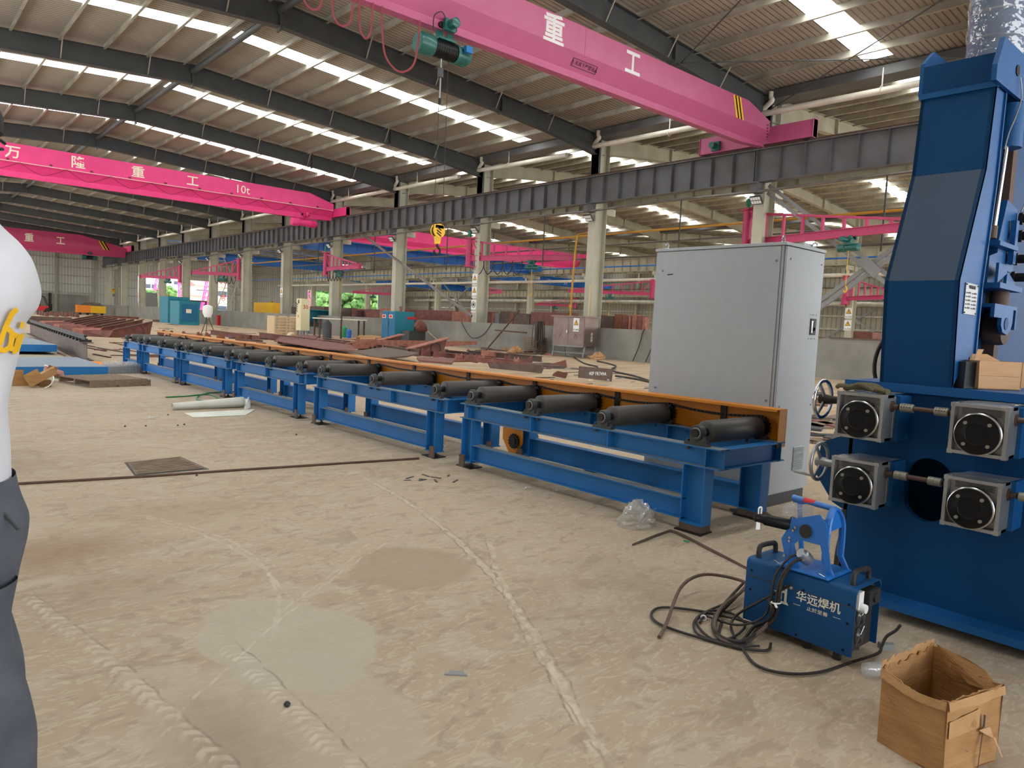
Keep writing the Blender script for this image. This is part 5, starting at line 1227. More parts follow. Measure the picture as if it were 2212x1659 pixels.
# carry handles
def chandle(yc, lab=None):
    b = B(); b.path([(3.52, yc + .04, z1 - .01), (3.52, yc + .036, z1 + .035), (3.52, yc + .012, z1 + .06), (3.52, yc - .03, z1 + .05), (3.52, yc - .055, z1 + .04), (3.52, yc - .06, z1 - .01)], .014, 10, 5, (1.1, 1)); return b.out('handle', 'black_rubber', w3, smooth=True)
def chandle2(yc):
    b = B(); xa, xb = 3.43, 3.6
    b.path([(xa, yc, z1 - .006), (xa, yc, z1 + .035), (xa + .02, yc, z1 + .058), (xb - .05, yc, z1 + .055), (xb - .01, yc, z1 + .045), (xb, yc, z1 - .006)], .013, 10, 5); return b.out('handle', 'black_rubber', w3, smooth=True)
chandle2(1.41); chandle2(1.895)
# wire feeder on top
fd = empty('wire_feeder', (3.52, 1.66, z1), 'bright blue wire feeder with black spool hub standing on the welding machine', 'wire feeder')
b = B(); b.bx(3.372, 3.62, 1.5, 1.77, z1 + .001, z1 + .014); b.out('base_tray', 'weld_blue_bright', fd, bevel=.005)
b = B()
for (xx, yy) in ((3.39, 1.52), (3.39, 1.75), (3.6, 1.52), (3.6, 1.75)): b.cyl((xx, yy, z1 + .012), (xx, yy, z1 + .02), .005, 8)
b.out('screw', 'bright_steel', fd)
zf = z1 + .014
b = B(); X2 = 3.43
b.plate([(X2, 1.745, zf), (X2, 1.745, zf + .1), (X2, 1.69, zf + .2), (X2, 1.56, zf + .245), (X2, 1.525, zf + .21), (X2, 1.515, zf), (X2, 1.54, zf), (X2, 1.545, zf + .115), (X2, 1.65, zf + .115), (X2, 1.675, zf + .09), (X2, 1.68, zf)], (.005, 0, 0)); b.out('side_bracket', 'weld_blue_bright', fd)
b = B(); b.bar((3.432, 1.745, zf), (3.432, 1.69, zf + .2), .02, .006, (1, 0, 0)); b.path([(3.44, 1.52, zf), (3.44, 1.522, zf + .17), (3.475, 1.527, zf + .245), (3.52, 1.53, zf + .265), (3.565, 1.527, zf + .245), (3.6, 1.52, zf + .18), (3.6, 1.52, zf)], .012, 8, 3, (1.5, .7)); b.plate([(3.44, 1.52, zf + .17), (3.6, 1.52, zf + .18), (3.55, 1.53, zf + .265), (3.5, 1.53, zf + .265)], (0, .008, 0)); b.out('end_bracket', 'weld_blue_bright', fd)
b = B(); b.bar((3.6, 1.75, zf), (3.6, 1.75, zf + .25), .018, .018); b.bar((3.6, 1.72, zf + .25), (3.6, 1.78, zf + .25), .02, .02); b.out('rear_post', 'weld_blue_bright', fd)
b = B(); b.cyl((3.59, 1.78, zf + .262), (3.53, 1.53, zf + .262), .013, 14); b.out('top_handle', 'weld_blue_bright', fd, smooth=True)
B().cyl((3.573, 1.71, zf + .263), (3.558, 1.645, zf + .2635), .0134, 14).out('handle_mark', 'red', fd)
b = B()
for (yy, z) in ((1.70, .1), (1.70, .115), (1.685, .15), (1.675, .165), (1.72, .03)): b.cyl((X2 - .008, yy, zf + z), (X2, yy, zf + z), .006, 8)
b.out('bolt', 'bright_steel', fd)
hub = B(); a0 = V((3.47, 1.70, zf + .16)); dv = V((-.62, .62, .12)).normalized()
hub.lathe(a0, dv, [(0, .04), (.02, .04), (.022, .026), (.15, .024), (.16, .018), (.2, .018), (.205, .012)], 24); hub.out('spool_hub', 'black_gloss', fd, smooth=True)
b = B(); q = a0 + dv * .185; b.path([q + V((0, 0, .02)), q + V((0, 0, .045)), q + V((.012, -.008, .048)), q + V((.012, -.008, .02))], .004, 6, 4); b.obox(q + V((-.012, .0, -.05)), (.02, -.01, 0), (.002, .003, 0), (0, 0, .04)); b.out('retaining_clip', 'white', fd)
b = B(); b.bx(3.46, 3.56, 1.56, 1.66, zf + .12, zf + .2); b.cyl((3.46, 1.62, zf + .16), (3.42, 1.62, zf + .16), .03, 14); b.out('drive_motor', 'black_rubber', fd)
B().lathe((3.45, 1.6, zf + .03), (-.4, .2, .3), [(0, .025), (.03, .03), (.045, .03), (.05, .022), (.07, .022)], 16).out('connector', 'alu', fd, smooth=True)
b = B(); b.bx(3.45, 3.56, 1.66, 1.76, zf + .2, zf + .245); b.out('spool_cover', 'clear_plastic', fd)

for o in fd.children:
    for v in o.data.vertices:
        if v.co.z > zf + .003: v.co.z = zf + (v.co.z - zf) * 1.14; v.co.y += .035
# cables
def fl(pts, z=.012):
    out = []
    for p in pts:
        zz_ = p[2] if len(p) > 2 else z; q = G(p[0], p[1], zz_)
        if q.x > 3.35 and q.y < 2.05 and p[0] > 1600 and p[1] < 1420:      # drapes over the front of the welding machine
            q2 = PX(p[0], p[1], 3.35)
            if q2.z > .01: q = q2
        out.append(q)
    return out
def cable(name, pts, r, m_, lab, n=8, sm=5, cat='cable', grp=None):
    return B().path(pts, r, n, sm).out(name, m_, smooth=True, label=lab, cat=cat, group=grp)
s0 = V((3.40, 1.6, zf + .06))
s0 = V((3.44, 1.63, zf + .05))
cable('welding_cable', [s0, V((3.40, 1.66, zf + .05)), V((3.365, 1.70, zf - .0)), V((3.35, 1.73, .30)), V((3.345, 1.735, .2)), V((3.345, 1.76, .11)), V((3.34, 1.84, .04))] + fl([(1600, 1385), (1560, 1380), (1545, 1340), (1590, 1290, .03), (1640, 1235, .06), (1660, 1245, .12), (1670, 1300, .1), (1655, 1350, .05), (1600, 1385, .03), (1548, 1368, .03), (1545, 1330, .03), (1605, 1260, .09)]), .0085, 'cable_black', 'thick black welding hose coiled in front of the welding machine')
cable('welding_torch_cable', fl([(1424, 1376), (1440, 1345, .03), (1470, 1270, .08), (1510, 1243, .1), (1560, 1244, .1), (1620, 1262, .1), (1665, 1300, .08), (1660, 1345, .05), (1610, 1385, .02), (1560, 1383, .02), (1543, 1350, .03), (1560, 1310, .05), (1605, 1275, .08), (1620, 1240, .1)]), .0095, 'cable_brown', 'heavy torch cable rising in an arch from the floor')
cable('ground_cable', fl([(1640, 1350, .03), (1560, 1330), (1500, 1318), (1430, 1312), (1407, 1325), (1420, 1345), (1470, 1365), (1540, 1385), (1600, 1400), (1655, 1405), (1665, 1390)]), .007, 'cable_black', 'thin black cable looping furthest left on the floor')
cable('power_cable', [V((3.37, 1.68, .3))] + fl([(1640, 1300, .1), (1590, 1330, .05), (1580, 1360), (1610, 1410), (1640, 1440), (1700, 1455), (1770, 1452), (1840, 1430), (1895, 1412), (1905, 1395), (1915, 1375), (1935, 1362), (1945, 1350)]), .0068, 'cable_black', 'long black cable trailing under the welding machine towards the machine base')
cable('feeder_cable', [s0 + V((.0, .02, .01)), V((3.39, 1.70, zf + .05)), V((3.355, 1.755, .33)), V((3.345, 1.765, .2)), V((3.34, 1.80, .1))] + fl([ (1590, 1350, .04), (1520, 1330), (1505, 1345), (1530, 1375), (1580, 1395), (1640, 1395)]), .006, 'cable_black', 'slim feeder cable tied to the welding hose')
b = B(); b.ring((3.342, 1.735, .2), (0, .15, 1), .022, .004, 18, 6); b.path([(3.32, 1.73, .2), (3.315, 1.715, .185)], .006, 6, 1); b.out('cable_tie', 'white', label='white cable tie around the bundle on the side of the welding machine', cat='cable tie')
b = B(); q = G(1520, 1335, .015); b.ring(q, (1, .3, 0), .014, .004, 14, 6); b.out('cable_tie', 'white', label='white tie around the coil lying on the floor', cat='cable tie')
cable('bundle_cable', [s0 + V((0, .01, -.01)), V((3.39, 1.68, zf + .03)), V((3.35, 1.715, .32)), V((3.338, 1.72, .2)), V((3.335, 1.74, .1)), V((3.33, 1.82, .03))] + fl([(1600, 1395), (1555, 1378), (1560, 1340)]), .0075, 'cable_black', 'middle black cable of the bundle draped down the side of the welding machine')
cable('coil_cable', fl([(1575, 1300), (1510, 1330), (1500, 1360), (1530, 1380), (1580, 1378), (1610, 1350), (1580, 1325), (1530, 1320), (1512, 1345)]), .0065, 'cable_black', 'small coil of black cable inside the loops')
cable('rubber_hose', [PX(1823, 1100, 4.16), PX(1818, 1150, 4.14), PX(1808, 1200, 4.1), G(1802, 1275, .02)], .014, 'black_rubber', 'thick black hose hanging between the welding machine and the blue machine', cat='hose')

# ================================================================== torn cardboard box at lower right
P0 = [V((2.84, 1.03, 0)), V((2.77, .78, 0)), V((3.06, .70, 0)), V((3.2, .98, 0))]   # left, front, right, back corner
e = empty('cardboard_box', (2.97, .87, 0), 'torn open brown cardboard box at lower right', 'box'); rnd = random.Random(5)
T0 = [(P0[0] + V((.005, .005, .285))), (P0[1] + V((.012, .01, .275))), (P0[2] + V((.01, 0, .29))), (P0[3] + V((0, 0, .31)))]
def torn_wall(a, c, ta, tc_, n, jag, bulge=0, inner=V((0, 0, 0))):
    vs = []; nr = V(((c - a).y, -(c - a).x, 0)).normalized(); cen = V((2.97, .87, 0))
    if nr.dot(a - cen) < 0: nr = -nr
    for i in range(n + 1):
        t = i / n; bo = a.lerp(c, t); to = ta.lerp(tc_, t) + V((0, 0, (rnd.uniform(-jag, jag) if 0 < i < n else 0) - bulge * math.sin(PI * t)))
        k = 8
        for j in range(k + 1):
            s = j / k; p = bo.lerp(to, s) + nr * (.006 * math.sin(s * 9 + t * 5) * math.sin(PI * t) + .004 * math.sin(t * 17) * s); vs.append(p)
    fs = [(i * 9 + j, (i + 1) * 9 + j, (i + 1) * 9 + j + 1, i * 9 + j + 1) for i in range(n) for j in range(8)]
    m_ = len(vs); vs2 = vs + [p - nr * .006 for p in vs]
    f2 = fs + [tuple(q + m_ for q in f[::-1]) for f in fs] + [(i * 9 + 8, (i + 1) * 9 + 8, m_ + (i + 1) * 9 + 8, m_ + i * 9 + 8) for i in range(n)]
    return B().add(vs2, f2)
for i, (jg, bl) in enumerate(((.004, .028), (.004, .004), (.008, .02), (.012, .01))):
    a, c = P0[i], P0[(i + 1) % 4]; torn_wall(a, c, T0[i], T0[(i + 1) % 4], 22, jg, bl).out('side_wall', 'cardboard', e, smooth=False)
B().plate([p + V((0, 0, .002)) for p in P0], (0, 0, .005)).out('bottom', 'cardboard_dark', e)
# peeled paper ply and creases
def strip(pts, w_, m_, nm, th=.0015):
    b = B(); 
    for i in range(len(pts) - 1): b.bar(pts[i], pts[i + 1], w_, th)
    b.out(nm, m_, e)
def onf(a, c, ta, tc_, t, s, o=.012):
    nr = V(((c - a).y, -(c - a).x, 0)).normalized(); cen = V((2.97, .87, 0)); nr = nr if nr.dot(a - cen) > 0 else -nr
    return a.lerp(c, t).lerp(ta.lerp(tc_, t), s) + nr * o
L0 = lambda t, s, o=.012: onf(P0[0], P0[1], T0[0], T0[1], t, s, o)
R0 = lambda t, s, o=.012: onf(P0[1], P0[2], T0[1], T0[2], t, s, o)
b = B()
for i in range(12):
    t0, t1 = i / 12, (i + 1) / 12
    s0_, s1_ = .90 - .07 * math.sin(PI * t0), .90 - .07 * math.sin(PI * t1)
    b.plate([L0(t0, s0_ + .1, .006), L0(t1, s1_ + .1, .006), L0(t1, s1_ + rnd.uniform(-.01, .01), .012), L0(t0, s0_, .013)], (0, 0, -.002))
b.out('peeled_ply', 'cardboard_ply', e)
b = B()
for i in range(12):
    t0, t1 = i / 12, (i + 1) / 12
    b.plate([R0(t0, .99, .003), R0(t1, .99, .003), R0(t1, .88 + .015 * math.sin(t1 * 9), .009), R0(t0, .88 + .015 * math.sin(t0 * 9), .009)], (0, 0, -.002))
b.out('peeled_ply', 'cardboard_ply', e)
b = B(); b.plate([R0(.60, .72, .012), R0(.64, .7, .012), R0(.64, .56, .012), R0(.60, .55, .012)], (0, 0, .001)); b.plate([R0(.6, .48, .012), R0(.62, .48, .012), R0(.6, .0, .01), R0(.585, .0, .01)], (0, 0, .001)); b.out('seam_gap', 'black_rubber', e)
b = B(); b.plate([R0(.52, .55, .016), R0(.7, .56, .02), R0(.74, .42, .03), R0(.66, .45, .018)], (0, 0, -.002)); b.plate([R0(.72, .44, .03), R0(.76, .43, .03), R0(.92, .15, .035), R0(.91, .15, .035)], (0, 0, -.002)); b.out('torn_tape', 'cardboard_light', e)
b = B(); b.plate([R0(.02, .74, .006), R0(.56, .80, .0065), R0(.56, .56, .0065), R0(.02, .52, .006)], (0, 0, .001)); b.out('tape_patch', 'cardboard_ply', e)
b = B()
for (fn, t, s) in ((L0, .15, .68), (L0, .2, .65), (L0, .68, .27), (R0, .3, .34)): b.plate([fn(t, s, .0125), fn(t + .06, s - .03, .0125), fn(t + .07, s - .05, .0125), fn(t + .01, s - .01, .0125)], (0, 0, .001))
b.out('puncture', 'cardboard_dark', e)
# back flaps torn
b = B(); K0 = lambda t, dz: T0[3].lerp(T0[2], t) + V((0, 0, dz)); K1 = lambda t, dz: T0[0].lerp(T0[3], t) + V((0, 0, dz))
for i in range(14): t = i / 14; b.plate([K1(t, -.02), K1(t + .08, -.02), K1(t + .07, .012 + rnd.uniform(0, .02)), K1(t, .008 + rnd.uniform(0, .02))], V((-.003, .002, 0)))
b.out('torn_edge', 'cardboard_ply', e)
b = B(); pts = [K0(.05, 0), K0(.3, .005), K0(.5, .012), K0(.75, .01), K0(.9, -.02), K0(.85, -.05) + V((-.03, -.02, 0)), K0(.6, -.05) + V((-.05, -.05, 0)), K0(.35, -.07) + V((-.05, -.06, 0)), K0(.2, -.03) + V((-.02, -.02, 0))]
b.plate(pts, (0, 0, -.003)); b.out('back_flap', 'cardboard', e)
# clear beaker beside the box
g = empty('plastic_cup', (3.0, 1.2, 0), 'clear plastic cup lying on the floor left of the cardboard box', 'cup')
qa, qb = G(1868, 1446, .035), G(1935, 1446, .035); dd = (qb - qa).normalized()
B().lathe(qa, dd, [(0, .001), (0, .03), (.03, .032), (.09, .034), (.14, .036), (.14, .034), (.1, .032), (.02, .028), (.015, .001)], 24).out('cup_wall', 'clear_plastic', g, smooth=True)
g = B(); q = G(1905, 1405, 0); g.plate([q, q + V((.05, -.04, 0)), q + V((.07, -.02, 0)), q + V((.02, .03, 0))], (0, 0, .03)); g.out('steel_angle', 'mid_grey', label='small grey steel block on the cable behind the cardboard box', cat='block')
# ================================================================== person at the left edge, seen from behind and to the side
RT = (RM.to_3x3() @ V((1, 0, 0))); RT.z = 0; RT.normalize()          # towards the photo's right
FW = V((-RT.y, RT.x, 0))                                              # away from the camera
SG = G(-92, 1700); SG.z = 0; DH = SG.normalized()                     # sight line on the floor towards the person
PC = DH * (1.63 / DH.dot(FW)); FACE = V((-DH.y, DH.x, 0)); SIDE = V((-FACE.y, FACE.x, 0))   # SIDE: the person's left
pe = empty('person', (PC.x, PC.y, 0), 'person in white shirt with yellow print and grey jeans, back turned, at the left edge', 'person')
def W(f, s, z): return PC + FACE * f + SIDE * s + zz * z
def skin_body(name, chains, m_, par, sub=2):
    me = bpy.data.meshes.new(name); vs, es, rs = [], [], []
    for ch in chains:
        prev = None
        for it in ch:
            if isinstance(it, int): prev = it; continue
            p, r = it; vs.append(tuple(p)); rs.append(r); k = len(vs) - 1
            if prev is not None: es.append((prev, k))
            prev = k
    me.from_pydata(vs, es, []); ob = bpy.data.objects.new(name, me); col.objects.link(ob)
    sk = ob.modifiers.new('s', 'SKIN'); sk.use_smooth_shade = True
    for i, r in enumerate(rs):
        v = me.skin_vertices[0].data[i]; v.radius = (r, r) if not isinstance(r, tuple) else r; v.use_root = (i == 0)
    sb = ob.modifiers.new('u', 'SUBSURF'); sb.levels = sub; sb.render_levels = sub
    me.materials.append(M[m_]); 
    if par: ob.parent = par; ob.matrix_parent_inverse = par.matrix_basis.inverted()
    return ob
ch = [[(W(0, 0, 1.0), (.11, .08)), (W(0, 0, 1.15), (.1, .07)), (W(.01, 0, 1.35), (.11, .08)), (W(.0, 0, 1.52), (.11, .08)), (W(.0, 0, 1.62), .06), (W(-.01, 0, 1.72), .06), (W(.0, 0, 1.78), .078), (W(.005, 0, 1.86), .094), (W(.01, 0, 1.93), .07)]]
for s in (-1, 1):
    k0 = 3; base = sum(len([i for i in c if not isinstance(i, int)]) for c in ch)
    ch.append([3, (W(-.02, s * .19, 1.56), .055), (W(-.02, s * .25, 1.4), .048), (W(.0, s * .27, 1.26), .04), (W(.14, s * .2, 1.2), .036), (W(.25, s * .12, 1.2), .026), (W(.32, s * .09, 1.2), (.042, .018))])
    ch.append([0, (W(0, s * .1, .92), .09), (W(.02, s * .12, .55), .062), (W(-.02, s * .13, .14), .045), (W(.0, s * .13, .06), .04), (W(.13, s * .14, .035), .035)])
body = skin_body('body', ch, 'skin', pe)
# fingers as short skinned chains rooted in the palms
for s in (-1, 1):
    fc = []
    for k in range(4):
        dz = (.03, .01, -.01, -.03)[k]; L_ = (.07, .08, .075, .06)[k]
        fc.append([(W(.33, s * .09, 1.2 + dz), .0095), (W(.33 + L_ * .5, s * .075, 1.198 + dz), .0085), (W(.33 + L_ * .85, s * .05, 1.192 + dz), .0075)])
    fc.append([(W(.29, s * .09, 1.22), .011), (W(.31, s * .06, 1.25), .0095), (W(.335, s * .045, 1.26), .008)])
    for c_ in fc: skin_body('finger', [c_], 'skin', pe, 1)
# head details
b = B(); b.lathe(W(.0, 0, 1.875), (0, 0, 1), [(.0, .098), (.035, .099), (.07, .083), (.095, .045), (.103, .0)], 24); b.out('hair', 'hair', pe, smooth=True)
b = B(); b.lathe(W(.095, 0, 1.83), FACE, [(0, .015), (.02, .008)], 10); b.out('nose', 'skin', pe, smooth=True)
b = B()
for s in (-1, 1): b.lathe(W(.078, s * .034, 1.852), FACE, [(0, .012), (.008, .006)], 10)
b.out('eye', 'white', pe); b = B(); b.path([W(.075, -.025, 1.79), W(.084, 0, 1.788), W(.075, .025, 1.79)], .006, 6, 3); b.out('mouth', 'cable_red', pe)
b = B()
for s in (-1, 1): b.lathe(W(.0, s * .088, 1.84), SIDE * s, [(0, .022), (.012, .026), (.016, .01)], 12)
b.out('ear', 'skin', pe, smooth=True)
b = B()
for s in (-1, 1): b.path([W(.1, s * .05, 1.86), W(.0, s * .1, 1.865), W(-.07, s * .085, 1.855), W(-.098, s * .04, 1.85)], .004, 6, 3); b.ring(W(.105, s * .035, 1.855), FACE, .024, .003, 18, 5)
b.out('glasses', 'black_gloss', pe)
# shirt: lofted rings; back profile (towards the photo's right) follows the body of cloth
def loft(name, rings, m_, n=40, fold=0.0, seed=1, par=pe, cap=False):
    rnd = random.Random(seed); ph = [rnd.uniform(0, 6) for _ in range(6)]; vs = []
    for (z, f0, fb, ff, s0_, sr) in rings:           # centre forward offset, back reach, front reach, side offset, side reach
        for i in range(n):
            th = 2 * PI * i / n; c_, s_ = math.cos(th), math.sin(th)
            rf = ff if c_ > 0 else fb
            w_ = 1 + fold * (math.sin(3 * th + ph[0] + z * 14) * .5 + math.sin(5 * th + ph[1] - z * 23) * .35 + math.sin(9 * th + ph[2] + z * 31) * .2)
            vs.append(W(f0 + rf * w_ * c_ * abs(c_) ** -.12 if abs(c_) > .02 else f0, s0_ + sr * w_ * s_, z))
    k = len(rings); fs = [(j * n + i, j * n + (i + 1) % n, (j + 1) * n + (i + 1) % n, (j + 1) * n + i) for j in range(k - 1) for i in range(n)]
    if cap: fs += [tuple(range(n))[::-1], tuple(range((k - 1) * n, k * n))]
    b = B().add(vs, fs); o = b.out(name, m_, par, smooth=False)
    for p in o.data.polygons: p.use_smooth = True
    md = o.modifiers.new('u', 'SUBSURF'); md.levels = 1; md.render_levels = 1; return o, b
def interp(tab, z):
    for i in range(len(tab) - 1):
        (a, va), (c, vc) = tab[i], tab[i + 1]
        if a <= z <= c: return va + (vc - va) * (z - a) / (c - a)
    return tab[-1][1] if z > tab[-1][0] else tab[0][1]
BACK = [(1.06, .10), (1.13, .092), (1.25, .09), (1.32, .105), (1.38, .12), (1.42, .128), (1.455, .132), (1.48, .158), (1.52, .172), (1.56, .166), (1.60, .15), (1.64, .115), (1.665, .08), (1.69, .058)]
BACK = [(z, v * .8 + .03) for z, v in BACK]
SIDEW = [(1.06, .17), (1.2, .165), (1.35, .185), (1.5, .21), (1.58, .2), (1.62, .165), (1.66, .1), (1.69, .075)]
rings = []
z = 1.06
while z <= 1.6901: rings.append((z, 0, interp(BACK, z), .14 if z < 1.6 else .14 - (z - 1.6) * .7, 0, interp(SIDEW, z))); z += .0175
sh, shb = loft('shirt', rings, 'shirt', 56, .05, 4)
# sleeves
for s in (-1, 1):
    b = B(); a_ = .10 if s > 0 else 0; pts = [W(-.02 + a_ * .6, s * .15, 1.58), W(-.03 + a_, s * .22, 1.53), W(-.03 + a_ * 1.2, s * .25, 1.44), W(-.01 + a_ * 1.3, s * .26, 1.33)]
    b.path(pts, .085, 20, 5, (1, .95)); b.out('sleeve', 'shirt', pe, smooth=True)
def shirt_point(th, z, off):
    fb, sr = interp(BACK, z), interp(SIDEW, z); c_, s_ = math.cos(th), math.sin(th)
    return W((fb + off) * c_ * max(abs(c_), .05) ** -.12, (sr + off) * s_, z)
# yellow brush strokes printed across the back
STR = [[(0, 738), (12, 704), (26, 674), (38, 662)], [(14, 700), (27, 712), (25, 742), (10, 750), (-6, 742)], [(22, 744), (31, 716), (44, 722), (36, 748), (24, 746)], [(40, 754), (53, 716)], [(33, 758), (42, 728)], [(50, 704), (54, 690)]]
b = B()
def on_shirt(px_, py_):
    z = 1.5 + (648 - py_) / 965; fb, sr = interp(BACK, z), interp(SIDEW, z); c_ = max(.02, min(.985, (px_ + 92) * .00083 / fb)) ** (1 / .88)
    return W(-(fb + .006) * c_ ** .88, (sr + .010) * math.sqrt(max(0, 1 - c_ * c_)), z)
for st in STR:
    q = []
    for k in range(len(st) - 1):
        for m in range(4): q.append((st[k][0] + (st[k + 1][0] - st[k][0]) * m / 4, st[k][1] + (st[k + 1][1] - st[k][1]) * m / 4))
    q.append(st[-1]); n = len(q); vs = []
    for k in range(n):
        a_, c_ = q[max(k - 1, 0)], q[min(k + 1, n - 1)]; dx, dy = c_[0] - a_[0], c_[1] - a_[1]; l_ = math.hypot(dx, dy) or 1; h_ = 5.5
        vs += [on_shirt(q[k][0] - dy / l_ * h_, q[k][1] + dx / l_ * h_), on_shirt(q[k][0] + dy / l_ * h_, q[k][1] - dx / l_ * h_)]
    b.add(vs, [(2 * k, 2 * k + 1, 2 * k + 3, 2 * k + 2) for k in range(n - 1)])
b.out('back_print', 'yellow', pe, smooth=True, label='yellow brush lettering')
# jeans
JB = [(.1, .105), (.38, .165), (.5, .16), (.59, .15), (.68, .125), (.79, .1), (.87, .115), (.95, .14), (1.0, .145), (1.06, .12), (1.1, .11)]
JB = [(z, v * .8 + .03) for z, v in JB]
rings = [(z, 0, interp(JB, z), .12, 0, .165 - abs(z - .98) * .1) for z in [.84 + .02 * i for i in range(14)]]
loft('jeans_hip', rings, 'jeans', 40, .02, 2)
for s in (-1, 1):
    rings = [(z, 0, interp(JB, z) - .01, .095 - .02 * (z < .5), s * .088, .092 - .02 * (z < .4)) for z in [.09 + .03 * i for i in range(27)]]
    loft('jeans_leg', rings, 'jeans', 28, .05, 5 + s)
    b = B(); b.path([W(-.1, s * .1, .05), W(-.05, s * .1, .07), W(.05, s * .1, .06), W(.17, s * .105, .035)], .045, 12, 4, (1, .9)); b.out('shoe', 'black_rubber', pe, smooth=True)
b = B()
for s in (-1, 1): b.path([shirt_point(PI + s * .75, 1.09, -.0) + V((0, 0, -.05)), shirt_point(PI + s * .8, 1.0, .045)], .004, 6, 1)
outs(b, 'pocket_seam', 'dark_grey', pe)

# ================================================================== things on the floor of the near area
def crumple(name, c, rx, ry, h, m_, lab, seed, cat='plastic film', n=260, par=None):
    rnd = random.Random(seed); b = B(); c = V(c); N = 22; R_ = 12; vs = []
    for j in range(R_ + 1):
        ph = PI / 2 * j / R_
        for i in range(N):
            th = 2 * PI * i / N; rr = 1 + rnd.uniform(-.16, .16) * (1 if 0 < j < R_ else .3)
            vs.append(c + V((rx * math.cos(th) * math.cos(ph) * rr, ry * math.sin(th) * math.cos(ph) * rr, h * math.sin(ph) * rr * (1 + .25 * math.sin(th * 3 + seed)) + .002)))
    fs = [(j * N + i, j * N + (i + 1) % N, (j + 1) * N + (i + 1) % N, (j + 1) * N + i) for j in range(R_) for i in range(N)]
    b.add(vs, fs)
    for k in range(int(14)):
        th = rnd.uniform(0, 2 * PI); p = c + V((rx * .8 * math.cos(th), ry * .8 * math.sin(th), rnd.uniform(.2, .7) * h))
        q = p + V((rnd.uniform(-.5, .5) * rx, rnd.uniform(-.5, .5) * ry, rnd.uniform(-.1, .4) * h)); r_ = p + V((rnd.uniform(-.4, .4) * rx, rnd.uniform(-.4, .4) * ry, rnd.uniform(0, .5) * h))
        b.add([p, q, r_], [(0, 1, 2)])
    return b.out(name, m_, label=lab, cat=cat)
q = G(1370, 1135)
crumple('plastic_bag', (q.x + .02, q.y + .0, 0), .155, .13, .16, 'clear_film', 'crumpled clear plastic film heap beside the nearest conveyor leg', 11)
for i, (px_, py_, r_, lab) in enumerate([(1140, 1057, .045, 'small crushed clear film piece on the floor before the first conveyor'), (1203, 1062, .03, 'tiny scrap of clear film just right of the crushed piece'), (325, 905, .07, 'flat scrap of white film on the floor near the paper roll'), (725, 917, .09, 'clear film scrap by the foot of the second conveyor'), (957, 966, .05, 'clear film scrap between the first and second conveyors')]):
    q = G(px_, py_); crumple('film_scrap', (q.x, q.y, 0), r_, r_ * .7, r_ * .45, 'clear_film', lab, 20 + i)
# bent steel strap
b = B(); b.path([G(1366, 1178, .004), G(1432, 1152, .02), G(1460, 1150, .02), G(1540, 1190, .012), G(1612, 1228, .006), G(1680, 1262, .004)], .012, 8, 4, (.25, 1)); b.out('steel_strap', 'rust_grey', smooth=True, label='long bent steel strap lying in front of the conveyor foot', cat='strap')
# steel clip and crumbs
q = G(985, 1459, .001); b = B(); u1 = RT * .055; b.obox(q - u1 * .6, u1 * 1.2, FW * .035, (0, 0, .004)); b.obox(q - u1 * .9, u1 * .3, FW * .012, (0, 0, .004)); b.obox(q + u1 * .6, u1 * .25, FW * .012, (0, 0, .004)); b.out('steel_clip', 'mid_grey', label='small grey stamped steel clip alone on the bare floor', cat='clip')
rnd = random.Random(9)
for i in range(9):
    q = G(880 + i * 13 + rnd.uniform(-6, 6), 1032 + rnd.uniform(-4, 14)); a = rnd.uniform(0, 3); b = B(); u1 = V((math.cos(a), math.sin(a), 0)); v1 = V((-u1.y, u1.x, 0))
    b.obox(q, u1 * rnd.uniform(.06, .13), v1 * .02, (0, 0, .005)); b.out('steel_offcut', 'dark_grey', label='thin dark steel offcut in the little heap before the first conveyor', cat='offcut', group='steel offcuts in the little heap')
for i, (px_, py_) in enumerate([(270, 922), (315, 921), (384, 920), (398, 918), (363, 897), (425, 1028), (620, 1525), (640, 940)]):
    q = G(px_, py_); B().lathe(q, (0, 0, 1), [(0, .008), (.008, .014), (.018, .006)], 8).out('pebble', 'rust_grey' if i % 3 else 'black_rubber', label='small dark nut lying on the open floor, %s' % o_(i), cat='nut', group='small dark bits on the floor')
cable('floor_cable', fl([(35, 1045, .01), (330, 1028, .01), (500, 1016, .01), (905, 990, .012)]), .012, 'rail_rust', 'long thin rusty rod lying across the floor to the conveyor', 6, 2, 'rod')
# drain grate
d0, d1, d2, d3 = G(278, 1000), G(385, 988), G(442, 1013), G(296, 1026)
struct(B().plate([d0 + (d0 - d2) * .06, d1 + (d1 - d3) * .05, d2 + (d2 - d0) * .06, d3 + (d3 - d1) * .05], (0, 0, .002)), 'trim_gap_shade_1', 'black_iron')  # black surround sheet, also standing in for shade between the bars
e = empty('drain_grate', tuple((d0 + d2) / 2), 'rusty drain grate let into the floor at left', 'drain grate'); b = B()
for i in range(10):
    t = (i + .5) / 10; p, q = d0.lerp(d3, t), d1.lerp(d2, t); b.bar(p + zz * .006, q + zz * .006, .026, .008)
for t in (0, 1): b.bar(d0.lerp(d1, t) + zz * .003, d3.lerp(d2, t) + zz * .003, .02, .006)
b.out('bars', 'grate', e)
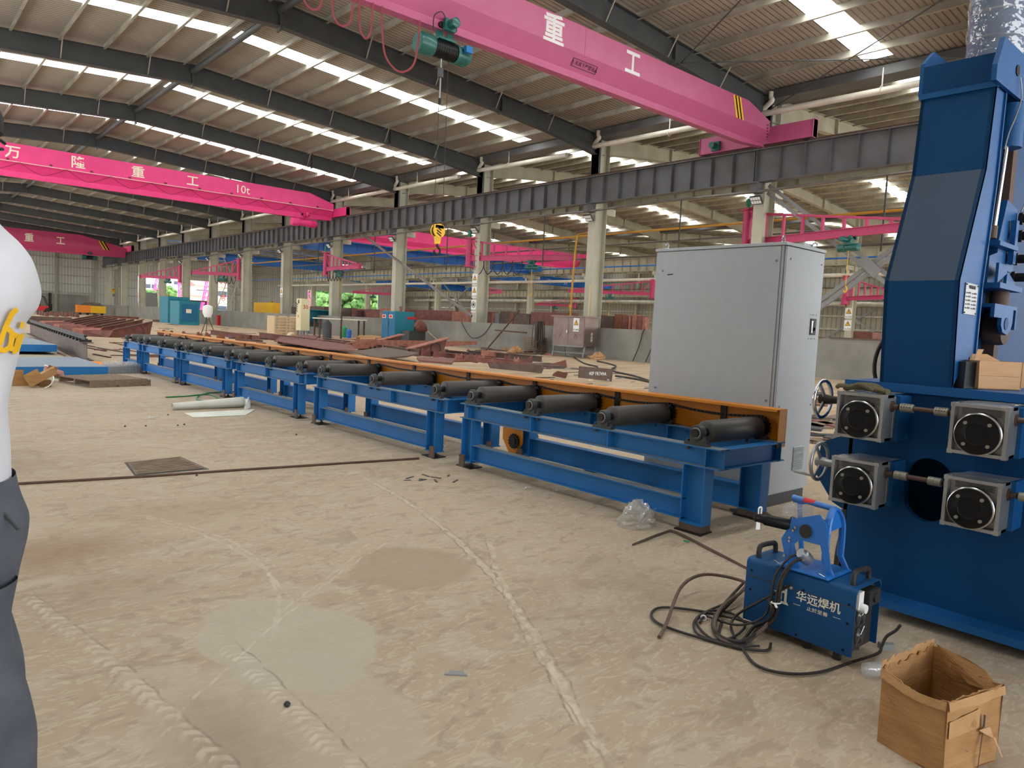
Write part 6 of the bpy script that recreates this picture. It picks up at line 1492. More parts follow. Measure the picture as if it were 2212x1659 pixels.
# rolled sheet of paper
e = empty('paper_roll', tuple(G(450, 885)), 'white rolled paper sheet lying on the floor in front of the third conveyor', 'paper roll')
a_, c_ = G(372, 878, .055), G(525, 868, .085); b = B(); t = (c_ - a_).normalized(); n = 40; vs = []
_, ar, au = b.frame(a_, c_)
for j in range(9):
    p = a_.lerp(c_, j / 8); r_ = .052 + .035 * j / 8
    for i in range(n + 14):
        th = 2 * PI * i / n - .5; rr = r_ * (1 - .0012 * i); vs.append(p + ar * rr * math.cos(th) + au * rr * math.sin(th) * .95 - zz * (.0))
m_ = n + 14; b.add(vs, [(j * m_ + i, (j + 1) * m_ + i, (j + 1) * m_ + i + 1, j * m_ + i + 1) for j in range(8) for i in range(m_ - 1)])
o = b.out('rolled_sheet', 'paper_roll', e, smooth=True)
md = o.modifiers.new('s', 'SOLIDIFY'); md.thickness = .002
pp = [G(398, 892, .004), G(480, 888, .004), G(552, 884, .008), G(530, 897, .004), G(418, 902, .004)]
B().plate(pp, (0, 0, .002)).out('loose_flap', 'paper_roll', e)
b = B(); b.plate([G(525, 855, .04), G(540, 850, .14), G(541, 880, .01), G(528, 888, .01)], (.003, .003, 0)); b.out('open_end', 'paper_roll', e)
b = B()
for i in range(46):
    t = rnd.uniform(.55, 1); th = rnd.uniform(-.2, 1.4); p = a_.lerp(c_, t); r_ = (.052 + .035 * t) * 1.01; q = p - ar * r_ * math.cos(th) + au * r_ * math.sin(th) * .95
    b.bar(q, q + t * 0 * q + ar * .004 + (c_ - a_).normalized() * rnd.uniform(.006, .018), .004, .002)
b.out('ink_mark', 'dark_grey', e)
cable('garden_hose', fl([(358, 858), (400, 856), (450, 852), (470, 862), (440, 866), (425, 860), (445, 850), (500, 846), (545, 852)]), .012, 'hose_green', 'thin green hose curling behind the paper roll', cat='hose')
for i, z in enumerate((808, 812, 816)):
    cable('green_strap', fl([(115, z), (150, z + 1), (200, z - 1)]), .012, 'green_plastic', '%s green strap poking out between the cardboard heap and the pallet' % o_(i), cat='strap', grp='green straps by the pallet')
# wooden pallet
A, Bp, D = G(196.5, 838), G(325.6, 832.7), G(141, 825); u1 = Bp - A; v1 = D - A; u1.z = v1.z = 0; L1, W1 = u1.length, 1.25; u1.normalize(); v1 = V((-u1.y, u1.x, 0))
e = empty('wooden_pallet', tuple(A), 'weathered wooden pallet on the floor at left', 'pallet')
for i in range(9):
    p = A + u1 * (L1 * i / 9.2) + zz * .115; B().obox(p, u1 * L1 * .07, v1 * W1, zz * .02).out('deck_board', 'wood', e)
for i in range(3):
    p = A + v1 * (i * (W1 - .05) / 2); B().obox(p + zz * .022, u1 * L1, v1 * .05, zz * .093).out('stringer', 'wood', e)
for i in range(3): B().obox(A + u1 * (i * (L1 - .1) / 2), u1 * .1, v1 * W1, zz * .022).out('bottom_board', 'wood', e)
# heap of flattened cartons
def fbox(c, u, L_, v_, W_, h, m_, lab, tilt=None):
    u = V(u).normalized() * L_; v_ = V(v_).normalized() * W_; n_ = u.cross(v_).normalized(); n_ = n_ if n_.z > 0 else -n_
    e = empty('cardboard_box', tuple(c), lab, 'box', 'cardboard boxes heaped at left')
    b = B().obox(c, u, v_, n_ * h); b.out('carton_body', m_, e); f = B().obox(V(c) + n_ * h, u * .5, v_ * .04, n_ * .12); f.out('flap', m_, e); return e
fbox(G(27, 834), (1, .1, 0), .34, (0, 1, 0), .3, .17, 'cardboard', 'plain carton lying at the left end of the cardboard heap, beside the person')
fbox(G(60, 833), (1, -.05, .0), .28, (.2, 1, .35), .3, .1, 'cardboard', 'squashed carton in the middle of the cardboard heap')
fbox(G(66, 838) + zz * .01, (1, .2, .55), .5, (0, 1, .1), .16, .12, 'cardboard', 'tilted long carton leaning across the cardboard heap')
fbox(G(88, 836), (1, 0, 0), .16, (0, 1, 0), .2, .12, 'cardboard_dark', 'small carton at the front of the cardboard heap')
e = fbox(G(95, 826) + zz * .16, (1, .2, -.35), .34, (.1, 1, .3), .25, .08, 'rust_pink', 'reddish carton with a white label on top of the cardboard heap')
B().obox(G(97, 822) + zz * .27, (.12, .02, -.045), (.01, .1, .03), (0, 0, .004)).out('shipping_label', 'white', e)
cable('white_strap', fl([(96, 838), (108, 832, .05), (116, 818, .12), (110, 805, .2), (104, 800, .22)]), .008, 'white', 'loop of white strapping hanging off the cardboard heap', cat='strap')
# blue slabs, wrapped bundle, rail on a beam
A = G(20, 815.5); Bq = G(230.5, 811.5)
e = empty('steel_slab', (2.9, 18, 0), 'low blue and grey steel slab on the floor behind the pallet', 'slab'); yk = (A.y + Bq.y) / 2
B().bx(-1.0, Bq.x, yk, yk + 3.2, .0, .2).out('plate_edge', 'conv_blue', e); B().bx(-1.0, Bq.x, yk, yk + 3.2, .2, .206).out('top_face', 'slab_blue', e)
e = empty('steel_slab', (2.5, 25, 0), 'raised blue and grey slab further back, carried on blocks', 'slab'); q = PY(123, 760, 25)
B().bx(-1.5, q.x, 25, 29.5, q.z, q.z + .2).out('plate_edge', 'conv_blue', e); B().bx(-1.5, q.x, 25, 29.5, q.z + .2, q.z + .206).out('top_face', 'slab_blue', e)
b = B(); b.bx(1.6, 1.95, 25.3, 25.7, 0, q.z); b.bx(1.6, 1.95, 28.6, 29, 0, q.z); b.bx(2.7, 3.2, 26, 26.4, 0, q.z); b.out('support_block', 'mid_grey', e)
e = empty('rail_beam', (4.9, 30, 0), 'dark crane rail clipped on a grey steel beam lying along the hall', 'beam')
pa, pb = G(188, 780), G(58, 717); pb = pa + (pb - pa) * .9; H_ = .5
b = B(); b.ibeam(pa + zz * H_ / 2, pb + zz * H_ / 2, .32, H_, .02, .014); b.out('beam', 'rust_grey', e)
b = B(); t = (pb - pa); b.prof(pa + zz * H_ + t.normalized() * .3, pb + zz * H_, [(-.09, 0), (.09, 0), (.09, .015), (.012, .04), (.012, .13), (.04, .145), (.04, .18), (-.04, .18), (-.04, .145), (-.012, .13), (-.012, .04), (-.09, .015)]); b.out('rail', 'black_iron', e)
b = B()
for i in range(26): p = pa + t * ((i + .5) / 26) + zz * (H_ + .03); b.cbx(p, (.3, .1, .06))
b.out('rail_clip', 'black_iron', e)
q0, q1 = G(234, 808), G(304, 806); e = empty('wrapped_bundle', tuple(q0), 'long bundle wrapped in silvery film beside the far conveyors', 'bundle')
b = B(); n_ = 10; 
for i in range(n_):
    p, q = q0.lerp(q1, i / n_), q0.lerp(q1, (i + 1) / n_); b.obox(p + zz * (.01 * (i % 2)), q - p, (0, .55 + .04 * (i % 3), 0), (0, 0, .2 + .02 * ((i * 7) % 3)))
b.out('wrapped_stack', 'clear_film', e); B().obox(q0 + V((.04, .05, 0)), (q1 - q0) * .93, (0, .45, 0), (0, 0, .16)).out('bundle_core', 'slab_blue', e)
p = [G(190, 783, .1), G(218, 783, .1), G(222, 793, .0), G(202, 793, .0)]; B().plate(p, (0, 0, .03)).out('orange_sheet', 'trolley_orange', label='folded orange sheet behind the wrapped bundle', cat='sheet')
# coil of black cable under the first conveyor and small bits
q = G(1290, 1018); b = B()
for i in range(5): b.ring((q.x + .03 * i, q.y - .02 * i, .012 + .012 * (i % 3)), (.1 * (i % 2), .05, 1), .13 - .012 * i, .009, 30, 6)
b.out('cable_coil', 'cable_black', smooth=True, label='coil of black cable lying under the first conveyor', cat='cable')
for i, (px_, py_, lab) in enumerate([(1477, 1170, 'tiny green lighter on the floor beside the steel strap'), (1190, 992, 'small green bottle cap under the first conveyor')]):
    q = G(px_, py_, .006); B().obox(q, RT * .035 - FW * .02, FW * .012, (0, 0, .01)).out('lighter' if i == 0 else 'bottle_cap', 'green_plastic', label=lab, cat='lighter' if i == 0 else 'cap')
b = B(); q = G(1590, 1112); b.obox(q, RT * .3 - FW * .02, FW * .18, (0, 0, .012)); b.out('foot_plate', 'dark_grey', label='dark steel plate on the floor by the rear conveyor leg', cat='plate')

# ================================================================== the clutter beyond the conveyor
GR = {}
def rand_plate(px_, py_, w_, d_, rot, m_, lab, grp, th=.02, z=0, name='steel_plate'):
    q = G(px_, py_, z); u1 = V((math.cos(rot), math.sin(rot), 0)); v1 = V((-u1.y, u1.x, 0)); b = B()
    b.plate([q, q + u1 * w_, q + u1 * w_ * .95 + v1 * d_, q + u1 * w_ * .05 + v1 * d_ * .8], (0, 0, th)); return b.out(name, m_, label=lab, cat='plate' if 'plate' in name else 'bar', group=grp, loc=center_loc(b))
rnd = random.Random(21)
for i in range(70):       # long flat bars left on the floor, centre left
    py_ = 690 + (i / 70) ** 1.3 * 85; px_ = rnd.uniform(60 + (py_ - 690) * .6, 430 - (py_ - 690) * 1.0) if py_ > 735 else rnd.uniform(70, 560)
    rot = rnd.choice([PI / 2 + rnd.uniform(-.1, .1), rnd.uniform(-.15, .15), PI / 2 + .05])
    rand_plate(px_, py_, rnd.uniform(.8, 3.2), rnd.uniform(.04, .1), rot, rnd.choice(['rust_grey', 'rail_rust', 'rust']), 'thin rusty flat bar on the floor left of the conveyor, among its like', 'rusty flat bars on the floor at left', .03, name='steel_bar')
for i in range(80):
    px_ = rnd.uniform(560, 1250); py_ = rnd.uniform(715 + (px_ - 560) * .06, 745 + (px_ - 560) * .09)
    rand_plate(px_, py_, rnd.uniform(.5, 2.4), rnd.uniform(.1, .7), rnd.uniform(0, 3.1), rnd.choice(['rust', 'rust_grey', 'rust_pink', 'rail_rust', 'rust2']), 'flat rusty plate offcut on the floor behind the conveyor, among its like', 'rusty plate offcuts behind the conveyor', rnd.uniform(.01, .12))
for i in range(26):
    px_ = rnd.uniform(1120, 1400); py_ = rnd.uniform(795, 855)
    rand_plate(px_, py_, rnd.uniform(.3, 1.3), rnd.uniform(.02, .08), rnd.uniform(-.4, .4), rnd.choice(['dark_grey', 'rust_grey', 'mid_grey']), 'narrow grey steel strip on the floor left of the cabinet, among its like', 'grey strips left of the cabinet', .02, name='steel_bar')
for i in range(22):
    px_ = rnd.uniform(1768, 1835); py_ = rnd.uniform(825, 960)
    rand_plate(px_, py_, rnd.uniform(.3, 1.2), rnd.uniform(.1, .4), rnd.uniform(0, 3), rnd.choice(['rust_grey', 'wood', 'dark_grey', 'rust']), 'scrap plate on the floor between the cabinet and the blue machine, among its like', 'scrap between cabinet and machine', .04)
# row of tapered frames at left
AB = [(235, 729), (209, 723.5), (190, 719), (176, 716), (163, 714), (152, 710), (142, 709), (127, 705.5)]
TB = [(330, 695), (309, 691), (290, 689.7), (273, 688.4), (254, 686.5), (239, 685), (224, 683), (211, 680)]
TA = [(245, 713), (222, 708), (205, 705.5), (188, 701.7), (176.6, 700.4), (163, 697), (152, 695), (140, 693)]
for i in range(8):
    a = G(*AB[i]); k = .93 ** i; ta = hit(TA[i][0], TA[i][1], 1, a.y + .05); bl = 3.1
    # far end of the web: same ground line, along +X with slight retreat
    c = a + V((3.0, .9, 0)); tb = hit(TB[i][0], TB[i][1], 1, c.y)
    c.x = tb.x - .15
    e = empty('tapered_frame', tuple(a), 'rust red tapered frame on the floor at left, %s from the right' % o_(i), 'steel frame', 'tapered steel frames in a row')
    B().plate([a, c, tb, ta], (0, .03, 0)).out('web_plate', 'rust', e)
    b = B(); d_ = (tb - ta); b.obox(ta - V((0, .14, 0)), d_ * 1.02, (0, .3, 0), (0, 0, .03)); b.out('flange', 'rail_rust', e)
    b = B(); b.plate([a + V((-.02, -.1, 0)), a + V((-.9, .9, 0)), a + V((-.95, .9, (ta.z) * .8)), ta + V((-.05, -.1, 0))], (0, .03, 0)); b.out('end_plate', 'rust_pink' if i % 3 == 1 else 'rust', e)
    if i == 0:
        cc = a.lerp(c, .72); cz = tb.z * .42; b = B(); b.ring((cc.x, cc.y - .03, cz), (0, 1, 0), .28, .03, 28, 6); b.out('ring_stiffener', 'rust_grey', e)
# two brackets with ring holes
def bracket(pts, ring_c, lab, Yp):
    P3 = [PY(x, y, Yp) for x, y in pts]; 
    e = empty('steel_bracket', tuple(P3[0]), lab, 'bracket', 'tapered brackets with a ring')
    B().plate(P3, (0, .04, 0)).out('web_plate', 'rust', e)
    b = B(); t = P3[2] - P3[1]
    for i, j in ((1, 2),): b.obox(P3[i] - V((0, .25, 0)), P3[j] - P3[i], (0, .5, 0), (0, 0, .04))
    b.obox(P3[0] - V((0, .2, 0)), P3[3] - P3[0], (0, .4, 0), (0, 0, .03)); b.out('flange', 'rust_pink', e)
    q = PY(ring_c[0], ring_c[1], Yp); b = B(); b.ring((q.x, q.y - .02, q.z), (0, 1, 0), .27, .05, 30, 8); b.out('ring', 'rust_grey', e); B().cyl((q.x, q.y - .03, q.z), (q.x, q.y + .06, q.z), .24, 24).out('hole_shadow_plate', 'rust_pink', e) if False else None
bracket([(772, 757), (784, 744), (869, 723), (860, 758)], (842, 743), 'tapered red steel bracket with an oval ring hole, left one behind the conveyor', 31)
bracket([(870, 768), (882, 754), (966, 731), (955, 772)], (942, 753), 'tapered red steel bracket with an oval ring hole, right one behind the conveyor', 27)
# large flat frame members behind the orange guard
def slabs(pts, Z, th, m_, lab, grp=None, name='flat_girder', cat='girder'):
    P3 = [G(x, y, Z) for x, y in pts]; b = B().plate(P3, (0, 0, th)); return b.out(name, m_, label=lab, cat=cat, group=grp, loc=center_loc(b))
def stand(pts, Yp, th, m_, lab, grp=None, name='steel_plate', cat='plate'):
    P3 = [PY(x, y, Yp) for x, y in pts]; mz = min(p.z for p in P3); P3 = [p - zz * mz for p in P3]; b = B().plate(P3, (0, th, 0)); return b.out(name, m_, label=lab, cat=cat, group=grp, loc=center_loc(b))
slabs([(595, 737), (610, 726), (690, 726), (680, 735), (760, 748), (770, 760), (700, 755)], .25, .05, 'rust', 'long rust red frame member lying behind the far end of the guard')
slabs([(760, 762), (830, 752), (905, 765), (880, 772), (820, 776)], .3, .05, 'rust_grey', 'brown flat plate lying on top of the red frames, left of the brackets')
slabs([(900, 775), (985, 778), (975, 788), (905, 782)], .3, .06, 'rust', 'red flat plate with an oval hole just behind the orange guard')
gy = 'standing red steel ribs behind the orange guard'
for i, (x0_, x1_, yb_, yt_, Yp) in enumerate([(668, 690, 738, 724, 34), (695, 716, 741, 726, 33), (716, 735, 744, 728, 33), (735, 765, 747, 731, 32), (910, 930, 775, 758, 26), (935, 965, 780, 762, 25), (983, 1000, 784, 768, 23), (1003, 1018, 785, 769, 23), (1018, 1032, 788, 770, 22), (1032, 1048, 790, 773, 22), (1063, 1072, 792, 776, 21), (1090, 1103, 793, 772, 21), (1110, 1122, 795, 775, 20)]):
    w_ = x1_ - x0_
    stand([(x0_, yb_), (x1_, yb_ + 2), (x1_ - w_ * .1, yt_), (x1_ - w_ * .3, yt_ + 5), (x0_ + w_ * .35, yt_ + 6), (x0_ + w_ * .15, yt_)], Yp, .04, 'rust' if i % 3 else 'rust_pink', 'notched red steel rib standing behind the orange guard, %s from the left' % o_(i), gy, 'steel_rib', 'rib')
for i in range(16):
    x0_ = 600 + i * 17 + (i % 3) * 5; yb_ = 737 + i * 1.9; w_ = 11 + (i * 7) % 9; hh = 9 + (i * 5) % 6
    stand([(x0_, yb_), (x0_ + w_, yb_ + 1.5), (x0_ + w_ * .9, yb_ - hh), (x0_ + w_ * .6, yb_ - hh * .55), (x0_ + w_ * .3, yb_ - hh * .5), (x0_ + w_ * .1, yb_ - hh)], 36 - i * .5, .06, ('rust', 'rust_pink', 'rust_grey')[i % 3], 'notched steel rib in the back line beyond the rollers, %s from the left' % o_(i), 'back line of steel ribs', 'steel_rib', 'rib')
for i, (a_, c_, h_) in enumerate([((560, 730), (760, 757), .35), ((700, 741), (905, 770), .3), ((800, 752), (1010, 772), .25), ((905, 766), (1120, 792), .22), ((1010, 768), (1170, 782), .25)]):
    p, q = G(*a_), G(*c_); B().ibeam(p + zz * h_ / 2, q + zz * h_ / 2, .22, h_, .02, .015).out('steel_beam', ('rust', 'rust_grey', 'rail_rust')[i % 3], label='long rusty beam among the ribs behind the orange guard, %s from the left' % o_(i), cat='beam', group='long beams behind the guard')
stand([(1003, 782), (1225, 798), (1222, 781), (1180, 793), (1008, 772)], 19.5, .05, 'rust', 'long low red plate with a flared end, behind the first conveyors')
stand([(1060, 797), (1170, 808), (1175, 797), (1172, 790), (1055, 786)], 17.2, .04, 'rust_grey', 'brown steel plate standing on edge just behind the orange guard')
stand([(1118, 786), (1150, 788), (1150, 770), (1140, 778), (1118, 776)], 21.5, .04, 'rust', 'short flared red plate left of the electrical box')
stand([(1040, 765), (1110, 771), (1110, 762), (1042, 753)], 25.5, .05, 'rust_pink', 'flat reddish beam lying beyond the ribs, below the concrete wall')
stand([(700, 765), (960, 757), (1030, 752), (1030, 745), (960, 745), (780, 742)], 30.5, .05, 'rust_pink', 'long pale red beam lying beyond the brackets')
stand([(1194, 814), (1222, 819), (1227, 808), (1205, 803), (1196, 809)], 15.4, .03, 'rust', 'small red cut plate left of the chalk marked plate')
pl = stand([(1250, 822), (1321, 830), (1324, 806), (1322, 803), (1252, 797)], 14.2, .03, 'rust_grey', 'brown plate with white chalk writing standing left of the grey cabinet')
q = PY(1291, 811, 14.19); text('chalk_writing', '40P FR749A', (q.x, q.y, q.z), (1, 0, -.03), (0, 0, 1), .15, 'white', pl, 'white chalk writing')
q = PY(1276, 823, 14.19); text('chalk_writing', 'SIDES', (q.x, q.y, q.z), (1, 0, -.03), (0, 0, 1), .09, 'cream_white', pl)
q = PY(1314, 824, 14.19); text('chalk_writing', 'FX', (q.x, q.y, q.z), (1, 0, -.1), (0, 0, 1), .1, 'white', pl)
for c_ in list(pl.children): c_.matrix_parent_inverse = Matrix.Translation(-pl.location)
# electrical box on stand by the wall
e = empty('electrical_box', (27.4, 27.2, 0), 'stainless steel electrical box with a warning sign standing at the concrete wall', 'electrical box')
bx0, bx1, by0, by1 = 27.5, 28.5, 25.75, 28.05; z0_, z1_ = .62, 2.12
B().bx(bx0, bx1, by0, by1, z0_, z1_).out('body', 'steel_box', e); B().bx(bx0 - .012, bx0, by0 + .03, (by0 + by1) / 2 - .01, z0_ + .04, z1_ - .06).out('door', 'steel_box', e); B().bx(bx0 - .012, bx0, (by0 + by1) / 2 + .01, by1 - .03, z0_ + .04, z1_ - .06).out('door', 'steel_box', e)
B().bx(bx0 - .12, bx1 + .05, by0 - .1, by1 + .1, z1_, z1_ + .06).out('rain_cap', 'steel_box', e)
b = B()
for yy in (by0, by1 - .06):
    b.bar((bx0, yy + .03, 0), (bx0 + .12, yy + .03, z0_), .06, .06); b.bar((bx1, yy + .03, 0), (bx1 - .12, yy + .03, z0_), .06, .06); b.bar((bx0 + .05, yy + .03, .25), (bx1 - .05, yy + .03, .25), .05, .05)
b.bar((bx0, by0 + .03, z0_ - .03), (bx0, by1 - .03, z0_ - .03), .06, .06); b.bar((bx0 + .05, by0 + .03, .25), (bx0 + .05, by1 - .03, .25), .05, .05); b.out('stand', 'mid_grey', e)
def wsign(par, x, yc, zc, w_, h_, face=(-1, 0, 0), txt='禁止触摸', tri=True):
    """sign board facing the camera side (-X); reading direction is -Y"""
    B().bx(x - .004, x, yc - w_ / 2, yc + w_ / 2, zc - h_ / 2, zc + h_ / 2).out('sign_board', 'white', par)
    r = w_ * .38; cz = zc + h_ * .16; P_ = lambda y, z, o: (x - o, y, z)
    B().plate([P_(yc - r, cz - r * .8, .008), P_(yc + r, cz - r * .8, .008), P_(yc, cz + r, .008)], (.004, 0, 0)).out('sign_triangle', 'black_gloss', par)
    B().plate([P_(yc - r * .75, cz - r * .64, .011), P_(yc + r * .75, cz - r * .64, .011), P_(yc, cz + r * .74, .011)], (.003, 0, 0)).out('sign_triangle', 'yellow', par)
    B().plate([P_(yc - r * .1, cz + r * .4, .014), P_(yc + r * .16, cz + r * .35, .014), P_(yc + r * .02, cz, .014), P_(yc + r * .14, cz, .014), P_(yc - r * .06, cz - r * .5, .014), P_(yc - r * .02, cz - r * .08, .014), P_(yc - r * .15, cz - r * .06, .014)], (.003, 0, 0)).out('sign_bolt', 'black_gloss', par)
    text('sign_text', txt, (x - .006, yc, zc - h_ * .42), (0, -1, 0), (0, 0, 1), w_ * .24, 'black_gloss', par)
wsign(e, bx0 - .013, 26.35, 1.72, .42, .7)
b = B()
for yy in (27.45, 26.35):
    r = .13; P_ = lambda y, z: (bx0 - .016, yy + y, 1.12 + z)
    for (a, c) in (((-r, -r * .8), (r, -r * .8)), ((r, -r * .8), (0, r)), ((0, r), (-r, -r * .8))): b.bar(P_(*a), P_(*c), .012, .004)
b.out('etched_triangle', 'cable_red', e); B().bx(bx0 - .05, bx0 - .012, 26.95, 27.0, 1.28, 1.42).out('latch', 'bright_steel', e)
text('side_text', '配电箱', (28.0, by0 - .004, 1.1), (0, 0, -1), (1, 0, 0), .16, 'cream_white', e)
# warning signs on the third column
cy_ = 37.2
for i, (zc, t, lab) in enumerate(((4.35, '当心触电', 'yellow triangle warning sign on the third column, top one'), (3.55, '当心吊物', 'yellow triangle warning sign on the third column, middle one'), (2.65, '戴安全帽', 'white sign with a round helmet symbol on the third column, bottom one'))):
    s_ = empty('warning_sign', (29.18, cy_, zc - .36), lab, 'sign')
    if i < 2: wsign(s_, 29.19, cy_, zc, .5, .74, txt=t)
    else:
        B().bx(29.18, 29.19, cy_ - .25, cy_ + .25, zc - .4, zc + .4).out('sign_board', 'white', s_); b = B(); b.ring((29.175, cy_, zc + .1), (1, 0, 0), .18, .02, 24, 6); b.lathe((29.17, cy_, zc + .1), (1, 0, 0), [(0, .1), (.004, .1)], 14); b.out('symbol', 'dark_grey', s_); text('sign_text', t, (29.172, cy_, zc - .32), (0, -1, 0), (0, 0, 1), .12, 'black_gloss', s_)
for i, (x, y, zc, lab) in enumerate(((60.79, 27.26, 3.9, 'yellow triangle sign on a pale column between cabinet and blue machine, upper'), (60.79, 27.26, 2.9, 'lower warning sign on a pale column between cabinet and blue machine'), (29.19, 66.7, 3.6, 'small sign on the column behind the cream cabinet'))):
    s_ = empty('warning_sign', (x, y, zc - .4), lab, 'sign'); wsign(s_, x, y, zc, .6, .85, txt='当心机械')
# rack of welding hoses between wall and electrical box
def hoses(cx, cy, n_, lab, hgt=1.6, seed=1):
    rnd = random.Random(seed)
    e = empty('hose_rack', (cx, cy, 0), lab, 'hose rack', 'racks of hanging hoses')
    b = B(); b.cyl((cx, cy, 0), (cx, cy, hgt + .1), .07, 10); b.bar((cx, cy - .35, hgt), (cx, cy + .35, hgt), .06, .06); b.bx(cx - .3, cx + .3, cy - .3, cy + .3, 0, .04); b.out('post', 'rail_rust', e)
    for i in range(n_):
        y = cy + rnd.uniform(-.32, .32); x = cx + rnd.uniform(-.15, .15); w_ = rnd.uniform(.05, .28); d = hgt - rnd.uniform(.9, hgt - .15)
        b = B(); b.path([(x, y - w_, d + .3), (x, y - w_ * .6, hgt - .1), (x, y, hgt + .08), (x, y + w_ * .6, hgt - .1), (x, y + w_, d + .3), (x, y + w_ * .5, d), (x, y - w_ * .5, d - .05), (x, y - w_, d + .3)], .022, 6, 4); b.out('hose', rnd.choice(['cable_brown', 'cable_black', 'rust_grey', 'cable_red']), e, smooth=True)
    for i in range(5):
        b = B(); pts = [(cx + rnd.uniform(-1, .3), cy + rnd.uniform(-1, 1), .03) for _ in range(6)]; b.path(pts, .022, 6, 5); b.out('hose_end', 'cable_brown', e, smooth=True)
hoses(27.9, 29.7, 14, 'rusty post draped with brown hoses left of the electrical box', 1.75, 4)
hq = G(775, 727); hoses(hq.x, hq.y, 18, 'post thickly draped with hoses left of the blue cabinet', 2.1, 8)
hoses(28.3, 96, 7, 'tangle of hoses at the wall right of the yard opening', 1.2, 11)
e = empty('leaning_frame', (28.3, 31.5, 0), 'rusty frame leaning on the concrete wall left of the hoses', 'frame')
b = B(); b.bar((27.2, 33.3, 0), (28.8, 32.3, 2.4), .08, .08); b.bar((27.6, 33.0, 1.2), (27.9, 30.6, 1.15), .08, .08); b.bar((27.3, 33.1, .05), (27.6, 30.6, .05), .08, .08); b.out('bars', 'rail_rust', e)
b = B()
for i in range(9): b.bx(28.2 - .02 * i, 28.85, 29.9 + .01 * i, 31.0, .05 + i * .1, .12 + i * .1)
b.out('stacked_crate', 'wood', label='grey slatted crate against the wall behind the hoses', cat='crate')
q = G(1228, 742); 
for i, (px_, py_) in enumerate([(1113, 762), (1290, 777), (1100, 757)]):
    q = G(px_, py_); crumple('sandbag', (q.x, q.y, 0), .45, .35, .3, 'cardboard_light', 'pale crumpled sack at the foot of the concrete wall, ' + ['left of the hoses', 'right of the electrical box', 'farthest left'][i], 60 + i, 'sack')
for i, pts in enumerate(([(1290, 780), (1330, 790), (1320, 800), (1370, 812), (1400, 822)], [(1240, 772), (1262, 785), (1290, 792), (1285, 799)], [(1330, 812), (1370, 818), (1408, 826)])):
    cable('welding_lead', fl(pts, .03), .035, 'cable_black', 'black cable snaking over the floor beyond the conveyor, %s' % ['longest run to the cabinet', 'short one below the electrical box', 'one ending at the cabinet edge'][i], 6, 3, grp='black cables over the far floor')
for i, yk_ in enumerate((23.0, 22.2)):
    cable('wall_cable', [V((28.95, yk_, 1.66)), V((28.84, yk_ + .05, 1.5)), V((28.8, yk_ + .2, .8)), V((28.75, yk_ + .5, .03))], .025, 'cable_black', '%s black cable hanging over the concrete wall right of the electrical box' % ('left' if i == 0 else 'right'))
cable('wall_cable', [V((28.86, 38.0, 1.6)), V((28.84, 37.3, .9)), V((28.84, 36.6, .6)), V((28.84, 35.6, .9)), V((28.86, 34.9, 1.6))], .02, 'cable_black', 'slack cable loop hanging on the concrete wall under the third column')
# blue tool cabinet with crate and broom
e = empty('tool_cabinet', (28.3, 46.5, 0), 'large blue steel cabinet standing at the concrete wall', 'cabinet')
p0 = G(824, 735); p1 = G(853, 737); p2 = G(892, 737); 
x0_ = 26.9; ya_, yb2 = PX(853, 735, x0_).y, PX(824, 735, x0_).y; x1_ = PY(893, 735, ya_).x; zt_ = PX(853, 672, x0_).z
B().bx(x0_, x1_, ya_, yb2, .02, zt_).out('body', 'teal', e); 
for k in range(2): 
    yy0 = ya_ + (yb2 - ya_) * k / 2; B().bx(x0_ - .03, x0_, yy0 + .03, yy0 + (yb2 - ya_) / 2 - .03, .1, zt_ - .06).out('door', 'teal_front', e)
    B().bx(x0_ - .04, x0_ - .03, yy0 + .35, yy0 + .8, zt_ - .5, zt_ - .25).out('label', 'cream_white', e); B().bx(x0_ - .045, x0_ - .04, yy0 + .42, yy0 + .73, zt_ - .46, zt_ - .29).out('label_print', 'red', e)
B().bx(x0_ - .06, x0_ - .03, (ya_ + yb2) / 2 - .08, (ya_ + yb2) / 2 - .03, 1.1, 1.35).out('handle', 'dark_grey', e)
b = B(); b.path([(x0_ + .9, ya_ - .012, zt_ - .45), (x0_ + 1.3, ya_ - .012, zt_ - .42), (x0_ + 1.7, ya_ - .012, zt_ - .45)], .08, 8, 4, (.1, 1)); b.out('paint_mark', 'red', e)
B().obox((x0_ + .6, ya_ + .3, zt_), (.1, .2, .35), (0, .2, 0), (.08, 0, 0)).out('wood_block', 'rust', label='small rusty bracket lying on top of the blue cabinet', cat='bracket')
q = G(878, 741); B().bx(q.x - .6, q.x + .7, q.y - 1.2, q.y - .4, 0, .85).out('storage_crate', 'dark_grey', label='dark grey crate standing against the blue cabinet', cat='crate')
e = empty('broom', (q.x + .5, q.y - 1.4, 0), 'red twig broom leaning on the dark crate', 'broom')
B().cyl((q.x + 1.6, q.y - 1.9, .05), (q.x + .6, q.y - 1.3, 1.0), .03, 8).out('handle', 'wood_pale', e); b = B(); b.lathe((q.x + .7, q.y - 1.36, .9), (-.9, .2, .6), [(0, .08), (.3, .3), (.7, .38), (.9, .3)], 12); b.out('bristles', 'rust', e)
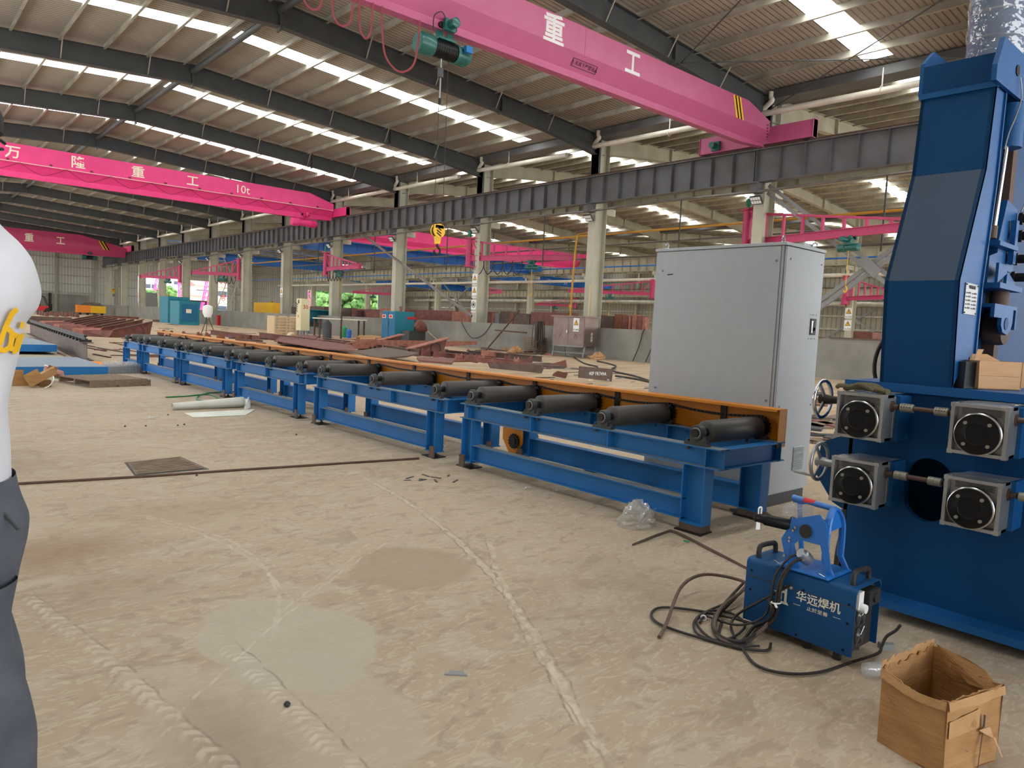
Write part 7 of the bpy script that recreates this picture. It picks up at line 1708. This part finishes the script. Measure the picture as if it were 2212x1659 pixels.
# cream control cabinet marked 30
p0 = G(640, 727); yk_ = p0.y; xa_ = p0.x
e = empty('control_cabinet', (xa_ + .8, yk_, 0), 'cream control cabinet marked 30 on short legs, left of centre', 'cabinet')
cx0, cx1 = PY(649, 720, yk_).x, PY(668, 720, yk_).x; cz0, cz1 = PY(655, 714, yk_).z, PY(655, 645, yk_).z; cyb = PX(639, 714, cx0).y
B().bx(cx0, cx1, yk_, cyb, cz0, cz1).out('body', 'cream', e); B().bx(cx0 - .02, cx0, yk_ + .1, cyb - .1, cz0 + .3, cz1 - .5).out('side_door', 'cream', e)
b = B()
for xx in (cx0 + .05, cx1 - .15):
    for yy in (yk_ + .05, cyb - .15): b.bx(xx, xx + .1, yy, yy + .1, 0, cz0)
b.out('leg', 'mid_grey', e); text('number', '30', ((cx0 + cx1) / 2, yk_ - .01, cz0 + (cz1 - cz0) * .68), (1, 0, 0), (0, 0, 1), .42, 'red', e, 'red numerals 30')
text('number', '30', (cx0 - .03, (yk_ + cyb) / 2, cz0 + (cz1 - cz0) * .4), (0, -1, 0), (0, 0, 1), .3, 'red', e); 
b = B(); b.bx(cx0 - .03, cx0 - .02, yk_ + .3, cyb - .3, cz1 - .35, cz1 - .1)
for i in range(4): b.obox((cx0 - .03, yk_ + .5, cz0 + 1.3 + i * .16), (.01, 0, 0), (0, .35, .2), (0, 0, .06))
b.out('gauge_panel', 'dark_grey', e)
e = empty('slatted_crate', (xa_ - 1, yk_ + 2, 0), 'pale slatted crate left of the cream cabinet', 'crate'); q = G(620, 723); b = B()
for i in range(6): b.bx(q.x - 1.0, q.x + .9, q.y, q.y + .05, .1 + i * .22, .22 + i * .22)
for xx in (-1, -.1, .8): b.bx(q.x + xx, q.x + xx + .1, q.y - .04, q.y + 1.4, .05, 1.4)
b.out('slats', 'wood_pale', e)
for i in range(14):
    q = G(rnd.uniform(585, 640), rnd.uniform(722, 733)); crumple('scrap_paper', (q.x, q.y, 0), .22, .2, .16, 'cream_white' if i % 2 else 'cardboard_light', 'crumpled pale scrap heaped left of the cream cabinet, among its like', 90 + i, 'scrap')['group'] = 'pale scraps left of the cream cabinet'
# work shelf, table and gear right of the cream cabinet
q = G(690, 722); e = empty('work_shelf', tuple(q), 'dark green steel shelf right of the cream cabinet', 'shelf'); sx, sy = q.x, q.y; b = B()
for (dx, dy) in ((-1.0, 0), (1.6, 0), (-1.0, 1), (1.6, 1)): b.bx(sx + dx, sx + dx + .08, sy + dy, sy + dy + .08, 0, 2.0)
for z_ in (.6, 1.3, 2.0): b.bx(sx - 1, sx + 1.7, sy, sy + 1.1, z_, z_ + .05)
b.bx(sx - 1, sx + 1.7, sy + 1.05, sy + 1.1, .6, 2); b.out('shelf_frame', 'teal', e)
for i, (dx, w_, h_, m__) in enumerate(((-.8, .3, .4, 'dark_grey'), (-.3, .4, .3, 'rust_grey'), (.3, .3, .45, 'cream'), (.9, .35, .35, 'dark_grey'))): B().bx(sx + dx, sx + dx + w_, sy + .2, sy + .6, .65, .65 + h_).out('storage_tin', m__, label='%s on the lower board of the green shelf, %s from the left' % (['dark tin', 'brown tin', 'cream tin', 'black tin'][i], o_(i)), cat='tin')
q = G(727, 731); e = empty('work_table', tuple(q), 'cluttered steel work table with pale top in front of the shelf', 'table'); b = B(); b.bx(q.x - 1.6, q.x + 2.2, q.y - .4, q.y + .6, 1.35, 1.42); b.out('table_top', 'cream_white', e); b = B()
for (dx, dy) in ((-1.5, -.3), (2.0, -.3), (-1.5, .5), (2.0, .5), (.1, -.4)): b.bx(q.x + dx, q.x + dx + .1, q.y + dy, q.y + dy + .1, 0, 1.35 + (.5 if dx == .1 else 0))
b.out('leg', 'rail_rust', e)
for i, (px_, py_, rr, hh_, m__, lab) in enumerate([(706, 733, .3, 1.3, 'dark_grey', 'dark gas bottle under the work table'), (753, 730, .2, .7, 'crane_blue', 'small blue and red canister beside the hose post'), (742, 729, .25, .9, 'green_plastic', 'greenish container beside the work table')]):
    q = G(px_, py_); B().lathe(q, (0, 0, 1), [(0, rr), (hh_ * .8, rr), (hh_ * .92, rr * .6), (hh_, rr * .3)], 14).out('gas_bottle', m__, smooth=True, label=lab, cat='bottle')
for i in range(9):
    q = G(785 + i * 4.2, 733 + (i % 3) * 1.5); B().cyl(q + V((-.4, .3, .12 + .1 * (i % 2))), q + V((.5, -.2, .12 + .1 * (i % 2))), .1, 8).out('rolled_sack', 'cardboard_light', label='tan rolled sack in the pile left of the blue cabinet, among its like', cat='sack', group='tan sacks left of the blue cabinet')
q = G(797, 724); B().bx(q.x - .5, q.x + .4, q.y, q.y + .6, 0, .55).out('tool_box', 'crane_blue', label='blue box behind the tan sacks', cat='box')
# the white topped electrical box behind the hoses, fire gear
q = G(735, 716); e = empty('electrical_box', tuple(q), 'pale electrical box with a warning sign behind the work table', 'electrical box'); B().bx(q.x - .7, q.x + .9, q.y, q.y + 1.3, .7, 2.3).out('body', 'steel_box', e); B().bx(q.x - .8, q.x + 1, q.y - .1, q.y + 1.4, 2.3, 2.4).out('rain_cap', 'cream_white', e); wsign(e, q.x - .71, q.y + .6, 1.7, .5, .8)
b = B(); b.bx(q.x - .6, q.x - .5, q.y, q.y + .1, 0, .7); b.bx(q.x + .8, q.x + .9, q.y, q.y + .1, 0, .7); b.out('leg', 'mid_grey', e)
for i, px_ in enumerate((564, 569)):
    q = G(px_, 709); B().lathe(q, (0, 0, 1), [(0, .16), (.55, .16), (.66, .06), (.78, .05)], 12).out('fire_extinguisher', 'red', smooth=True, label='%s red fire extinguisher at the concrete wall' % ('left' if i == 0 else 'right'), cat='fire extinguisher', group='fire extinguishers')
q = G(479, 703); B().bx(q.x - .4, q.x + .4, q.y, q.y + .5, 0, 1.1).out('fire_box', 'red', label='red fire box at the concrete wall', cat='box')
q = G(536, 704); b = B()
for dx in (-.9, -.3, .3, .9): b.bar(q + V((dx, 0, 0)), q + V((dx, 0, 1.5)), .07, .07)
b.bar(q + V((-.9, 0, 1.5)), q + V((.9, 0, 1.5)), .07, .07); b.bar(q + V((-.9, 0, .5)), q + V((.9, 0, .5)), .07, .07); b.out('steel_rack', 'rust', label='small rusty barred rack standing at the concrete wall', cat='rack')
# blue machines at the break in the wall
for i, (px_, w_, lab) in enumerate(((385, 3.0, 'tall blue welding cabinet at the gap in the wall, left one'), (404, 2.6, 'shorter blue cabinet at the gap in the wall, right one'))):
    q = PX(px_ + i * 4, 690, 25.3 - i * 1.2); q.z = 0; w_ *= .8; h_ = 2.9 if i == 0 else 2.4
    e = empty('tool_cabinet', tuple(q), lab, 'cabinet'); B().bx(q.x - w_ * .45, q.x + w_ * .5, q.y, q.y + 3, 0, h_).out('body', 'teal', e); B().bx(q.x - w_ * .35, q.x + w_ * .4, q.y - .05, q.y, .4, h_ - .3).out('door', 'teal_front', e); B().bx(q.x - .3, q.x + .2, q.y - .1, q.y - .05, h_ - 1.2, h_ - .8).out('label', 'cream_white', e)
q = G(323, 684); e = empty('electrical_box', tuple(q), 'tall grey electrical box in the gap of the wall', 'electrical box'); B().bx(q.x - 1.3, q.x + 1.3, q.y, q.y + 1.5, 1.0, 4.3).out('body', 'mid_grey', e); b = B(); b.bx(q.x - 1.2, q.x - 1, q.y, q.y + .2, 0, 1.0); b.bx(q.x + 1, q.x + 1.2, q.y, q.y + .2, 0, 1.0); b.out('leg', 'mid_grey', e)
q = G(338, 683); B().bx(q.x - 1, q.x + 1, q.y - .5, q.y + .5, 0, 1.0).out('red_bin', 'red', label='low red bin beside the tall grey electrical box', cat='bin')
q = G(418, 697); b = B(); b.bx(q.x - 1.4, q.x + 1.6, q.y, q.y + 1.2, 2.6, 2.75)
for dx in (-1.3, 1.4): b.bx(q.x + dx, q.x + dx + .15, q.y, q.y + .15, 0, 2.6)
b.bx(q.x - 1.3, q.x + 1.5, q.y + .2, q.y + 1, 1.0, 1.1); b.out('steel_bench', 'dark_grey', label='dark steel bench right of the blue cabinets at the gap', cat='bench')
# forklift
q = PY(90, 674, 137); fx_, fy_ = q.x, 137
e = empty('forklift', (fx_, fy_, 0), 'red forklift truck parked near the end wall at far left', 'forklift')
b = B(); b.prof((fx_ - 1.5, fy_, .3), (fx_ + .9, fy_, .3), [(-.7, 0), (.7, 0), (.7, .75), (-.7, .75)]); b.plate([(fx_ - 1.6, fy_ - .7, .5), (fx_ - .5, fy_ - .7, .5), (fx_ - .5, fy_ - .7, 1.25), (fx_ - 1.4, fy_ - .7, 1.3), (fx_ - 1.65, fy_ - .7, 1.0)], (0, 1.4, 0)); b.out('body', 'red', e, bevel=.05)
b = B()
for dx, r_ in ((-1.1, .32), (.7, .4)):
    for s in (-.75, .55): b.cyl((fx_ + dx, fy_ + s, r_), (fx_ + dx, fy_ + s + .2, r_), r_, 18)
b.out('wheel', 'black_rubber', e)
b = B()
for s in (-.6, .6):
    b.path([(fx_ - 1.0, fy_ + s, 1.2), (fx_ - .85, fy_ + s, 2.2), (fx_ - .5, fy_ + s, 2.5), (fx_ + .3, fy_ + s, 2.5), (fx_ + .8, fy_ + s, 1.1)], .05, 8, 3)
for dx in (-.6, -.2, .2): b.bar((fx_ + dx, fy_ - .6, 2.5), (fx_ + dx, fy_ + .6, 2.5), .05, .05)
b.out('overhead_guard', 'black_iron', e)
b = B()
for s in (-.4, .4): b.bx(fx_ + 1.0, fx_ + 1.15, fy_ + s - .06, fy_ + s + .06, .1, 3.2); b.bx(fx_ + 1.2, fx_ + 1.3, fy_ + s - .05, fy_ + s + .05, .1, 3.1)
for z_ in (.4, 1.6, 3.1): b.bx(fx_ + 1.0, fx_ + 1.3, fy_ - .4, fy_ + .4, z_, z_ + .1)
b.out('mast', 'black_iron', e); b = B()
for s in (-.35, .35): b.bx(fx_ + 1.3, fx_ + 2.3, fy_ + s - .06, fy_ + s + .06, .1, .15); b.bx(fx_ + 1.3, fx_ + 1.36, fy_ + s - .06, fy_ + s + .06, .1, .8)
b.bx(fx_ + 1.32, fx_ + 1.36, fy_ - .6, fy_ + .6, .6, 1.4); b.out('fork', 'dark_grey', e)
b = B(); b.bx(fx_ - .7, fx_ - .2, fy_ - .3, fy_ + .3, 1.05, 1.25); b.bx(fx_ - .8, fx_ - .65, fy_ - .3, fy_ + .3, 1.2, 1.75); b.out('seat', 'black_rubber', e)
# orange trolley
q = PY(199, 672, 128); 
e = empty('rail_trolley', (q.x, 128, 0), 'orange and yellow flat trolley near the far end wall', 'trolley'); B().bx(q.x - 2.0, q.x - .2, 128, 129.5, .35, 1.5).out('deck', 'trolley_orange', e); B().bx(q.x - .2, q.x + 1.9, 128, 129.5, .35, 1.45).out('deck', 'yellow', e, label='yellow half'); b = B()
for dx in (-1.6, -.6, .4, 1.4): b.cyl((q.x + dx, 128.1, .2), (q.x + dx, 128.3, .2), .2, 14)
b.out('wheel', 'black_iron', e); b = B()
for i in range(4): b.bx(q.x - 1.5 + .2 * i, q.x + 1.5 - .1 * i, 128.3, 129.2, 1.5 + i * .12, 1.58 + i * .12)
b.out('plate_stack', 'rust_grey', label='stack of brown plates lying on the orange trolley', cat='plates')
# low heap of rusty parts in front of the forklift
for i in range(16):
    px_ = 80 + i * 5.5; stand([(px_, 686 + (i % 3)), (px_ + 9, 687), (px_ + 8, 680 - (i % 2) * 2), (px_ + 1, 679)], 108 - i % 4 * 3, .6, 'rust' if i % 2 else 'rust_grey', 'rusty casting in the low heap before the forklift, among its like', 'rusty castings before the forklift', 'steel_casting', 'casting')
B().obox(G(57, 697), (3.0, .3, 0), (0, .7, 0), (0, 0, .5)).out('steel_block', 'rust_grey', label='long dark steel block on the plate floor at far left', cat='block')
# smaller notched parts right of the far end of the conveyor
for i, (px_, py_) in enumerate([(355, 717), (372, 716), (398, 719), (430, 720), (448, 723), (478, 720), (520, 725), (542, 722)]):
    stand([(px_ - 9, py_ + 3), (px_ + 9, py_ + 3), (px_ + 7, py_ - 4), (px_ + 3, py_ - 5), (px_ + 1, py_ - 9), (px_ - 3, py_ - 9), (px_ - 4, py_ - 3), (px_ - 9, py_ - 3)], 44 - i * .6, .1, 'rust2', 'notched orange brown steel part beyond the far end of the conveyor, %s from the left' % o_(i), 'notched parts beyond the conveyor', 'steel_part', 'steel part')
for i, (a_, c_, h_) in enumerate([((340, 724), (450, 738), .25), ((455, 722), (560, 738), .3), ((210, 686), (300, 690), .3), ((330, 695), (400, 699), .25), ((585, 734), (700, 748), .3)]):
    p, q = G(*a_), G(*c_); B().ibeam(p + zz * h_ / 2, q + zz * h_ / 2, .3, h_, .02, .015).out('steel_beam', 'rust2' if i in (0, 2) else 'rust', label='rusty I beam lying on the floor, ' + ['right behind the far rollers', 'second behind the far rollers', 'behind the tapered frames', 'left of the blue cabinets', 'in front of the cream cabinet'][i], cat='beam', group='rusty beams on the floor')
# work lamp on stand
q = G(448, 722); e = empty('work_lamp', tuple(q), 'round white work lamp on a thin tripod beyond the conveyor', 'lamp'); b = B()
for a in (0, 2.1, 4.2): b.cyl(q + V((.5 * math.cos(a), .5 * math.sin(a), 0)), q + V((0, 0, 1.2)), .025, 6)
b.out('tripod', 'dark_grey', e); B().lathe(q + V((0, 0, 1.1)), (0, 0, 1), [(0, .2), (.3, .32), (.7, .3), (.8, .1)], 14).out('lamp_head', 'white', e, smooth=True)
# plates stacked on edge behind the low wall
for i, (xa_, xb_, m__) in enumerate([(610, 655, 'rust_grey'), (668, 700, 'rust_grey'), (728, 757, 'rust_grey'), (759, 820, 'rust'), (820, 842, 'rust_pink'), (868, 976, 'rust'), (976, 1001, 'rust_pink'), (1001, 1012, 'rust_pink'), (1035, 1062, 'rust'), (1062, 1066, 'rust_pink'), (1080, 1102, 'rust_grey'), (1102, 1108, 'rust2'), (1109, 1144, 'rust_grey'), (1146, 1238, 'rust'), (1272, 1298, 'rust'), (1299, 1326, 'rust_grey'), (1327, 1343, 'rust2'), (1344, 1357, 'rust'), (1358, 1362, 'rust_pink'), (1366, 1375, 'rust_pink'), (1376, 1387, 'rust'), (1388, 1394, 'rust_pink')]):
    ya_, yb2 = PX(xb_, 690, 30.7).y, PX(xa_, 690, 30.7).y
    h_ = 2.36 + .06 * ((i * 5) % 3 - 1); b = B(); b.bx(30.7, 31.0 + .15 * (i % 3), ya_, yb2, .0, h_)
    b.out('steel_box_section', m__, label='%s steel box section standing behind the low wall, %s from the left' % ({'rust': 'red brown', 'rust_grey': 'dull brown', 'rust_pink': 'pale pinkish', 'rust2': 'orange brown'}[m__], o_(i)), cat='steel section', group='steel sections behind the low wall')
B().bx(30.8, 31.0, PX(1078, 690, 30.8).y, PX(1068, 690, 30.8).y, 0, 2.3).out('grey_bin', 'mid_grey', label='grey rounded bin between the sections behind the low wall', cat='bin')
B().path([(29.2, 27.1, 1.6), (29.15, 27.05, 3.9)], .1, 8, 1, (.4, 1)).out('timber_plank', 'wood_pale', label='pale timber plank leaning upright against the column by the electrical box', cat='plank')
q = PX(1800, 715, 34); e = empty('site_hut', (34, 14, 0), 'small reddish container behind the low wall right of the cabinet', 'container'); B().bx(34, 36, PX(1885, 720, 34).y, PX(1843, 720, 34).y, 0, 2.0).out('box_body', 'rust', e)
B().bx(45, 45.2, 26.5, 27.4, 0, 3.3).out('pink_panel', 'jib_pink', label='pink panel standing far behind, just right of the cabinet', cat='panel')
B().bx(36.5, 38.2, 108, 110, 0, 2.4).out('yellow_trolley', 'yellow', label='dirty yellow and orange tank on the wall behind the blue hoist', cat='tank') if False else None
q = PX(560, 665, 31.5); B().bx(31.5, 33, PX(590, 665, 31.5).y, PX(548, 665, 31.5).y, 0, 2.7).out('orange_tank', 'yellow', label='dirty yellow tank standing behind the low wall under the girder', cat='tank')

for o in list(sc.objects):
    if o.type == 'EMPTY' and not o.children: bpy.data.objects.remove(o)
